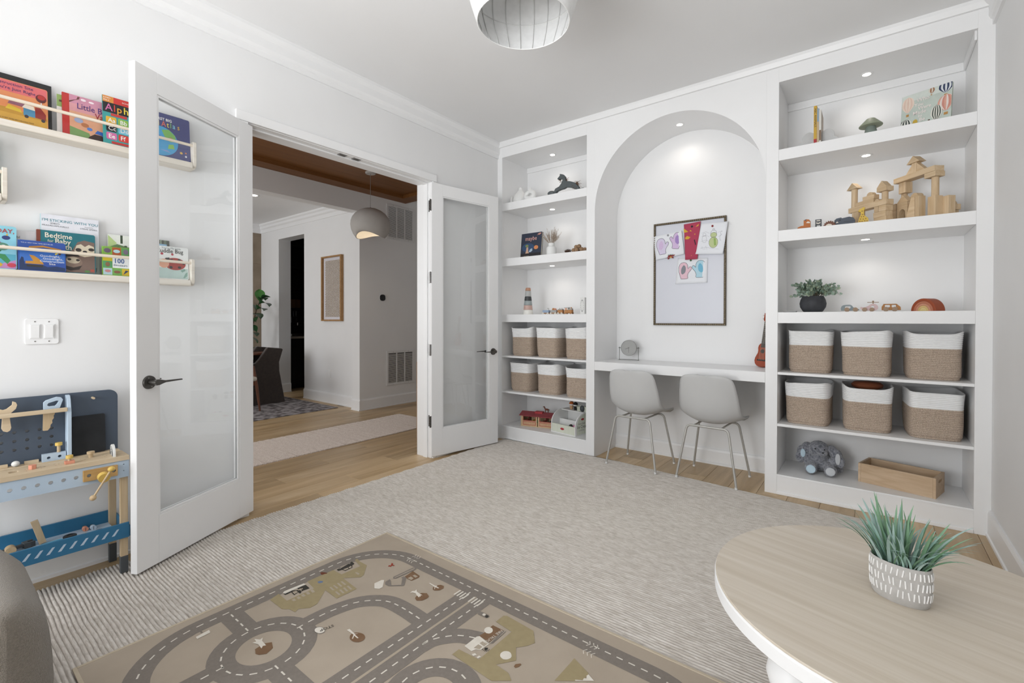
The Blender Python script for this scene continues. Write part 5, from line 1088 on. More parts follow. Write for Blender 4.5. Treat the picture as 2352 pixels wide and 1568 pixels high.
def fill(t, pts, m, z=-0.0007, name='coloured_area'):
    return MB().flat(pts).build(name, m, t, loc=(0,z,0), rot=(math.radians(90),0,0))
MIT = [(-0.028,-0.070),(0.028,-0.070),(0.030,-0.045),(0.040,-0.020),(0.062,0.005),(0.066,0.024),(0.052,0.032),(0.036,0.016),(0.034,0.045),(0.020,0.068),(-0.006,0.074),(-0.032,0.062),(-0.044,0.030),(-0.044,-0.005),(-0.034,-0.045)]
def mitten(t, cx, cz, flip, s, ang, m1, m2=None):
    a = math.radians(ang)
    def tf(p): x, z = p[0]*(-1 if flip else 1)*s, p[1]*s; return (cx+x*math.cos(a)-z*math.sin(a), cz+x*math.sin(a)+z*math.cos(a))
    o_ = smooth_path([tf(p) for p in MIT]+[tf(MIT[0])],4)[:-1]
    fill(t, o_, m1, -0.0008)
    if m2: fill(t, [tf(p) for p in smooth_path([(-0.01,-0.03),(0.012,-0.01),(0.016,0.03),(0.0,0.05),(-0.022,0.02),(-0.024,-0.02),(-0.01,-0.03)],4)[:-1]], m2, -0.0010)
    ink(t, o_, 0.0028, 'ink_line', -0.0012, True)
mat('ink_line', '#3f3f4a', 0.8)
for n_, c_ in (('pale_violet','#ddd3ea'),('violet','#a98cc8'),('lilac','#d9c0e2'),('pale_sky','#b9dcea'),('sky','#79bcd8'),('grey_pencil','#8b8d95'),('pale_pink','#eac6d2'),('leaf','#c3cf9a'),('leaf_dark','#9ab566'),('card_red','#b3405a'),('paint_yellow','#d8ac3a'),('magnet_red','#8a2b2b'),('magnet_dark','#2c2630'),('magnet_green','#4f6a4a'),('magnet_grey','#9a9a9e')):
    mat(n_, c_, 0.8, c2=None, ns=60, nm=0.6)
d1_ = paper('drawing of two lilac mittens at the left of the magnet board', [(1.503,1.994),(1.762,2.021),(1.788,1.811),(1.531,1.776)], 'paper', 0.006, -0.0215)
mitten(d1_,-0.063,-0.005,False,1.0,8,'pale_violet','lilac'); mitten(d1_,0.073,0.035,True,1.0,-10,'lilac','violet')
rd = paper('red painted paper strip with yellow dabs in the middle of the board', [(1.781,2.072),(1.925,2.082),(1.90,1.758),(1.795,1.759)], 'card_red', 0.004, -0.0215)
for p in ([(-0.07,0.12),(-0.068,0.08),(-0.03,0.085)],[(0.03,0.12),(0.065,0.15),(0.075,0.14),(0.05,0.125)],[(-0.06,0.035),(-0.04,0.05),(-0.01,0.035),(-0.03,0.02),(-0.055,0.022)],[(-0.02,0.09),(-0.01,0.10),(0.0,0.085)],[(0.02,0.06),(0.03,0.065),(0.028,0.05)],[(-0.01,-0.13),(0.0,-0.12),(-0.003,-0.135)]): fill(rd,p,'paint_yellow',-0.0008)
fill(rd,[(0.018,0.01),(0.026,0.012),(0.036,-0.03),(0.030,-0.04)],'magnet_dark',-0.0008)
pg = paper('outline drawing with a green bird in a hat at the right of the board', [(1.930,2.059),(2.148,2.052),(2.112,1.783),(1.888,1.80)], 'paper', 0.012, -0.0255)
fill(pg, circ(0.012,-0.035,0.036,20,0.046),'leaf',-0.0008); fill(pg, circ(0.014,0.028,0.026,18,0.022),'leaf',-0.00085); fill(pg,[(0.014,0.0),(0.03,0.0),(0.034,-0.06),(0.018,-0.062)],'leaf_dark',-0.001)
ink(pg, circ(0.012,-0.035,0.036,24,0.046),0.0018,'ink_line',-0.0012,True); ink(pg, circ(0.014,0.028,0.026,20,0.022),0.0018,'ink_line',-0.0012,True); ink(pg,[(-0.012,0.04),(-0.004,0.062),(0.014,0.07),(0.032,0.062),(0.04,0.04)],0.0018,'ink_line',-0.0012); ink(pg,circ(0.014,0.076,0.007,10),0.0016,'ink_line',-0.0012,True)
for cx_ in (-0.062,0.082):
    ink(pg, circ(cx_,0.0,0.019,16,0.030),0.0010,'ink_line',-0.0012,True); ink(pg, circ(cx_,0.038,0.013,12,0.013),0.0010,'ink_line',-0.0012,True)
for zz in (0.05,0.02,-0.02): ink(pg,[(-0.10,zz),(-0.05,zz+0.012),(-0.02,zz-0.004)],0.0008,'ink_line',-0.0011)
for zz in (0.045,0.01): ink(pg,[(0.05,zz),(0.08,zz+0.01),(0.105,zz-0.004)],0.0008,'ink_line',-0.0011)
ink(pg,[(-0.10,-0.075),(-0.05,-0.07),(0.0,-0.085),(0.05,-0.095),(0.09,-0.095)],0.0008,'ink_line',-0.0011)
for cx_ in (-0.08,-0.05,0.07,0.09): ink(pg,[(cx_-0.01,-0.09),(cx_,-0.06),(cx_+0.01,-0.09)],0.0008,'ink_line',-0.0011)
d2_ = paper('drawing of one grey-pink and one blue mitten low on the board', [(1.725,1.782),(1.984,1.763),(1.979,1.551),(1.706,1.551)], 'paper', 0.006, -0.0115)
mitten(d2_,-0.068,0.002,False,1.0,2,'pale_pink','grey_pencil'); mitten(d2_,0.070,0.010,True,1.02,-2,'pale_sky','sky')
MG = 'magnets on the board'
for (x_,z_,m_,y_,lb) in ((1.640,1.992,'magnet_grey',-0.0225,'grey round magnet on the lilac mitten drawing'),(1.852,2.045,'magnet_dark',-0.0225,'dark round magnet on the red paper strip'),(2.024,2.028,'magnet_red',-0.0265,'red round magnet on the green bird drawing'),(1.840,1.753,'magnet_green',-0.0125,'green round magnet below the red paper strip')):
    tag(MB().lathe([(0,0),(0.0085,0),(0.0092,0.002),(0.0085,0.0045),(0,0.005)],18,RX(90)).build('magnet', m_, None, smooth=40, loc=(x_,YBk+y_,z_)), lb, 'magnet', MG)
dn_ = thing('dinosaur_magnet', 'small red dinosaur magnet with green spines on the lilac mitten drawing', 'magnet', (1.662,YBk-0.0225,1.797), 0, MG)
MB().plate([(-0.042,-0.012),(-0.028,-0.006),(-0.016,0.010),(0.0,0.016),(0.018,0.012),(0.030,0.014),(0.042,0.018),(0.040,0.008),(0.030,0.004),(0.026,-0.006),(0.028,-0.016),(0.018,-0.014),(0.012,-0.006),(-0.006,-0.008),(-0.014,-0.022),(-0.024,-0.020),(-0.020,-0.008)],0.005,(),RX(90)).build('body','magnet_red',dn_,bevel=0.0008)
for k in range(6): x_ = -0.018+0.0085*k; MB().plate([(x_-0.004,0.008+0.001*k),(x_+0.004,0.009+0.0012*k),(x_,0.024)],0.003,(),RX(90)).build('spine','magnet_green',dn_)
MB().plate(circ(0.006,-0.004,0.007,14),0.0006,(),T(0,-0.0052,0)@RX(90)).build('belly','paint_yellow',dn_)
# ------------------------------------------------------------------ hall: vents, thermostat, pendant, runner, console
mat('vent_white', '#e4e4e4', 0.5, c2='#e0e0e0', ns=8); mat('vent_dark', '#2c2c2c', 0.8)
def vent(z0, z1, label):
    y0, y1 = 0.40, 0.898; t = thing('return_air_vent', label, 'vent', (XV,(y0+y1)/2,z0), 0, 'return air vents on the hall wall'); h = (y1-y0)/2; H = z1-z0; f = 0.032
    B(0.0005,0.003,-h+0.01,h-0.01,0.01,H-0.01).build('backing','vent_dark',t)
    for q in ((-h,h,0,f),(-h,h,H-f,H),(-h,-h+f,f,H-f),(h-f,h,f,H-f)): B(0.0005,0.010,*q).build('frame_bar','vent_white',t,bevel=0.002)
    for k in (1,2): c = -h+f+(2*h-2*f)*k/3; B(0.003,0.010,c-0.008,c+0.008,f,H-f).build('mullion','vent_white',t)
    w3 = (2*h-2*f)/3; n = int((H-2*f)/0.0135)
    me = None
    for k in range(3):
        a, b = -h+f+w3*k+(0.008 if k else 0), -h+f+w3*(k+1)-(0.008 if k < 2 else 0)
        for i in range(n):
            z_ = f+0.0135*(i+0.5)
            if me is None:
                o = MB().box(-0.0006,0.0006,-(b-a)/2,(b-a)/2,-0.0042,0.0042,RY(28)).build('louvre','vent_white',t,loc=(0.0065,(a+b)/2,z_)); me = o.data; w_ref = b-a
            else:
                o = bpy.data.objects.new('louvre', me); COL.objects.link(o); o.parent = t; o.location = (0.0065,(a+b)/2,z_); o.scale = (1,(b-a)/w_ref,1)
    for y_ in (-h*0.55,h*0.55):
        for z_ in (f/2,H-f/2): MB().cyl((0.010,y_,z_),(0.0112,y_,z_),0.004,n=10).build('screw','metal_nickel',t)
vent(2.385,2.884,'white louvred return air vent high on the hall wall behind the pendant'); vent(0.292,0.784,'white louvred return air vent low on the hall wall')
tm = thing('thermostat', 'small glossy black rounded thermostat on the hall wall between the vents', 'thermostat', (XV,0.33,1.542))
MB().plate(rrect(-0.045,0.045,-0.047,0.047,0.036,8),0.006,(),WALLX).build('back_plate','plastic_white',tm)
MB().plate(rrect(-0.042,0.042,-0.044,0.044,0.034,8),0.016,(),T(0.006,0,0)@WALLX).build('display',mat('gloss_black','#0c0d10',0.06),tm,bevel=0.004,seg=3)
ot = thing('wall_outlet', 'white double power outlet low on the dining wall', 'outlet', (-3.295,YP,0.435))
MB().plate(rrect(-0.035,0.035,-0.057,0.057,0.006),0.005,(),RX(90)).build('cover_plate','plastic_white',ot,bevel=0.001)
for z_ in (-0.022,0.022): MB().plate(rrect(-0.016,0.016,z_-0.014,z_+0.014,0.010),0.002,(),T(0,-0.005,0)@RX(90)).build('socket','trim_paint',ot)

mat('plaster', '#bfbcb8', 0.9, c2='#b4b1ad', ns=8, bump=0.25, bs=45); mat('bulb_warm', '#ffe2b0', 0.5, emit=9.0)
hp_ = thing('hall_pendant', 'dome shaped grey plaster pendant hanging in the hall', 'pendant lamp', (-1.685,-0.356,2.21))
prof = [(0.0,0.352),(0.03,0.351),(0.08,0.342),(0.13,0.320),(0.175,0.285),(0.208,0.240),(0.224,0.195),(0.228,0.150),(0.220,0.105),(0.200,0.065),(0.168,0.030)]
n_ = 56; vs = []; fs = []; rows = prof+[(0.160,0.032),(0.19,0.07),(0.209,0.108),(0.216,0.15),(0.212,0.195),(0.197,0.235),(0.166,0.275),(0.124,0.308),(0.075,0.329),(0.0,0.338)]
mbp = MB()
for (r,z) in rows:
    for i in range(n_):
        a = 2*PI*i/n_; low = max(0,(0.16-z)/0.16)
        dz = low*(-0.034*math.sin(2*a+0.6)-0.012)
        vs.append((max(r,0.0005)*math.cos(a),max(r,0.0005)*math.sin(a),z+dz))
for k in range(len(rows)-1):
    for i in range(n_): j = (i+1)%n_; fs.append((k*n_+i,(k+1)*n_+i,(k+1)*n_+j,k*n_+j))
mbp.add(vs,fs).build('shade','plaster',hp_,smooth=60)
MB().cyl((0,0,0.35),(0,0,0.78),0.0022,n=8).build('cord',mat('cord_grey','#8f8b86',0.6),hp_)
MB().cyl((0,0,0.345),(0,0,0.362),0.012,0.008,n=14).build('cord_grip','metal_nickel',hp_)
MB().lathe([(0,0.762),(0.055,0.762),(0.06,0.768),(0.06,0.782),(0,0.782)],28).build('canopy','plaster',hp_,smooth=40)
MB().sphere((0,0,0.20),0.035).build('bulb','bulb_warm',hp_,smooth=80)
ld = bpy.data.lights.new('pendant_lamp','POINT'); ld.energy = 1.6; ld.color = (1.0,0.86,0.66); ld.shadow_soft_size = 0.04
lo = bpy.data.objects.new('pendant_lamp',ld); COL.objects.link(lo); lo.parent = hp_; lo.location = (0,0,0.13)

wood('runner_jute', '#e8ded6', '#c3b4a9', 0.95, (60,160,60), 0.0, c3='#d8cbc1')
def flat_rug(name, label, x0, x1, y0, y1, m, h=0.009, ribs=None, cat='rug'):
    t = thing(name, label, cat, ((x0+x1)/2,(y0+y1)/2,0.0005)); a, b = (x1-x0)/2, (y1-y0)/2
    if ribs:
        n = int((y1-y0)/ribs); vs = []; fs = []; k = 0
        for j in range(n*3+1):
            y = -b+2*b*j/(n*3); z = h if j%3 else h*0.45
            wob = 0.004*math.sin(j*1.7)+0.003*math.sin(j*0.61)
            vs += [(-a+wob,y,0),(-a+wob,y,z),(0,y,z),(a+wob*0.6,y,z),(a+wob*0.6,y,0)]
        for j in range(n*3):
            for q in range(4): p = j*5+q; fs.append((p,p+1,p+6,p+5))
        MB().add(vs,fs).build('woven_pile',m,t,smooth=60)
    else: MB().rbox(-a,a,-b,b,0,h,0.003).build('pile',m,t)
    return t
flat_rug('hall_runner','blush jute runner rug lying along the hall floor',-1.785,-0.985,-3.0,0.15,'runner_jute',0.010,0.013)
mat('persian','#565052',0.95,c2='#a19c9d',ns=11,nm=0.2,bump=0.2,bs=260)
flat_rug('dining_rug','dark grey vintage patterned rug under the dining table',-5.35,-2.83,-3.2,-0.085,'persian',0.007)

wood('tan_panel','#a98a6c','#967656',0.55,(30,30,2),0.02)
cs_ = thing('console_cabinet','tan wooden console standing in the hall beside the door jamb','console',(-0.42,-0.02,0))
MB().plate([(-0.19,0.0),(0.19,0.0),(0.19,0.80),(-0.19,0.80)],0.03,[rrect(-0.12,0.12,0.13,0.69,0.06,5)],T(0,-0.54,0)@Matrix(((1,0,0,0),(0,0,1,0),(0,1,0,0),(0,0,0,1)))).build('end_panel','tan_panel',cs_)
MB().plate([(-0.19,0.0),(0.19,0.0),(0.19,0.80),(-0.19,0.80)],0.03,[rrect(-0.12,0.12,0.13,0.69,0.06,5)],T(0,0.53,0)@Matrix(((1,0,0,0),(0,0,1,0),(0,1,0,0),(0,0,0,1)))).build('end_panel','tan_panel',cs_)
B(-0.19,0.19,-0.51,0.53,0.765,0.80).build('console_top','tan_panel',cs_); B(-0.19,0.19,-0.51,0.53,0.08,0.11).build('console_shelf','tan_panel',cs_); B(-0.10,-0.09,-0.51,0.53,0.11,0.765).build('centre_panel',mat('console_dark','#4a3d31',0.7),cs_)

# ------------------------------------------------------------------ dining side
wood('frame_oak','#b0875a','#97703f',0.5,(20,20,20),0.0)
art = thing('framed_art','oak framed woven dot artwork on the dining wall','picture',(-3.19,YP,1.212))
a_, h_ = 0.262, 0.952
for q in ((-a_,a_,0,0.022),(-a_,a_,h_-0.022,h_),(-a_,-a_+0.022,0.022,h_-0.022),(a_-0.022,a_,0.022,h_-0.022)): B(q[0],q[1],-0.045,-0.0005,q[2],q[3]).build('frame_bar','frame_oak',art,bevel=0.001)
B(-a_+0.02,a_-0.02,-0.012,-0.001,0.02,h_-0.02).build('mount',mat('mount_white','#dcdae0',0.9),art)
wv = MB()
for j in range(46):
    for i in range(18):
        x_ = -0.185+0.37*i/17+(0.011 if j%2 else 0); z_ = 0.07+0.81*j/45; wv.box(x_-0.0075,x_+0.0075,-0.017,-0.012,z_-0.0055,z_+0.0055,T(x_,0,z_)@RY(32 if (i+j)%2 else -32)@T(-x_,0,-z_))
tag(wv.build('woven_chips',mat('chip','#cfc4b4',0.9,c2='#a7957e',ns=90,nm=0.4),art), kind='stuff')

# velvet tub chair
mat('velvet','#3a302b',0.9,c2='#2c2420',ns=30,sheen=0.5); 
vc = thing('velvet_dining_chair','dark brown velvet dining chair with flared base on the dark rug','chair',(-4.07,-0.55,0.0078))
def yzp(pts): return [(y+0.55,z) for y,z in pts]
VX = Matrix(((0,0,1,0),(1,0,0,0),(0,1,0,0),(0,0,0,1)))
side = yzp([(-0.80,0.0),(-0.314,0.0),(-0.397,0.469),(-0.40,0.60),(-0.345,0.785),(-0.37,0.80),(-0.56,0.823),(-0.585,0.79),(-0.68,0.649),(-0.72,0.605),(-0.80,0.585)])
MB().plate(side,0.07,(),T(0.14,0,0)@VX).build('side_panel','velvet',vc,bevel=0.012,seg=3); MB().plate(side,0.07,(),T(-0.21,0,0)@VX).build('side_panel','velvet',vc,bevel=0.012,seg=3)
MB().plate(yzp([(-0.40,0.40),(-0.395,0.60),(-0.335,0.785),(-0.39,0.79),(-0.46,0.60),(-0.47,0.40)]),0.30,(),T(-0.15,0,0)@VX).build('backrest','velvet',vc,bevel=0.012,seg=3)
MB().plate(yzp([(-0.80,0.02),(-0.33,0.02),(-0.40,0.38),(-0.80,0.38)]),0.29,(),T(-0.145,0,0)@VX).build('base','velvet',vc); MB().rbox(-0.138,0.138,-0.25,0.085,0.38,0.47,0.03).build('seat','velvet',vc,smooth=60)

wood('walnut','#7a4a32','#5a3422',0.4,(30,30,3),0.03); mat('cream_boucle','#d8d3c9',0.95,c2='#cbc5ba',ns=120,bump=0.5,bs=200)
cc_ = thing('cream_dining_chair','cream upholstered dining chair with walnut legs half hidden by the left door','chair',(-3.66,-1.13,0.0078))
for x_,y_,dx,dy in ((0.24,0.265,-0.05,-0.06),(-0.24,0.265,0.05,-0.06),(0.24,-0.22,-0.05,0.05),(-0.24,-0.22,0.05,0.05)): MB().tube([(x_,y_,0),(x_+dx*0.5,y_+dy*0.5,0.32),(x_+dx,y_+dy,0.60)],[0.011,0.020,0.016],12).build('leg','walnut',cc_,smooth=50)
MB().rbox(-0.24,0.24,-0.24,0.24,0.40,0.465,0.028).build('seat','cream_boucle',cc_,smooth=60); MB().rbox(-0.22,0.22,-0.22,0.22,0.345,0.40,0.01).build('seat_frame','walnut',cc_)
def arc_wall(r0, r1, z0, z1, a0, a1, n=24):
    mb = MB(); vs = []; fs = []
    for i in range(n+1):
        a = math.radians(a0+(a1-a0)*i/n); c, s = math.cos(a), math.sin(a); vs += [(r0*c,r0*s,z0),(r1*c,r1*s,z0),(r1*c,r1*s,z1),(r0*c,r0*s,z1)]
    for i in range(n):
        for q in range(4): fs.append((4*i+q,4*i+(q+1)%4,4*i+4+(q+1)%4,4*i+4+q))
    fs += [(0,3,2,1),(4*n,4*n+1,4*n+2,4*n+3)]
    return mb.add(vs,fs)
arc_wall(0.215,0.255,0.60,0.665,-60,95).build('arm_rail','walnut',cc_,bevel=0.008,smooth=40); arc_wall(0.20,0.262,0.665,0.79,-50,88).build('backrest','cream_boucle',cc_,bevel=0.022,seg=3,smooth=60)

dt = thing('dining_table','walnut dining table with a boat shaped top beyond the doors','table',(-4.09,-1.43,0.0078))
MB().plate(circ(0,0,0.27,64,0.98),0.034,(),T(0,0,0.712)).build('table_top','walnut',dt,bevel=0.012,seg=3)
MB().lathe([(0,0.0),(0.20,0.0),(0.20,0.03),(0.07,0.06),(0.06,0.66),(0.14,0.712),(0,0.712)],28).build('pedestal','walnut',dt,smooth=40)
# fig tree
mat('fig_leaf','#2f5a31',0.4,c2='#24482a',ns=12,rnd=True); mat('fig_light','#4a8a3a',0.4,c2='#3c7431',ns=12,rnd=True); mat('bark','#5a4a3a',0.9); mat('planter','#8a8378',0.8)
fg = thing('fiddle_leaf_fig','fiddle leaf fig in a planter by the stone wall','plant',(-5.05,-0.36,0.0078))
MB().lathe([(0,0),(0.14,0),(0.18,0.06),(0.19,0.36),(0.17,0.36),(0.165,0.33),(0,0.33)],32).build('planter','planter',fg,smooth=40)
tk = [(0.0,0.0,0.33),(0.02,0.02,0.7),(0.10,0.04,1.1),(0.24,0.05,1.4),(0.40,0.06,1.58)]
MB().tube(smooth_path3(tk) if False else tk,[0.016,0.014,0.011,0.008,0.005],10).build('stem','bark',fg,smooth=60)
MB().tube([(0.01,0.01,0.45),(-0.06,-0.05,0.9),(-0.1,-0.08,1.35)],[0.012,0.009,0.005],10).build('stem','bark',fg,smooth=60)
def fig_leaf(m):
    mb = MB(); n = 7; vs = []; fs = []
    for i in range(n+1):
        s = i/n; w = 0.085*(math.sin(PI*min(1,s*0.95+0.05))**0.8)*(0.55+0.6*s); 
        if i == n: w = 0.004
        for k in range(5): u = -1+k/2; vs.append((u*w,0.24*s,0.020*abs(u)+0.03*math.sin(s*3)-0.05*s*s))
    for i in range(n):
        for k in range(4): p = i*5+k; fs.append((p,p+1,p+6,p+5))
    mb.add(vs,fs); me = bpy.data.meshes.new('leaf'); me.from_pydata(mb.v,[],mb.f); me.update(); me.shade_smooth(); me.materials.append(MATS[m]); return me
_lf = [fig_leaf('fig_leaf'),fig_leaf('fig_light')]
Rl = random.Random(4)
for (x_,y_,z_,az,el,s_,m_) in ((0.36,0.06,1.50,80,70,1.0,1),(0.40,0.05,1.54,-70,20,0.8,0),(0.38,0.04,1.52,-95,10,1.0,0),(0.33,0.05,1.47,-80,0,1.15,0),(0.24,0.05,1.38,-90,5,1.2,0),(0.10,0.04,1.30,-85,-5,1.15,0),(0.06,0.03,1.18,-100,10,1.2,0),(0.02,0.0,1.10,-80,-10,1.0,0),(-0.02,0.0,1.42,60,20,1.1,0),(-0.05,0.0,1.35,120,30,1.1,0),(-0.08,-0.05,1.28,170,20,1.0,0),(0.05,0.02,0.99,-85,0,1.0,0),(0.0,0.0,0.93,-60,-15,0.9,0),(-0.04,-0.03,0.8,-95,-10,0.9,0),(0.02,0.02,0.75,-80,0,0.9,0),(0.2,0.05,1.36,100,40,1.0,0),(0.12,0.05,1.22,130,25,1.0,0)):
    o = bpy.data.objects.new('leaf',_lf[m_]); COL.objects.link(o); o.parent = fg; o.location = (x_,y_,z_); o.rotation_euler = (RZ(az)@RX(el)@RY(Rl.uniform(-25,25))).to_euler(); o.scale = (s_,s_,s_)
# recessed ceiling light of the dining side
dl = thing('recessed_downlight','round recessed downlight in the dining ceiling beyond the doors','light',(-3.525,-0.897,2.9))
MB().lathe([(0.05,-0.003),(0.062,-0.004),(0.078,-0.001),(0.08,0.0),(0.05,0.0)],32).build('trim_ring','trim_paint',dl,smooth=True); MB().lathe([(0,-0.002),(0.054,-0.002)],32).build('lens','lamp_lens',dl)

# ------------------------------------------------------------------ pantry seen through the opening
mat('cabinet_black','#191817',0.45,c2='#151413',ns=8); mat('quartz','#b9b1a6',0.3); mat('steel','#a8a6a2',0.25,0.95)
pb = thing('pantry_cabinet','black pantry base cabinet with shaker doors in the dark alcove','cabinet',(-5.45,0.93,0))
B(-0.28,0.28,-0.665,0.665,0.08,0.895).build('body','cabinet_black',pb); B(-0.28,0.24,-0.665,0.665,0.0,0.08).build('toe_kick','cabinet_black',pb)
for k in range(3):
    y_ = -0.665+0.4433*k; d_ = B(0.28,0.296,y_+0.003,y_+0.4403,0.09,0.74).build('door','cabinet_black',pb); B(0.296,0.301,y_+0.003,y_+0.06,0.09,0.74).box(0.296,0.301,y_+0.383,y_+0.4403,0.09,0.74).box(0.296,0.301,y_+0.06,y_+0.383,0.09,0.15).box(0.296,0.301,y_+0.06,y_+0.383,0.68,0.74).build('door_frame','cabinet_black',d_)
    B(0.28,0.299,y_+0.003,y_+0.4403,0.75,0.885).build('drawer','cabinet_black',pb)
wt = tag(MB().rbox(-0.28,0.315,-0.667,0.667,0.0,0.035,0.003).build('pantry_worktop','quartz',None,loc=(-5.45,0.93,0.8952)),'pale stone worktop on the black pantry cabinet','worktop')
pu = thing('pantry_shelf_unit','black open shelf unit hanging above the pantry worktop','shelf unit',(-5.57,0.93,1.42))
B(-0.16,-0.15,-0.665,0.665,0,1.2).build('back_panel','cabinet_black',pu)
for z_ in (0.0,0.38,0.76,1.17): B(-0.15,0.16,-0.665,0.665,z_,z_+0.03).build('shelf','cabinet_black',pu)
for y_ in (-0.665,0.0,0.635): B(-0.15,0.16,y_,y_+0.03,0.0,1.2).build('side_panel','cabinet_black',pu)
wood('crate_wood','#6b4426','#4f301a',0.6,(20,20,3),0.05)
for i,y_ in enumerate((-0.40,0.22)):
    b_ = thing('storage_crate','brown wooden crate on the pantry shelf, %s'%('nearer the opening' if i == 0 else 'farther from the opening'),'crate',(-5.57,0.93+y_+0.06,1.4502),0,'crates on the pantry shelf')
    B(-0.12,0.14,-0.14,-0.13,0.0,0.16).build('side','crate_wood',b_); B(-0.12,0.14,0.13,0.14,0.0,0.16).build('side','crate_wood',b_); B(-0.12,-0.11,-0.13,0.13,0.0,0.16).build('end','crate_wood',b_); B(0.13,0.14,-0.13,0.13,0.0,0.16).build('end','crate_wood',b_); B(-0.11,0.13,-0.13,0.13,0.0,0.01).build('base','crate_wood',b_)
cfm = thing('coffee_machine','dark steel espresso machine on the pantry worktop','coffee machine',(-5.40,0.62,0.9304))
MB().rbox(-0.17,0.15,-0.15,0.15,0.0,0.05,0.006).build('drip_base','steel',cfm); MB().rbox(-0.17,-0.02,-0.15,0.15,0.05,0.34,0.008).build('body',mat('machine_black','#1a1a1a',0.3),cfm); MB().rbox(-0.02,0.15,-0.15,0.15,0.25,0.36,0.008).build('group_head','machine_black',cfm)
MB().cyl((0.08,0,0.25),(0.08,0,0.20),0.032,n=20).build('portafilter','steel',cfm,smooth=40); MB().cyl((0.10,0,0.215),(0.22,0.0,0.205),0.012,n=12).build('portafilter_handle','machine_black',cfm,smooth=40); MB().cyl((0.152,-0.06,0.30),(0.158,-0.06,0.30),0.025,n=20).build('gauge','steel',cfm); MB().tube([(0.13,0.12,0.25),(0.15,0.13,0.18),(0.15,0.13,0.08)],0.005,8).build('steam_wand','steel',cfm)
MB().lathe([(0,0.36),(0.05,0.36),(0.06,0.46),(0.055,0.47),(0,0.47)],20,T(-0.06,0.04,0)).build('bean_hopper','machine_black',cfm,smooth=40)

# ------------------------------------------------------------------ woven ceiling pendant of the playroom
mat('string_white','#ededec',0.8,c2='#e2e2e1',ns=30); mat('wire_grey','#d6d6d4',0.6)
cp = thing('woven_pendant','white woven string drum pendant hanging from the playroom ceiling','pendant lamp',(1.862,-2.035,2.55))
def rad(z):
    s = z/0.40; return 0.205+0.052*math.sin(min(1,s/0.55)*PI/2) if s < 0.55 else 0.257-0.085*((s-0.55)/0.45)**2
pf = []; N = 84
for i in range(N+1): z_ = 0.40*i/N; pf.append((rad(z_)+(0.0012 if i%2 else -0.0002), z_))
for i in range(N,-1,-1): z_ = 0.40*i/N; pf.append((rad(z_)-0.0022-(0.0012 if i%2 else -0.0002), z_))
MB().lathe(pf+[pf[0]],72).build('shade','string_white',cp,smooth=80)
for k in range(22):
    a = 2*PI*k/22
    MB().tube([((rad(0.40*i/10)-0.005)*math.cos(a),(rad(0.40*i/10)-0.005)*math.sin(a),0.40*i/10) for i in range(11)],0.0019,6).build('rib','wire_grey',cp,smooth=60)
for z_, r_ in ((0.0,0.003),(0.14,0.002),(0.40,0.003)):
    MB().tube([((rad(z_)-0.004*(z_>0))*math.cos(2*PI*i/60),(rad(z_)-0.004*(z_>0))*math.sin(2*PI*i/60),z_) for i in range(60)],r_,8,True).build('ring','string_white' if z_ in (0.0,0.40) else 'wire_grey',cp,smooth=60)
for k in range(3):
    a = 2*PI*k/3; MB().cyl((0,0,0.40),(0.172*math.cos(a),0.172*math.sin(a),0.40),0.002,n=6).build('spider_arm','wire_grey',cp)
MB().cyl((0,0,0.33),(0,0,0.41),0.02,n=16).build('lamp_holder','plastic_white',cp,smooth=40); MB().sphere((0,0,0.29),0.042,None,0.05).build('bulb','plastic_white',cp,smooth=80)
MB().cyl((0,0,0.41),(0,0,0.48),0.004,n=8).build('stem','plastic_white',cp); MB().lathe([(0,0.478),(0.06,0.478),(0.065,0.484),(0.065,0.4998),(0,0.4998)],32).build('canopy','plastic_white',cp,smooth=40)
# ------------------------------------------------------------------ rope baskets in both bookcases
def heather(name, a, b, scale=150):
    m = mat(name, a, 0.95, c2=b, ns=scale, nm=0.28, bump=0.4, bs=300, stretch=(1,1,1.6)); return m
heather('rope_brown','#cdbbaa','#9c8a7a',230); mat('rope_white','#f4f4f4',0.9,c2='#f0f0f0',ns=60,bump=0.2,bs=300)
def basket_mesh(seed):
    R = random.Random(seed); w, d, H = 0.128, 0.175, 0.292; pitch = 0.0112; nc = int(H/pitch); n = 52; ph = [R.uniform(0,6.28) for _ in range(8)]
    def ring(z, out):
        s = z/H; f = 0.93+0.075*s+(0.012*math.sin(PI*s*2+ph[0])); pts = []
        for i in range(n):
            a = 2*PI*i/n; e = 0.36; ca, sa = math.cos(a), math.sin(a)
            x = math.copysign(abs(ca)**e,ca)*w*f; y = math.copysign(abs(sa)**e,sa)*d*f
            if s < 0.06: x *= 0.96; y *= 0.97
            wob = 0.0035*math.sin(3*a+ph[1]+2*s)*s+0.003*math.sin(5*a+ph[2])*s
            L = math.hypot(x,y); k = (L+out+wob)/L
            pts.append((x*k,y*k,z+(0.007*math.sin(2*a+ph[3])+0.004*math.sin(3*a+ph[4]))*max(0,(s-0.72)/0.28)))
        return pts
    def build(c0, c1, bottom):
        vs = []; fs = []; rows = []
        for c in range(c0,c1):
            for f, o in ((0.0,0.0),(0.25,0.0027),(0.5,0.0036),(0.75,0.0027)): rows.append(ring((c+f)*pitch,o))
        rows.append(ring(c1*pitch,0.0))
        if not bottom: rows += [ring(c1*pitch-0.001,-0.005),ring(c1*pitch-0.02,-0.0065),ring(c0*pitch+0.004,-0.0065)]
        for r in rows: vs += r
        for j in range(len(rows)-1):
            for i in range(n): k = (i+1)%n; fs.append((j*n+i,j*n+k,(j+1)*n+k,(j+1)*n+i))
        if bottom: vs.append((0,0,0.001)); b = len(vs)-1; fs += [(b,(i+1)%n,i) for i in range(n)]
        return MB().add(vs,fs)
    cut = int(nc*0.66)
    return build(0,cut,True), build(cut,nc,False)
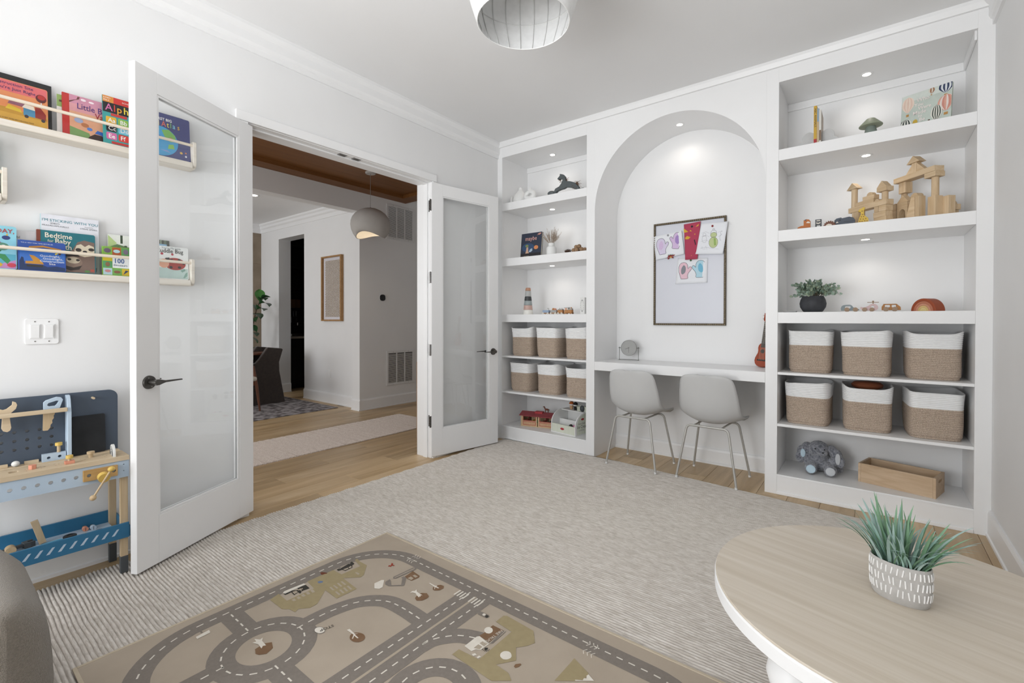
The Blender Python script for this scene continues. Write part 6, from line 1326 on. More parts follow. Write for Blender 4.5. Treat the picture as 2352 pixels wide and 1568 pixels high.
_bm = []
for sd in (1,2,3):
    lo_, hi_ = basket_mesh(sd); a = lo_.build('rope_body','rope_brown',None,smooth=80); b = hi_.build('rope_band','rope_white',None,smooth=80); _bm.append((a.data,b.data)); bpy.data.objects.remove(a); bpy.data.objects.remove(b)
def basket(x, y, z, rz, k, label, sx=1.0, sz=1.0):
    t = thing('rope_basket', label, 'basket', (x,y,z), math.radians(rz), 'two-tone rope baskets in the bookcases')
    for nm, me in zip(('rope_body','rope_band'), _bm[k]):
        o = bpy.data.objects.new(nm, me); COL.objects.link(o); o.parent = t; o.scale = (sx,1,sz)
    return t
pos = ('left','middle','right')
for ci, (xs, nm) in enumerate((((0.238,0.565,0.892),'bookcase beside the glazed door'),((2.757,3.083,3.412),'bookcase by the right wall'))):
    for r, (z, rn) in enumerate(((SH['a'][1],'upper'),(SH['b'][1],'lower'))):
        for i, x in enumerate(xs):
            basket(x+(0.004 if r else 0)*(i-1), 0.245-0.008*((i+r)%2), z+0.0004, ((3,-2,1),(-2,2,4))[r][i], (i+r+ci)%3, 'rope basket, %s %s one in the %s'%(rn,pos[i],nm), 1.06 if ci else 1.04, 1.0 if not (r == 1 and i == 2) else 0.985)

# ------------------------------------------------------------------ left bookcase, top shelf: vases and rocking horse
Z1, Z2, Z3 = SH['s1'][1]+0.0002, SH['s2'][1]+0.0002, SH['s3'][1]+0.0002; ZP = PL+0.0002
mat('ceramic_white','#ececea',0.5,c2='#e5e5e3',ns=8)
def xz_prism(pts, x0, z0, t, y0=0.0): return MB().plate([(p[0]-x0,p[1]-z0) for p in pts], t, (), T(0,y0+t,0)@Matrix(((1,0,0,0),(0,0,-1,0),(0,1,0,0),(0,0,0,1))))
def lathe_thing(name, label, cat, loc, prof, m, part='body', n=32, sx=1, sy=1, group=None):
    t = thing(name, label, cat, loc, 0, group); MB().lathe(prof, n, None, sx, sy).build(part, m, t, smooth=50); return t
lathe_thing('ceramic_vase','tall white gourd shaped ceramic vase beside the rocking horse','vase',(0.200,0.13,Z1),[(0,0),(0.055,0),(0.075,0.02),(0.078,0.045),(0.066,0.085),(0.040,0.120),(0.022,0.140),(0.018,0.160),(0.019,0.168),(0.012,0.168),(0.012,0.14),(0,0.13)],'ceramic_white')
o = thing('ceramic_vase','white ring shaped ceramic vase nearest the rocking horse','vase',(0.345,0.10,Z1+0.0025))
MB().tube([(0.048*math.sin(2*PI*i/28),0,0.060+0.036*math.cos(2*PI*i/28)) for i in range(28)],[0.026-0.006*math.cos(2*PI*i/28) for i in range(28)],14,True).build('ring_body','ceramic_white',o,smooth=70)
MB().lathe([(0.016,0.092),(0.020,0.105),(0.013,0.118),(0.012,0.134),(0.008,0.134),(0.008,0.1)],20).build('neck','ceramic_white',o,smooth=60)
lathe_thing('ceramic_vase','small white ceramic bud vase in the corner of the top shelf','vase',(0.083,0.13,Z1),[(0,0),(0.016,0),(0.018,0.03),(0.014,0.07),(0.009,0.095),(0.006,0.095),(0.006,0.06),(0,0.05)],'ceramic_white')
mat('iron_green','#5a605f',0.45,0.1,c2='#50565a',ns=30); mat('horse_hair','#7d5f4c',0.9,c2='#5c4332',ns=80)
rh = thing('rocking_horse','dark green-grey decorative leaping horse figure on the top shelf','figurine',(0.775,0.07,Z1))
HP = [(0.685,2.586),(0.699,2.598),(0.714,2.611),(0.715,2.629),(0.75,2.617),(0.771,2.594),(0.783,2.549),(0.829,2.538),(0.872,2.521),(0.907,2.488),(0.928,2.462),(0.914,2.445),(0.872,2.46),(0.83,2.48),(0.787,2.49),(0.758,2.48),(0.722,2.477),(0.685,2.47),(0.666,2.452),(0.64,2.460),(0.663,2.496),(0.707,2.51),(0.732,2.537),(0.747,2.568),(0.721,2.579),(0.699,2.572)]
xz_prism(HP,0.775,Z1,0.036).build('body','iron_green',rh,bevel=0.006,seg=3)
MB().sphere((-0.165,0.018,0.036),0.042,0.026,0.024,18,10).build('front_hoof','iron_green',rh,smooth=80)
xz_prism([(0.60,2.4259),(0.68,2.4259),(0.685,2.442),(0.660,2.452),(0.595,2.448)],0.775,Z1,0.05,-0.007).build('front_base','iron_green',rh,bevel=0.003)
xz_prism([(0.905,2.450),(0.975,2.454),(0.979,2.446),(0.93,2.4259),(0.90,2.4259)],0.775,Z1,0.036).build('hind_hoof','iron_green',rh,bevel=0.003)
Rh = random.Random(3)
def tuft(name, o0, n, spread, L, parent, m='horse_hair', r=0.0018, up=0.2):
    mb = MB()
    for i in range(n):
        a = Rh.uniform(0,2*PI); d = Vector((math.cos(a)*spread,Rh.uniform(-0.5,0.5)*spread,up+math.sin(a)*spread)).normalized(); l = L*Rh.uniform(0.6,1.0); p0 = Vector(o0); c = Vector((Rh.uniform(-1,1),Rh.uniform(-1,1),-0.6))*l*0.35
        mb.tube([p0,p0+d*l*0.5+c*0.2,p0+d*l+c],[r,r,r*0.4],5)
    return tag(mb.build(name,m,parent,smooth=60),kind='stuff')
tuft('tail',(0.115,0.018,0.075),34,0.9,0.055,rh); tuft('mane',(0.0,0.018,0.135),26,0.8,0.05,rh,up=-0.5); tuft('beard',(-0.065,0.018,0.15),8,0.6,0.025,rh,up=-0.6)

# second shelf: book, vase with dried grass, pine cone, wooden balls
NG = '#2b3346'
bk2 = book('dark blue hardback titled maybe standing upright on the shelf', (0.250,0.085,Z2), RZ(0)@RX(90)@RX(-6), 0.252, 0.245, 0.022, NG, spine='#d8cdb4', group=None,
   art=[('#2f4a6e',circ(0.35,0.40,0.30,24,0.18)),('#231f24',rc(0.01,0.01,0.99,0.16)),('#7f8a52',circ(0.30,0.47,0.08,12,0.055)),('#cfa88f',[(0.28,0.40),(0.36,0.42),(0.38,0.22),(0.42,0.16),(0.24,0.16),(0.27,0.28)]),('#a9bccb',[(0.40,0.20),(0.46,0.32),(0.56,0.36),(0.58,0.26),(0.50,0.20)]),('#d58a58',circ(0.75,0.38,0.105,28,0.082)),('#c98f7f',[(0.76,0.84),(0.80,0.90),(0.88,0.88),(0.98,0.95),(0.90,0.97),(0.80,0.93)])],
   texts=[('maybe',0.48,0.69,0.060,'#d6a49a','CENTER',0.92),('KOBI YAMADA',0.30,0.035,0.010,'#c8b8a0','CENTER')])
gv = thing('dried_grass_vase','white ceramic bottle vase holding beige dried grass','vase',(0.605,0.10,Z2))
MB().lathe([(0,0),(0.046,0),(0.050,0.006),(0.050,0.072),(0.044,0.084),(0.030,0.090),(0.028,0.094),(0.031,0.098),(0.031,0.118),(0.028,0.122),(0.022,0.122),(0.022,0.09),(0,0.08)],36).build('vase','ceramic_white',gv,smooth=40)
mat('dry_grass','#c3b19e',0.95,c2='#8f7c6c',ns=60,rnd=True)
Rg = random.Random(9)
for i in range(46):
    a = Rg.uniform(0,2*PI); el = Rg.uniform(0.05,0.85); L = Rg.uniform(0.10,0.165)*(1.15-0.35*el); d = Vector((math.cos(a)*el,math.sin(a)*el*0.7,1.0)).normalized(); p0 = Vector((math.cos(a)*0.012,math.sin(a)*0.012,0.10)); mb = MB()
    p1, p2 = p0+d*L*0.55, p0+d*L+Vector((d.x*0.02,d.y*0.02,-0.004)); mb.tube([p0,p1,p2],[0.0008,0.0008,0.0004],4)
    for k in range(12):
        s = 0.45+0.55*k/11; q = p0.lerp(p2,s); w_ = Vector((Rg.uniform(-1,1),Rg.uniform(-1,1),0.9)).normalized()*0.016; mb.tube([q,q+w_],[0.0011,0.0003],4)
    mb.build('grass_stem','dry_grass',gv)
mat('cone_brown','#5b4030',0.85,c2='#3f2b20',ns=60); wood('ball_wood','#a98a6a','#7f6247',0.7,(20,20,20),0.12)
pc = thing('pine_cone','small brown pine cone lying on the shelf','pine cone',(0.815,0.05,Z2+0.004))
MB().sphere((0,0,0.013),0.028,0.014,0.012,14,8).build('core','cone_brown',pc,smooth=80)
for i in range(34):
    s = i/33; a = i*2.4; r = 0.016*math.sin(PI*(0.12+0.8*s))+0.004; x = -0.032+0.064*s
    MB().add([(x,0.8*r*math.cos(a),0.0155+0.7*r*math.sin(a)),(x+0.010,r*1.5*math.cos(a-0.3),0.0155+0.85*r*math.sin(a-0.3)),(x+0.014,r*1.7*math.cos(a),0.0155+0.9*r*math.sin(a)),(x+0.010,r*1.5*math.cos(a+0.3),0.0155+0.85*r*math.sin(a+0.3))],[(0,1,2,3)]).build('scale','cone_brown',pc,solid=0.0012)
for i,(x,y,z,r,lb) in enumerate(((0.888,0.045,0,0.020,'front left of the pile'),(0.925,0.035,0,0.021,'front middle of the pile'),(0.968,0.055,0,0.022,'front right of the pile'),(0.905,0.085,0,0.021,'at the back of the pile'),(0.945,0.088,0,0.020,'half hidden behind the pile'),(0.905,0.062,0.031,0.020,'left one on top of the pile'),(0.938,0.060,0.032,0.021,'middle one on top of the pile'),(1.000,0.060,0,0.019,'last one next to the bookcase stile'))):
    tag(MB().sphere((0,0,r),r,None,None,18,10).build('wooden_ball','ball_wood',None,smooth=80,loc=(x,y,Z2+z)),'brown wooden ball, '+lb,'ball','wooden balls beside the pine cone')

# counter: stacking cups, toy train, little card box
cu_ = thing('stacking_cups','tower of pastel stacking cups tapering upwards','toy',(0.322,0.10,Z3))
cols = ('#eceae4','#cbaaa0','#9aa3a4','#3a3d3f','#b3b5b4','#b98a6f'); z_ = 0
for i,(c,h) in enumerate(zip(cols,(0.048,0.046,0.046,0.042,0.058,0.030))):
    r0, r1 = 0.051-0.0045*i, 0.047-0.0045*i; MB().lathe([(0,z_),(r0,z_),(r0,z_+0.004),(r1,z_+h-0.003),(r1-0.004,z_+h),(0,z_+h)],36).build('cup',mat('cup_%d'%i,c,0.45),cu_,smooth=40); z_ += h+0.0002
wood('train_wood','#c08a55','#a8723f',0.5,(30,30,30),0.05); mat('train_blue','#93a6c0',0.5); mat('train_grey','#a9a7a4',0.5); mat('train_cream','#dcd6ca',0.5)
def wagon(x, w, label, m, kind):
    t = thing('toy_train_car', label, 'toy', (x,0.055,Z3), 0, 'wooden toy train cars on the counter')
    MB().rbox(-w/2,w/2,-0.020,0.020,0.008,0.014,0.001).build('chassis','train_wood',t); MB().rbox(-w/2+0.003,w/2-0.003,-0.017,0.017,0.014,0.040,0.002).build('body',m,t)
    for sx in (-w/2+0.012,w/2-0.012):
        for sy in (-1,1): MB().cyl((sx,sy*0.017,0.009),(sx,sy*0.022,0.009),0.009,n=16).build('wheel','train_cream' if kind != 'e' else 'train_wood',t,smooth=40)
    MB().cyl((w/2,0,0.011),(w/2+0.007,0,0.011),0.003,n=8).build('coupling','metal_nickel',t)
    if kind == 'crane': MB().tube([(w/2-0.015,0,0.04),(w/2-0.012,0,0.056),(w/2-0.020,0,0.060),(w/2-0.028,0,0.054)],0.0028,8).build('hook_arm','train_grey',t,smooth=60)
    if kind == 'load':
        MB().sphere((-0.008,0,0.048),0.015,0.013,0.012).build('load','train_wood',t,smooth=80); MB().sphere((0.014,0,0.046),0.012,0.012,0.011).build('load','toy_coral',t,smooth=80)
    if kind == 'log':
        MB().rbox(-w/2+0.006,w/2-0.006,-0.014,0.014,0.040,0.050,0.002).build('deck','train_grey',t)
        for sx in (-0.012,0.012): MB().cyl((sx,0,0.050),(sx,0,0.060),0.003,n=8).build('stake','train_grey',t)
    if kind == 'e':
        MB().rbox(-w/2+0.006,0.0,-0.016,0.016,0.040,0.058,0.002).build('cab','train_cream',t); MB().rbox(-w/2-0.001,0.008,-0.019,0.019,0.058,0.062,0.001).build('cab_roof','train_grey',t); MB().cyl((0.0,0,0.040),(w/2-0.004,0,0.040),0.014,n=18).build('boiler','train_grey',t,smooth=40); MB().cyl((w/2-0.016,0,0.052),(w/2-0.016,0,0.064),0.005,0.007,n=12).build('chimney','train_wood',t,smooth=40)
        MB().box(-w/2+0.009,-0.012,-0.0166,-0.0160,0.044,0.054).build('window','toy_coral',t)
wagon(0.578,0.078,'pale blue wooden train car with a hook, last in the train','train_blue','crane'); wagon(0.667,0.076,'grey wooden train car loaded with round freight','train_grey','load'); wagon(0.743,0.062,'amber wooden train car with grey stakes','train_wood','log'); wagon(0.832,0.086,'cream and grey wooden toy locomotive at the head of the train','train_wood','e')
mc = thing('milestone_box','slim white card box with a dotted oval border on the counter','box',(0.985,0.055,Z3),math.radians(-8))
MB().rbox(-0.026,0.026,-0.012,0.012,0,0.152,0.001).build('box','ceramic_white',mc)
rg_ = MB()
for i in range(20): a = 2*PI*i/20; rg_.box(-0.0018,0.0018,-0.0126,-0.0121,-0.005,0.005,T(-0.002+0.016*math.cos(a),0,0.076+0.052*math.sin(a))@RY(-math.degrees(math.atan2(math.cos(a)*52,-math.sin(a)*16))))
tag(rg_.build('printed_border',mat('print_grey','#8b8b8b',0.8),mc),kind='stuff')

# bottom: toy stable with horse, ice cream stand
wood('stable_pine','#d8bd98','#c3a47a',0.6,(30,30,30),0.03); mat('stable_red','#b03238',0.5); mat('stable_roof','#9c4a4e',0.7,c2='#8a3e44',ns=60)
sb = thing('toy_stable','wooden toy stable with red roof and barred doors','toy',(0.395,0.21,ZP),math.radians(13)); 
w_, d_, h_ = 0.185, 0.065, 0.115
B(-w_,w_,-d_,d_,0,0.006).build('floor_board','stable_pine',sb); B(-w_,-w_+0.008,-d_,d_,0.006,h_).build('end_wall','stable_pine',sb); B(w_-0.008,w_,-d_,d_,0.006,h_).build('end_wall','stable_pine',sb); B(-w_+0.008,w_-0.008,d_-0.008,d_,0.006,h_).build('back_wall','stable_pine',sb)
for s in (-1,1):
    dr = MB().plate([(0,0),(0.170,0),(0.170,0.105),(0,0.105)],0.007,[[(0.018,0.055),(0.152,0.055),(0.152,0.095),(0.018,0.095)]],T(-w_+0.010 if s < 0 else 0.005,-d_+0.007,0.007)@RX(90)).build('front_door','stable_pine',sb)
    x0_ = (-w_+0.010) if s < 0 else 0.005; yq = -d_-0.0004
    fr2 = MB()
    for q in ((0.014,0.156,0.050,0.055),(0.014,0.156,0.095,0.100),(0.014,0.018,0.055,0.095),(0.152,0.156,0.055,0.095),(0.014,0.156,0.008,0.012),(0.014,0.156,0.040,0.044),(0.014,0.018,0.012,0.040),(0.152,0.156,0.012,0.040)): fr2.box(x0_+q[0],x0_+q[1],yq-0.0015,yq,0.007+q[2],0.007+q[3])
    fr2.build('red_frame','stable_red',dr)
    for k in range(11): x_ = x0_+0.024+0.0125*k; B(x_-0.0008,x_+0.0008,yq-0.001,yq,0.020,0.046).build('plank_line','stable_red',dr)
    for k in range(5): x_ = x0_+0.04+0.0225*k; MB().cyl((x_,-d_+0.0035,0.062),(x_,-d_+0.0035,0.102),0.0012,n=6).build('bar','metal_dark',dr)
MB().add([(-w_-0.012,-d_-0.02,h_-0.004),(w_+0.012,-d_-0.02,h_-0.004),(w_+0.012,0.0,h_+0.028),(-w_-0.012,0.0,h_+0.028),(-w_-0.012,d_+0.01,h_-0.002),(w_+0.012,d_+0.01,h_-0.002)],[(0,1,2,3),(3,2,5,4)]).build('roof','stable_roof',sb,solid=0.006)
MB().rbox(-0.045,0.040,-0.035,0.02,h_+0.012,h_+0.038,0.003).build('roof_handle','stable_red',sb)
MB().cyl((0.0,-d_-0.006,0.045),(0.0,-d_-0.006,0.075),0.004,n=8).build('latch','magnet_green',sb)
mat('horse_brown','#7a3d22',0.5,c2='#5f2d18',ns=20); mat('pony_yellow','#c8a83a',0.5); mat('pony_black','#2a2422',0.5); mat('pony_red','#8a3a2c',0.5)
def toy_horse(loc, rz, m, label, s=1.0):
    t = thing('toy_horse', label, 'toy', loc, math.radians(rz), 'little toy horses of the stable')
    b = MB(); b.sphere((0,0,0.030*s),0.022*s,0.009*s,0.010*s,14,8); b.tube([(0.016*s,0,0.034*s),(0.024*s,0,0.046*s),(0.028*s,0,0.054*s)],[0.008*s,0.006*s,0.005*s],10); b.sphere((0.033*s,0,0.054*s),0.009*s,0.004*s,0.005*s,10,6)
    b.build('body', m, t, smooth=80)
    for x_ in (-0.015,0.014):
        for y_ in (-0.005,0.005): MB().tube([(x_*s,y_*s,0.026*s),(x_*s*1.05,y_*s,0.012*s),(x_*s,y_*s,0.0)],[0.0042*s,0.0026*s,0.003*s],8).build('leg', m, t, smooth=70)
    MB().tube([(-0.020*s,0,0.035*s),(-0.028*s,0,0.028*s),(-0.029*s,0,0.014*s)],[0.002*s,0.003*s,0.001*s],6).build('tail','pony_black',t,smooth=60); MB().tube([(0.016*s,0,0.043*s),(0.022*s,0,0.054*s),(0.027*s,0,0.061*s)],[0.002*s,0.003*s,0.002*s],6).build('mane','pony_black',t,smooth=60)
    return t
def stable_pt(x, y, z): 
    a = math.radians(13); return (0.395+x*math.cos(a)-y*math.sin(a), 0.21+x*math.sin(a)+y*math.cos(a), ZP+z)
toy_horse(stable_pt(0.075,0.0,h_+0.0315),193,'horse_brown','chestnut toy horse standing on the stable roof',1.0)
for x_, m_, lb in ((-0.14,'pony_red','red-brown toy pony behind the left stable bars'),(-0.06,'pony_yellow','yellow toy pony behind the left stable bars'),(0.055,'pony_red','red-brown toy pony behind the right stable bars'),(0.125,'pony_black','black toy pony behind the right stable bars')): toy_horse(stable_pt(x_,-0.01,0.0062),80,m_,lb,1.45)
mat('stand_stripe','#e9e9df',0.5); 
def stripe_mat():
    m, nt, b = _new('mint_stripe'); tc = nt.nodes.new('ShaderNodeTexCoord'); sp = nt.nodes.new('ShaderNodeSeparateXYZ'); nt.links.new(tc.outputs['Object'],sp.inputs[0])
    ad = nt.nodes.new('ShaderNodeMath'); ad.operation = 'ADD'; nt.links.new(sp.outputs[0],ad.inputs[0]); nt.links.new(sp.outputs[1],ad.inputs[1])
    mu = nt.nodes.new('ShaderNodeMath'); mu.operation = 'MULTIPLY'; mu.inputs[1].default_value = 62; nt.links.new(ad.outputs[0],mu.inputs[0])
    fr = nt.nodes.new('ShaderNodeMath'); fr.operation = 'FRACT'; nt.links.new(mu.outputs[0],fr.inputs[0]); gt = nt.nodes.new('ShaderNodeMath'); gt.operation = 'GREATER_THAN'; gt.inputs[1].default_value = 0.5; nt.links.new(fr.outputs[0],gt.inputs[0])
    mx = nt.nodes.new('ShaderNodeMix'); mx.data_type = 'RGBA'; mx.inputs[6].default_value = rgb('#eeeee6'); mx.inputs[7].default_value = rgb('#c3cbb0'); nt.links.new(gt.outputs[0],mx.inputs[0]); nt.links.new(mx.outputs[2],b.inputs['Base Color']); b.inputs['Roughness'].default_value = 0.5
stripe_mat()
ic = thing('ice_cream_stand','white and mint striped toy ice cream counter with scoops on top','toy',(0.780,0.195,ZP),math.radians(-10))
W2, D2 = 0.150, 0.125
prof_s = [(-D2,0.0),(D2,0.0),(D2,0.205)]+[(D2-0.09-0.0-0.155*math.sin(PI/2*k/10)*1.0+0.09*0 , 0.085+0.120*math.cos(PI/2*k/10)) for k in range(0,11)]
prof_s = [(-D2,0.0),(D2,0.0),(D2,0.205),(0.02,0.205)]+[(0.02-(0.02+D2)*math.sin(PI/2*k/10),0.085+0.120*math.cos(PI/2*k/10)) for k in range(1,11)]
for s in (-1,1):
    sp_ = MB().plate(prof_s,0.009,(),T(s*W2-0.0045,0,0)@Matrix(((0,0,1,0),(1,0,0,0),(0,1,0,0),(0,0,0,1)))).build('side_panel','ceramic_white',ic)
    MB().plate([(p[0]*0.88+0.01,0.01+p[1]*0.92) for p in prof_s],0.0006,(),T(s*W2+(0.0046 if s > 0 else -0.0052),0,0)@Matrix(((0,0,1,0),(1,0,0,0),(0,1,0,0),(0,0,0,1)))).build('side_print','mint_stripe',sp_)
    if s > 0:
        SM = T(W2+0.0058,0,0)@WALLX
        text(sp_,'Scoop & Stack',SM@T(-0.085,0.105,0),0.022,'toy_black','LEFT',0.8); text(sp_,'Ice Cream',SM@T(-0.10,0.068,0),0.042,'toy_black','LEFT',0.85); text(sp_,'COUNTER',SM@T(-0.08,0.042,0),0.020,'print_grey','LEFT',0.9)
        MB().plate(circ(-0.02,0.150,0.022,20,0.010),0.0006,(),T(W2+0.0054,0,0)@WALLX).build('badge','stable_red',sp_)
B(-W2+0.005,W2-0.005,D2-0.008,D2,0.0,0.205).build('back_panel','ceramic_white',ic); B(-W2+0.005,W2-0.005,-D2,D2-0.008,0.0,0.008).build('base_board','ceramic_white',ic); B(-W2+0.005,W2-0.005,-D2+0.002,-D2+0.010,0.008,0.085).build('front_panel','mint_stripe',ic); B(-W2+0.005,W2-0.005,0.015,D2-0.008,0.196,0.205).build('counter_top','ceramic_white',ic); B(-W2+0.005,W2-0.005,-0.01,-0.003,0.008,0.115).build('divider','ceramic_white',ic)
MB().plate(circ(-0.01,0.046,0.024,20,0.011),0.0008,(),T(0,-D2+0.0018,0)@RX(90)).build('badge','stable_red',ic)
def ic_pt(x, y, z): a = math.radians(-10); return (0.780+x*math.cos(a)-y*math.sin(a), 0.195+x*math.sin(a)+y*math.cos(a), ZP+z)
IG = 'toy ice cream pieces on the stand'
def scoop(x, y, z, cm_, bm_, label):
    t = thing('toy_ice_cream', label, 'toy', ic_pt(x,y,z), 0, IG); MB().lathe([(0,0),(0.014,0),(0.020,0.038),(0,0.038)],20).build('cone', bm_, t, smooth=40); MB().sphere((0,0,0.052),0.024,None,0.024).build('scoop','ceramic_white',t,smooth=80); MB().lathe([(0,0.078),(0.012,0.075),(0.021,0.066),(0.0258,0.052),(0.022,0.050),(0,0.058)],20).build('sauce', cm_, t, smooth=70)
mat('sauce_orange','#b8622a',0.35); mat('sauce_black','#1f1c1c',0.35); mat('cone_tan','#c9a27c',0.7); mat('toy_pink','#c8709a',0.5)
scoop(-0.06,0.07,0.2052,'sauce_orange','cone_tan','toy ice cream with orange topping standing on the stand'); scoop(-0.005,0.065,0.2052,'sauce_black','toy_black','toy ice cream with dark chocolate topping standing on the stand')
for i,(x_,y_) in enumerate(((0.055,0.055),(0.125,0.075))):
    t = thing('toy_cup', ('striped paper style toy cup in the middle of the stand top','striped paper style toy cup at the right end of the stand top')[i], 'toy', ic_pt(x_,y_,0.2052), 0, IG); MB().lathe([(0,0),(0.022,0),(0.030,0.046),(0.032,0.048),(0.028,0.048),(0.021,0.004),(0,0.004)],28).build('cup','mint_stripe',t,smooth=40)
sc_ = thing('toy_scooper','dark grey toy ice cream scooper leaning on the stand top','toy',ic_pt(0.10,0.040,0.2052),0,IG)
MB().sphere((0,0,0.030),0.024,0.016,0.030,18,10).build('bowl','toy_darkgrey',sc_,smooth=80); MB().cyl((0,0.012,0.03),(0.01,0.050,0.012),0.006,n=12).build('handle','toy_darkgrey',sc_,smooth=40)
for i,(x_,y_,z_,r_,m_,lb) in enumerate(((0.02,-0.055,0.0082,0.024,'sauce_black','dark toy scoop inside the front tray of the stand'),(0.065,-0.06,0.0082,0.025,'toy_pink','pink toy scoop inside the front tray of the stand'),(0.115,-0.055,0.0082,0.022,'magnet_green','green toy scoop inside the front tray of the stand'),(0.045,-0.06,0.050,0.022,'pony_black','dark toy scoop lying on the pile in the front tray'),(0.09,-0.055,0.050,0.022,'toy_pink','pink toy scoop lying on the pile in the front tray'))):
    tag(MB().lathe([(0,0),(r_*0.8,0),(r_,r_*0.5),(r_*0.9,r_*1.2),(r_*0.5,r_*1.7),(0,r_*1.85)],20).build('toy_scoop',m_,None,smooth=60,loc=ic_pt(x_,y_,z_)),lb,'toy',IG)
# ------------------------------------------------------------------ right bookcase, top shelf
cg = 'cloud book ends on the top shelf'
CL = [(-0.0,0.0),(0.095,0.0),(0.098,0.02),(0.088,0.04),(0.072,0.048),(0.070,0.07),(0.055,0.09),(0.03,0.096),(0.008,0.088),(0.0,0.08)]
for s, x_, lb in ((-1,2.781,'pale grey cloud shaped book end left of the three books'),(1,2.826,'pale grey cloud shaped book end right of the three books')):
    t = thing('cloud_book_end', lb, 'book end', (x_,0.13,Z1+0.0035), 0, cg)
    MB().plate([(s*p[0],p[1]*1.18) for p in smooth_path(CL+[CL[0]],3)[:-1]],0.012,(),RX(90)).build('cloud',mat('cloud_grey','#c9c9c8',0.6),t,bevel=0.002); B(min(0,s*0.05),max(0,s*0.05),-0.06,0.03,-0.0034,-0.002).build('foot_plate','cloud_grey',t)
def upright(label, x, w, d, h, spine, strip, y=0.065):
    t = thing('story_book', label, 'book', (x,y,Z1), 0, 'story books between the cloud book ends')
    B(0,0.0015,0.0,d,0,h).build('cover',cm(strip).name,t); B(w-0.0015,w,0.0,d,0,h).build('cover',cm(strip).name,t); B(0,w,-0.001,0.0015,0,h).build('spine',cm(spine).name,t); B(0.0015,w-0.0015,0.0015,d-0.003,0.003,h-0.003).build('pages',_paper,t)
    return t
b1 = upright('tall yellow spined story book between the cloud book ends',2.7815,0.0185,0.18,0.272,'#c9a23e','#8a6a3a')
text(b1,'ABC ANIMALS',T(0.004,-0.0015,0.255)@RX(90)@RZ(-90),0.017,'ink_2a2c30','LEFT',1.2); B(0.0005,0.018,-0.0016,-0.001,0.004,0.045).build('spine_label',cm('#b03238').name,b1)
b2 = upright('slim blue-grey story book beside the yellow one',2.8005,0.0115,0.17,0.250,'#8fa3b4','#5f7386'); B(0.001,0.0105,-0.0016,-0.001,0.02,0.16).build('spine_print',cm('#c9b08a').name,b2)
b3 = upright('slim white story book next to the right cloud book end',2.8125,0.0125,0.17,0.238,'#d9d6cf','#9a8a78'); B(0.001,0.0115,-0.0016,-0.001,0.03,0.10).build('spine_print',cm('#7a6048').name,b3)
mat('sage','#9aa08a',0.5,c2='#8f9680',ns=10); mat('sage_dark','#7f8a82',0.5)
ml = thing('mushroom_lamp','sage green mushroom shaped night light on the top shelf','night light',(3.095,0.085,Z1))
MB().lathe([(0,0),(0.036,0),(0.037,0.006),(0.028,0.055),(0.024,0.062),(0,0.062)],36).build('stem','sage_dark',ml,smooth=40); MB().lathe([(0,0.060),(0.045,0.060),(0.063,0.063),(0.064,0.067),(0.056,0.076),(0.038,0.095),(0.024,0.110),(0.010,0.116),(0,0.117)],40).build('cap','sage',ml,smooth=60)
bl = [('#d6ddd6',rc(0.0,0.80,1,1))]
def balloon(cx, cy, r, ry, cols, basket=True, stripes=6):
    out = []
    for i in range(stripes):
        a0, a1 = -1+2*i/stripes, -1+2*(i+1)/stripes
        def pt(u, v):
            w = math.sqrt(max(0,1-v*v)) if v > -0.2 else (1.0-((-0.2-v)/0.8)**1.3*0.85)*0.98; return (cx+r*u*w, cy+ry*v)
        vv = [-1+2*k/10 for k in range(11)]
        out.append((cols[i%len(cols)],[pt(a1,v) for v in vv]+[pt(a0,v) for v in vv[::-1]]))
    if basket: out.append(('#b98a4a',rc(cx-r*0.22,cy-ry*1.5,cx+r*0.22,cy-ry*1.2)))
    return [(c,[(min(0.995,max(0.005,p[0])),min(0.995,max(0.005,p[1]))) for p in q]) for c,q in out]
bl += balloon(0.13,0.72,0.13,0.22,('#e8d5c6','#e0c4b4'),stripes=7)+balloon(0.88,0.92,0.14,0.17,('#2f3c5e','#dfe3e6'),stripes=7)+balloon(0.60,0.93,0.06,0.09,('#d9d2c4','#9a6a4a'),stripes=4)+balloon(0.90,0.48,0.17,0.22,('#d9a493','#e6d9d2','#d08f80'),stripes=8)+balloon(0.72,0.27,0.11,0.22,('#e4e2d8','#3c463e'),stripes=9)+balloon(0.10,0.15,0.13,0.17,('#2e3a38','#e0e0d8'),stripes=8)+balloon(0.30,0.16,0.05,0.09,('#c9a83e',),stripes=3)+[('#5a4632',rc(0.56,0.06,0.60,0.14))]
bb = book('pale green picture book with striped hot air balloons on its cover', (3.252,0.150,Z1), RZ(-21)@RX(90)@RX(-7), 0.245, 0.232, 0.014, '#c3cdc4', spine='#8a9490', art=bl,
   texts=[('Who',0.44,0.72,0.034,'#efe6e2','CENTER',0.9),('You',0.36,0.60,0.030,'#efe6e2','CENTER',0.9),('Were',0.48,0.49,0.030,'#efe6e2','CENTER',0.9),('Made',0.38,0.37,0.034,'#efe6e2','CENTER',0.9),('to',0.40,0.28,0.026,'#efe6e2','CENTER',0.9),('Be',0.44,0.16,0.032,'#efe6e2','CENTER',0.9)])

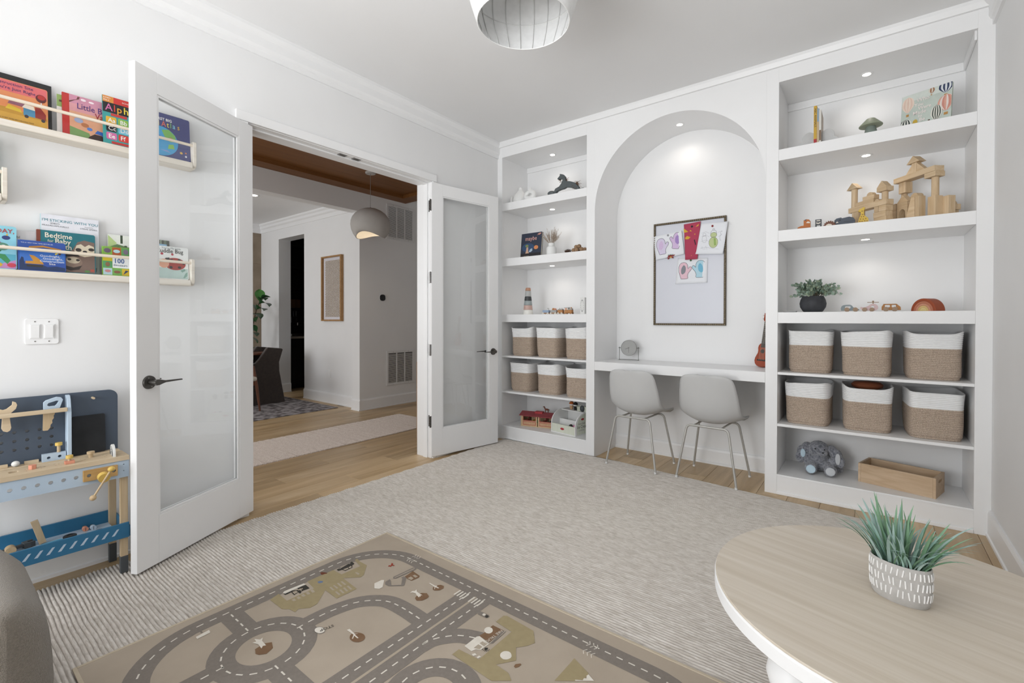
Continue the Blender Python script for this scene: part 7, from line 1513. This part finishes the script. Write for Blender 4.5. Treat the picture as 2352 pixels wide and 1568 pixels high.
# ------------------------------------------------------------------ wooden block castle
wood('block_wood','#dcc6a6','#c4a780',0.55,(5,40,40),0.10,c3='#d1b794'); wood('block_wood_z','#dcc6a6','#c4a780',0.55,(40,40,5),0.10,c3='#d1b794')
BGp = 'wooden building blocks of the castle'
def frame(o, ang):
    a = math.radians(ang); return lambda u, v, z: (o[0]+u*math.cos(a)-v*math.sin(a), o[1]+u*math.sin(a)+v*math.cos(a), z)
FL, FR = frame((2.972,0.250),-43.0), frame((3.216,0.258),-49.5)
def blk(F, ang, u, v, z, mb, label, m='block_wood', bevel=0.0016):
    o = mb.build('wooden_block', m, None, bevel=bevel, loc=F(u,v,z), rot=(0,0,math.radians(ang))); return tag(o,'wooden '+label,'block',BGp)
def bx_(l, d, h): return B(-l/2,l/2,-d/2,d/2,0,h)
def cy_(r, h): return MB().cyl((0,0,0),(0,0,h),r,n=24)
def tri(l, d, h): return MB().plate([(-l/2,0),(l/2,0),(0,h)],d,(),T(0,d/2,0)@RX(90))
def rtri(l, d, h, s=1): return MB().plate([(0,0),(s*l,0),(0,h)],d,(),T(0,d/2,0)@RX(90))
def halfc(r, d): return MB().plate([(r*math.cos(PI*i/14),r*math.sin(PI*i/14)) for i in range(15)],d,(),T(0,d/2,0)@RX(90))
e = 0.0002
L_ = lambda *a, **k: blk(FL,-43.0,*a,**k)
R__ = lambda *a, **k: blk(FR,-49.5,*a,**k)
z0 = Z2
L_(0.055,0.028,z0,bx_(0.05,0.055,0.110),'block standing under the left end of the low beam','block_wood_z')
L_(0.235,0.028,z0,bx_(0.085,0.055,0.037),'brick at the bottom of the pier under the low beam')
L_(0.232,0.028,z0+0.037+e,bx_(0.085,0.055,0.035),'brick second from the bottom of the low beam pier')
L_(0.252,0.028,z0+0.072+2*e,bx_(0.050,0.055,0.0375),'brick at the top of the low beam pier'); L_(0.210,0.028,z0+0.072+2*e,bx_(0.030,0.055,0.0375),'cube beside the top brick of the low beam pier')
zb = z0+0.110+3*e
L_(0.14,0.029,zb,bx_(0.278,0.058,0.034),'long beam of the low left part'); zc_ = zb+0.034+e
L_(0.022,0.029,zc_,cy_(0.0185,0.128),'tall round column at the far left','block_wood_z',bevel=0.001); L_(0.022,0.029,zc_+0.128+e,tri(0.088,0.045,0.044),'triangular roof on the far left column')
L_(0.118,0.029,zc_,bx_(0.135,0.045,0.027),'flat brick lying on the low beam'); L_(0.145,0.029,zc_+0.027+e,bx_(0.085,0.040,0.026),'smaller brick on top of the flat brick'); L_(0.150,0.029,zc_+0.053+2*e,halfc(0.022,0.030),'half round crowning the small bricks')
L_(0.204,0.029,zc_,halfc(0.016,0.035),'half round lying between the flat brick and short column')
L_(0.246,0.029,zc_,cy_(0.0175,0.054),'short round column on the low beam','block_wood_z',bevel=0.001); L_(0.246,0.029,zc_+0.054+e,bx_(0.066,0.058,0.030),'square slab on the short column'); L_(0.240,0.029,zc_+0.084+2*e,tri(0.066,0.045,0.040),'triangular roof on the square slab')
# gate house, right part
R__(0.030,-0.004,z0,MB().plate([(-0.045,0),(0.022,0),(0.022,0.132),(-0.014,0.132)],0.05,(),T(0,0.025,0)@RX(90)),'sloped buttress left of the arch')
arch_o = [(-0.038,0.0),(-0.024,0.0),(-0.024,0.055)]+[(-0.024*math.cos(PI*i/10),0.055+0.030*math.sin(PI*i/10)) for i in range(1,10)]+[(0.024,0.055),(0.024,0.0),(0.038,0.0),(0.038,0.128),(-0.038,0.128)]
R__(0.096,-0.004,z0,MB().plate(arch_o,0.045,(),T(0,0.0225,0)@RX(90)),'arch block forming the gate')
R__(0.096,-0.004,z0+0.128+e,tri(0.085,0.040,0.046),'triangle on top of the gate arch'); R__(0.10,0.052,z0+0.0,bx_(0.05,0.035,0.150),'tall block standing behind the gate arch','block_wood_z'); R__(0.10,0.052,z0+0.150+e,tri(0.050,0.032,0.028),'small triangle on the tall block behind the arch')
R__(0.178,-0.018,z0,MB().plate([(-0.042,0),(0.022,0),(0.022,0.138),(-0.004,0.138)],0.045,(),T(0,0.0225,0)@RX(90)),'sloped ramp block right of the arch'); R__(0.216,-0.018,z0,bx_(0.026,0.045,0.138),'upright plank against the ramp block','block_wood_z'); R__(0.196,-0.018,z0+0.138+e,halfc(0.024,0.040),'half round on top of the ramp block')
R__(0.030,0.052,z0,cy_(0.017,0.202),'round column carrying the left end of the high beam','block_wood_z',bevel=0.001); R__(0.045,0.045,z0+0.202+e,bx_(0.050,0.050,0.070),'cube under the left end of the high beam','block_wood_z')
R__(0.262,0.034,z0,bx_(0.050,0.050,0.125),'square post at the bottom of the right tower','block_wood_z'); R__(0.262,0.034,z0+0.125+e,cy_(0.0185,0.116),'round column on the right tower','block_wood_z',bevel=0.001); R__(0.256,0.034,z0+0.241+2*e,bx_(0.072,0.064,0.031),'flat slab on the right tower')
zb2 = z0+0.272+4*e
R__(0.145,0.032,zb2,bx_(0.288,0.062,0.033),'long high beam over the gate'); zt2 = zb2+0.033+e
R__(0.135,0.032,zt2,bx_(0.034,0.034,0.064),'little post on the high beam','block_wood_z'); R__(0.1175,0.032,zt2,rtri(0.046,0.030,0.056,-1),'right angled triangle left of the little post'); R__(0.1525,0.032,zt2,rtri(0.060,0.030,0.060,1),'right angled triangle right of the little post'); R__(0.135,0.032,zt2+0.064+e,tri(0.092,0.050,0.044),'topmost triangular roof of the castle')
R__(0.300,0.080,z0,bx_(0.045,0.045,0.118),'upright block right of the right tower','block_wood_z')
G3 = frame((3.484,0.130),-49.5)
blk(G3,-49.5,0,0,z0,bx_(0.065,0.045,0.036),'small brick under the low slab at the far right'); blk(G3,-49.5,0,0,z0+0.036+e,bx_(0.076,0.060,0.034),'low slab at the far right of the castle'); blk(G3,-49.5,0,0.0,z0+0.070+2*e,halfc(0.028,0.036),'half round crowning the far right slab')

# ------------------------------------------------------------------ wooden animals
AG = 'flat wooden toy animals on the shelf'
mat('fox_orange','#b5651f',0.5); mat('badger_grey','#4a4d52',0.5); mat('hog_brown','#6b3f2a',0.5); mat('ele_blue','#49515d',0.5,c2='#434b57',ns=20); mat('gir_yellow','#d8b64a',0.5); mat('gir_spot','#9a7430',0.5); mat('cream_paint','#e6ded0',0.6)
def animal(name, label, x, y, outline, m, t_=0.018, extra=(), z=Z2):
    t = thing(name, label, 'toy', (x,y,z), 0, AG)
    MB().plate(outline,t_,(),T(0,t_/2,0)@RX(90)).build('body', m, t, bevel=0.0012)
    for nm, pts, mm in extra: MB().plate(pts,0.0005,(),T(0,-t_/2-0.0001,0)@RX(90)).build(nm, mm, t)
    return t
animal('toy_fox','orange wooden fox with raised head, first animal from the left',2.73,0.05,[(-0.040,0.0),(-0.038,0.014),(-0.018,0.023),(-0.002,0.024),(-0.002,0.060),(0.012,0.066),(0.030,0.062),(0.038,0.050),(0.038,0.0),(0.028,0.0),(0.026,0.008),(-0.012,0.008),(-0.02,0.0)],'fox_orange',extra=[('muzzle',[(0.012,0.040),(0.034,0.036),(0.036,0.044),(0.022,0.050)],'cream_paint'),('ear',[(0.0,0.060),(0.014,0.064),(0.012,0.054)],'badger_grey')])
animal('toy_badger','grey and white wooden badger standing square, second from the left',2.814,0.05,[(-0.018,0.0),(-0.010,0.0),(-0.010,0.018),(0.010,0.018),(0.010,0.0),(0.018,0.0),(0.018,0.056),(-0.018,0.056)],'badger_grey',extra=[('mask',[(-0.013,0.030),(0.0,0.024),(0.013,0.030),(0.012,0.036),(0.0,0.031),(-0.012,0.036)],'cream_paint'),('stripe',[(-0.012,0.044),(0.012,0.044),(0.009,0.050),(-0.009,0.050)],'cream_paint')])
hg = [(-0.033,0.0)]
for i in range(9):
    a = PI-PI*i/8; b = PI-PI*(i+0.5)/8; hg.append((0.030*math.cos(a),0.004+0.028*math.sin(a)))
    if i < 8: hg.append((0.036*math.cos(b),0.004+0.036*math.sin(b)))
hg.append((0.033,0.0))
animal('toy_hedgehog','brown wooden hedgehog with notched spines, third from the left',2.878,0.045,hg,'hog_brown',extra=[('belly',[(-0.024,0.002),(0.016,0.002),(0.010,0.014),(-0.006,0.018),(-0.018,0.012)],'cream_paint')])
animal('toy_elephant','slate blue wooden elephant with long trunk and round back',2.955,0.072,[(-0.050,0.0),(-0.012,0.0),(-0.012,0.008),(0.0,0.012),(0.004,0.0),(0.060,0.0),(0.062,0.030),(0.052,0.048),(0.030,0.056),(-0.010,0.050),(-0.014,0.056),(-0.040,0.052),(-0.052,0.040),(-0.052,0.012)],'ele_blue',extra=[('eye_patch',[(-0.046,0.020),(-0.036,0.032),(-0.028,0.022)],'cream_paint'),('ear',[(-0.030,0.036),(-0.018,0.046),(-0.016,0.034)],'toy_black'),('seam',[(0.0,0.024),(0.061,0.025),(0.061,0.027),(0.0,0.026)],'toy_black')])
gf = [('spot',circ(px_,pz_,0.0042,7),'gir_spot') for px_,pz_ in ((-0.018,0.012),(-0.006,0.010),(0.008,0.012),(0.020,0.010),(-0.014,0.026),(0.0,0.024),(0.013,0.026),(-0.010,0.040),(0.002,0.040),(-0.004,0.054),(-0.006,0.076),(0.006,0.078))]
animal('toy_giraffe','yellow spotted giraffe figure in front of the blocks',3.06,0.045,[(-0.028,0.0),(0.028,0.0),(0.026,0.028),(0.004,0.050),(0.004,0.082),(0.010,0.098),(0.0,0.102),(-0.006,0.096),(-0.020,0.090),(-0.028,0.078),(-0.014,0.072),(-0.012,0.056),(-0.022,0.032)],'gir_yellow',0.024,extra=gf)

# ------------------------------------------------------------------ counter of the right bookcase
mat('pot_dark','#2f3034',0.7,c2='#3f4045',ns=25,nm=0.5,bump=0.15,bs=60); mat('euca_a','#9fb2a3',0.6,c2='#869c8b',ns=20,rnd=True); mat('euca_b','#b0bea5',0.6,c2='#97a98e',ns=20,rnd=True); mat('euca_c','#7f9686',0.6,c2='#6b8474',ns=20,rnd=True); mat('twig','#6b5a48',0.8)
ep = thing('potted_eucalyptus','bushy grey-green eucalyptus in a round dark stone pot','plant',(2.778,0.13,Z3))
MB().lathe([(0,0),(0.050,0),(0.060,0.006),(0.077,0.035),(0.081,0.060),(0.076,0.085),(0.066,0.108),(0.064,0.112),(0.058,0.110),(0.062,0.09),(0,0.085)],40).build('pot','pot_dark',ep,smooth=50)
MB().lathe([(0,0.100),(0.060,0.098)],24).build('soil','soil',ep)
def euca_leaf(m):
    mb = MB(); vs = []; fs = []
    for i in range(5):
        s = i/4; w = 0.0118*math.sin(PI*(0.15+0.8*s))**0.7
        if i == 4: w = 0.001
        for k in (-1,0,1): vs.append((k*w,0.025*s,0.0026*abs(k)-0.005*s*s))
    for i in range(4):
        for k in range(2): p = i*3+k; fs.append((p,p+1,p+4,p+3))
    me = bpy.data.meshes.new('leaf'); me.from_pydata(vs,[],fs); me.update(); me.shade_smooth(); me.materials.append(MATS[m]); return me
_el = [euca_leaf(m) for m in ('euca_a','euca_b','euca_c')]; Re = random.Random(21); cnt = 0; rest = MB()
for si in range(40):
    a = Re.uniform(0,2*PI); el = math.radians(Re.choice((8,20,35,50,62,75,85))+Re.uniform(-6,6)); L = Re.uniform(0.085,0.125)*(1.12 if math.degrees(el) < 40 else 0.95); d = Vector((math.cos(a)*math.cos(el)*1.15,math.sin(a)*math.cos(el)*0.85,math.sin(el)))
    p0 = Vector((math.cos(a)*0.03,math.sin(a)*0.03,0.10)); p1 = p0+d*L*0.5+Vector((0,0,0.018)); p2 = p0+d*L+Vector((0,0,0.008)); MB().tube([p0,p1,p2],[0.0014,0.0011,0.0006],5).build('twig','twig',ep)
    for k in range(11):
        s = 0.25+0.75*k/10; q = p0.lerp(p1,s*2) if s < 0.5 else p1.lerp(p2,s*2-1)
        o = bpy.data.objects.new('leaf', Re.choice(_el)); o.location = q; Mx = d.to_track_quat('Y','Z').to_matrix().to_4x4() @ RY(k*97+Re.uniform(-25,25)) @ RX(Re.uniform(25,60)); o.rotation_euler = Mx.to_euler(); sc = Re.uniform(0.8,1.25)*(1.1-0.35*s); o.scale = (sc,sc,sc)
        if cnt < 298: COL.objects.link(o); o.parent = ep; cnt += 1
        else:
            MM = Matrix.Translation(q) @ Mx @ Matrix.Diagonal((sc,sc,sc,1)); rest.add([v.co for v in o.data.vertices],[tuple(p.vertices) for p in o.data.polygons],MM); bpy.data.objects.remove(o)
if rest.v: tag(rest.build('foliage','euca_a',ep,smooth=80),kind='stuff')
cst = thing('coaster_stack','two thin dark edged coasters lying beside the plant pot','coaster',(2.648,0.07,Z3)); MB().rbox(-0.04,0.035,-0.03,0.03,0,0.004,0.001).build('coaster','toy_darkgrey',cst); MB().rbox(-0.036,0.039,-0.03,0.03,0.0042,0.008,0.001).build('coaster','cloud_grey',cst)

VG = 'small wooden toy vehicles on the counter'
mat('veh_grey','#7d898d',0.5); mat('veh_pink','#cfb4b4',0.5); wood('veh_amber','#b57d42','#a06a32',0.5,(30,30,30),0.03); wood('wheel_wood','#a38a72','#8f765f',0.6,(30,30,30),0.05)
def vehicle(name, label, x, out, hole, m, wheels, r=0.014, t_=0.030):
    t = thing(name, label, 'toy', (x,0.07,Z3), 0, VG)
    MB().plate([(p[0],p[1]) for p in out],t_,hole,T(0,t_/2,0)@RX(90)).build('body', m, t, bevel=0.002)
    for wx in wheels:
        for s in (-1,1): MB().cyl((wx,s*(t_/2+0.0005),r),(wx,s*(t_/2+0.008),r),r,n=24).build('wheel','wheel_wood',t,smooth=40)
    return t
vehicle('toy_car','grey wooden toy car with an open cab, left of three vehicles',2.990,smooth_path([(-0.046,0.008),(-0.046,0.028),(-0.036,0.042),(-0.010,0.046),(0.010,0.043),(0.022,0.028),(0.044,0.020),(0.046,0.008),(-0.046,0.008)],4)[:-1],[rrect(-0.026,0.006,0.022,0.037,0.006,3)],'veh_grey',(-0.014,0.032))
hv = vehicle('toy_helicopter','pink wooden toy helicopter with a round window, middle vehicle',3.098,smooth_path([(-0.050,0.020),(-0.040,0.012),(0.0,0.006),(0.030,0.008),(0.042,0.022),(0.038,0.040),(0.022,0.050),(0.004,0.048),(-0.010,0.036),(-0.030,0.028),(-0.048,0.030),(-0.050,0.020)],4)[:-1],[circ(0.014,0.030,0.009,16)],'veh_pink',(-0.028,0.010),0.013)
MB().cyl((0.016,0,0.049),(0.016,0,0.066),0.003,n=10).build('mast','wheel_wood',hv,smooth=40); MB().rbox(-0.014,0.046,-0.004,0.004,0.058,0.062,0.001).build('rotor','wheel_wood',hv); MB().cyl((0.016,0,0.062),(0.016,0,0.070),0.005,n=12).build('rotor_cap','wheel_wood',hv,smooth=40)
vehicle('toy_van','amber wooden toy van with two windows, right of three vehicles',3.206,[(-0.048,0.008),(-0.048,0.030),(-0.038,0.048),(0.026,0.048),(0.046,0.028),(0.048,0.008)],[rrect(-0.032,-0.006,0.026,0.042,0.004,3),rrect(0.002,0.024,0.026,0.042,0.004,3)],'veh_amber',(-0.026,0.018),0.0145)
rb = thing('rainbow_stacker','wooden rainbow stacking arches in rust, pink and yellow','toy',(3.382,0.085,Z3),math.radians(-46))
for i,(r0,r1,c) in enumerate(((0.062,0.0780,'#9c4a2a'),(0.048,0.0615,'#b8745a'),(0.035,0.0475,'#c98f74'),(0.023,0.0345,'#d4b57a'))):
    out = [(r1*math.cos(PI*k/24),r1*math.sin(PI*k/24)) for k in range(25)]+[(r0*math.cos(PI*k/24),r0*math.sin(PI*k/24)) for k in range(24,-1,-1)]
    MB().plate(out,0.065,(),T(0,0.0325,0)@RX(90)).build('arch',mat('arch_%d'%i,c,0.5),rb,bevel=0.0015)
MB().plate([(0.0225*math.cos(PI*k/16),0.0225*math.sin(PI*k/16)) for k in range(17)],0.065,(),T(0,0.0325,0)@RX(90)).build('core_half_round',mat('arch_core','#d9c488',0.5),rb,bevel=0.0015)

# something terracotta showing in the middle lower basket
tag(MB().lathe([(0,0),(0.06,0.0),(0.085,0.012),(0.09,0.03),(0.075,0.045),(0,0.052)],32).build('toy_drum',mat('terracotta','#9a5a3c',0.6),None,smooth=50,loc=(3.085,0.26,SH['b'][1]+0.262)),'terracotta round toy peeking out of the lower middle basket','toy')

# ------------------------------------------------------------------ plush toy and wooden box
def fur(name, a, b):
    m = mat(name, a, 1.0, c2=b, ns=70, nm=0.35, bump=1.0, bs=160, sheen=0.5, bd=0.01); return m
fur('plush_fur','#a9abb3','#5f636d'); mat('plush_blue','#c3d9e6',0.95,bump=0.3,bs=200); mat('plush_grey','#c9ccd0',0.95,bump=0.3,bs=200)
pl_ = thing('plush_rabbit','grey marbled plush toy with long drooping ears sitting on the bottom shelf','plush toy',(2.815,0.235,ZP+0.003),math.radians(4))
def blob(name, parts, m='plush_fur', parent=pl_, fuzz=0):
    """fused rounded body from overlapping ellipsoids (remeshed into one skin)"""
    mb = MB()
    for c, r in parts: mb.sphere(c, r[0], r[1], r[2], 20, 12)
    o = mb.build(name, m, parent, smooth=180)
    q = o.modifiers.new('fuse','REMESH'); q.mode = 'VOXEL'; q.voxel_size = 0.005; q.use_smooth_shade = True
    s = o.modifiers.new('soften','SMOOTH'); s.factor = 0.5; s.iterations = 4
    tx = bpy.data.textures.new('fuzz','CLOUDS'); tx.noise_scale = 0.008
    dpl = o.modifiers.new('fuzz','DISPLACE'); dpl.texture = tx; dpl.strength = 0.006; dpl.mid_level = 0.5
    return o
blob('body',[((0,0.03,0.075),(0.075,0.065,0.075)),((0,0.0,0.11),(0.055,0.05,0.055)),((-0.005,-0.005,0.165),(0.066,0.055,0.058)),((0.02,-0.045,0.150),(0.032,0.03,0.026)),((-0.045,-0.03,0.05),(0.036,0.05,0.034)),((0.055,-0.03,0.05),(0.036,0.05,0.034)),((-0.075,0.0,0.09),(0.03,0.04,0.05)),((0.085,0.0,0.08),(0.03,0.04,0.045)),((-0.05,-0.085,0.040),(0.040,0.03,0.040)),((0.065,-0.085,0.040),(0.040,0.03,0.040)),((0.115,0.03,0.03),(0.03,0.03,0.025))])
blob('ear',[((-0.075,0.0,0.165),(0.035,0.03,0.04)),((-0.105,-0.01,0.13),(0.035,0.026,0.05)),((-0.115,-0.01,0.095),(0.032,0.024,0.045))])
blob('ear',[((0.07,0.0,0.165),(0.035,0.03,0.035)),((0.10,-0.01,0.13),(0.036,0.026,0.05)),((0.12,-0.01,0.09),(0.032,0.024,0.045))])
for x_, m_ in ((-0.05,'plush_blue'),(0.065,'plush_grey')): MB().sphere((x_,-0.1135,0.041),0.029,0.005,0.029,24,12).build('sole',m_,pl_,smooth=80)
MB().sphere((0.108,-0.036,0.115),0.016,0.004,0.040,16,10,T(0,0,0)).build('ear_lining','plush_grey',pl_,smooth=80); MB().sphere((-0.10,-0.036,0.128),0.016,0.004,0.030,16,10).build('ear_lining','plush_blue',pl_,smooth=80)
for x_ in (-0.025,0.03): MB().sphere((x_,-0.057,0.175),0.005).build('eye','toy_black',pl_,smooth=80)
MB().sphere((0.02,-0.075,0.155),0.007,0.004,0.005).build('nose','toy_black',pl_,smooth=80)
wood('box_wood','#d2b99c','#b99c7c',0.55,(4,30,30),0.08,c3='#c6ab8c')
bxx = thing('wooden_box','open pale wooden crate with a slot handle on the bottom shelf','box',(3.262,0.222,ZP),math.radians(-16))
lw, dw, hw_ = 0.200, 0.105, 0.125
B(-lw+0.014,lw-0.014,-dw,-dw+0.013,0,hw_).build('side_board','box_wood',bxx,bevel=0.0012); B(-lw+0.014,lw-0.014,dw-0.013,dw,0,hw_).build('side_board','box_wood',bxx,bevel=0.0012)
for s in (-1,1): MB().plate([(-dw,0),(dw,0),(dw,hw_),(-dw,hw_)],0.0138,[rrect(-0.038,0.038,0.082,0.100,0.008,4)],T(s*(lw-0.0069)-0.0069,0,0)@Matrix(((0,0,1,0),(1,0,0,0),(0,1,0,0),(0,0,0,1)))).build('end_board','box_wood',bxx)
B(-lw+0.014,lw-0.014,-dw+0.013,dw-0.013,0,0.010).build('base_board','box_wood',bxx)
# ------------------------------------------------------------------ lettering becomes mesh
bpy.context.view_layer.update()
_dg = bpy.context.evaluated_depsgraph_get()
for o, m in TEXTQ:
    me = bpy.data.meshes.new_from_object(o.evaluated_get(_dg)); me.materials.clear(); me.materials.append(MATS[m])
    n = bpy.data.objects.new('lettering', me); COL.objects.link(n); n.parent = o.parent; n.matrix_local = o.matrix_local
    for k in o.keys(): n[k] = o[k]
for o, m in TEXTQ:
    c = o.data; bpy.data.objects.remove(o); bpy.data.curves.remove(c)
bpy.context.view_layer.update()
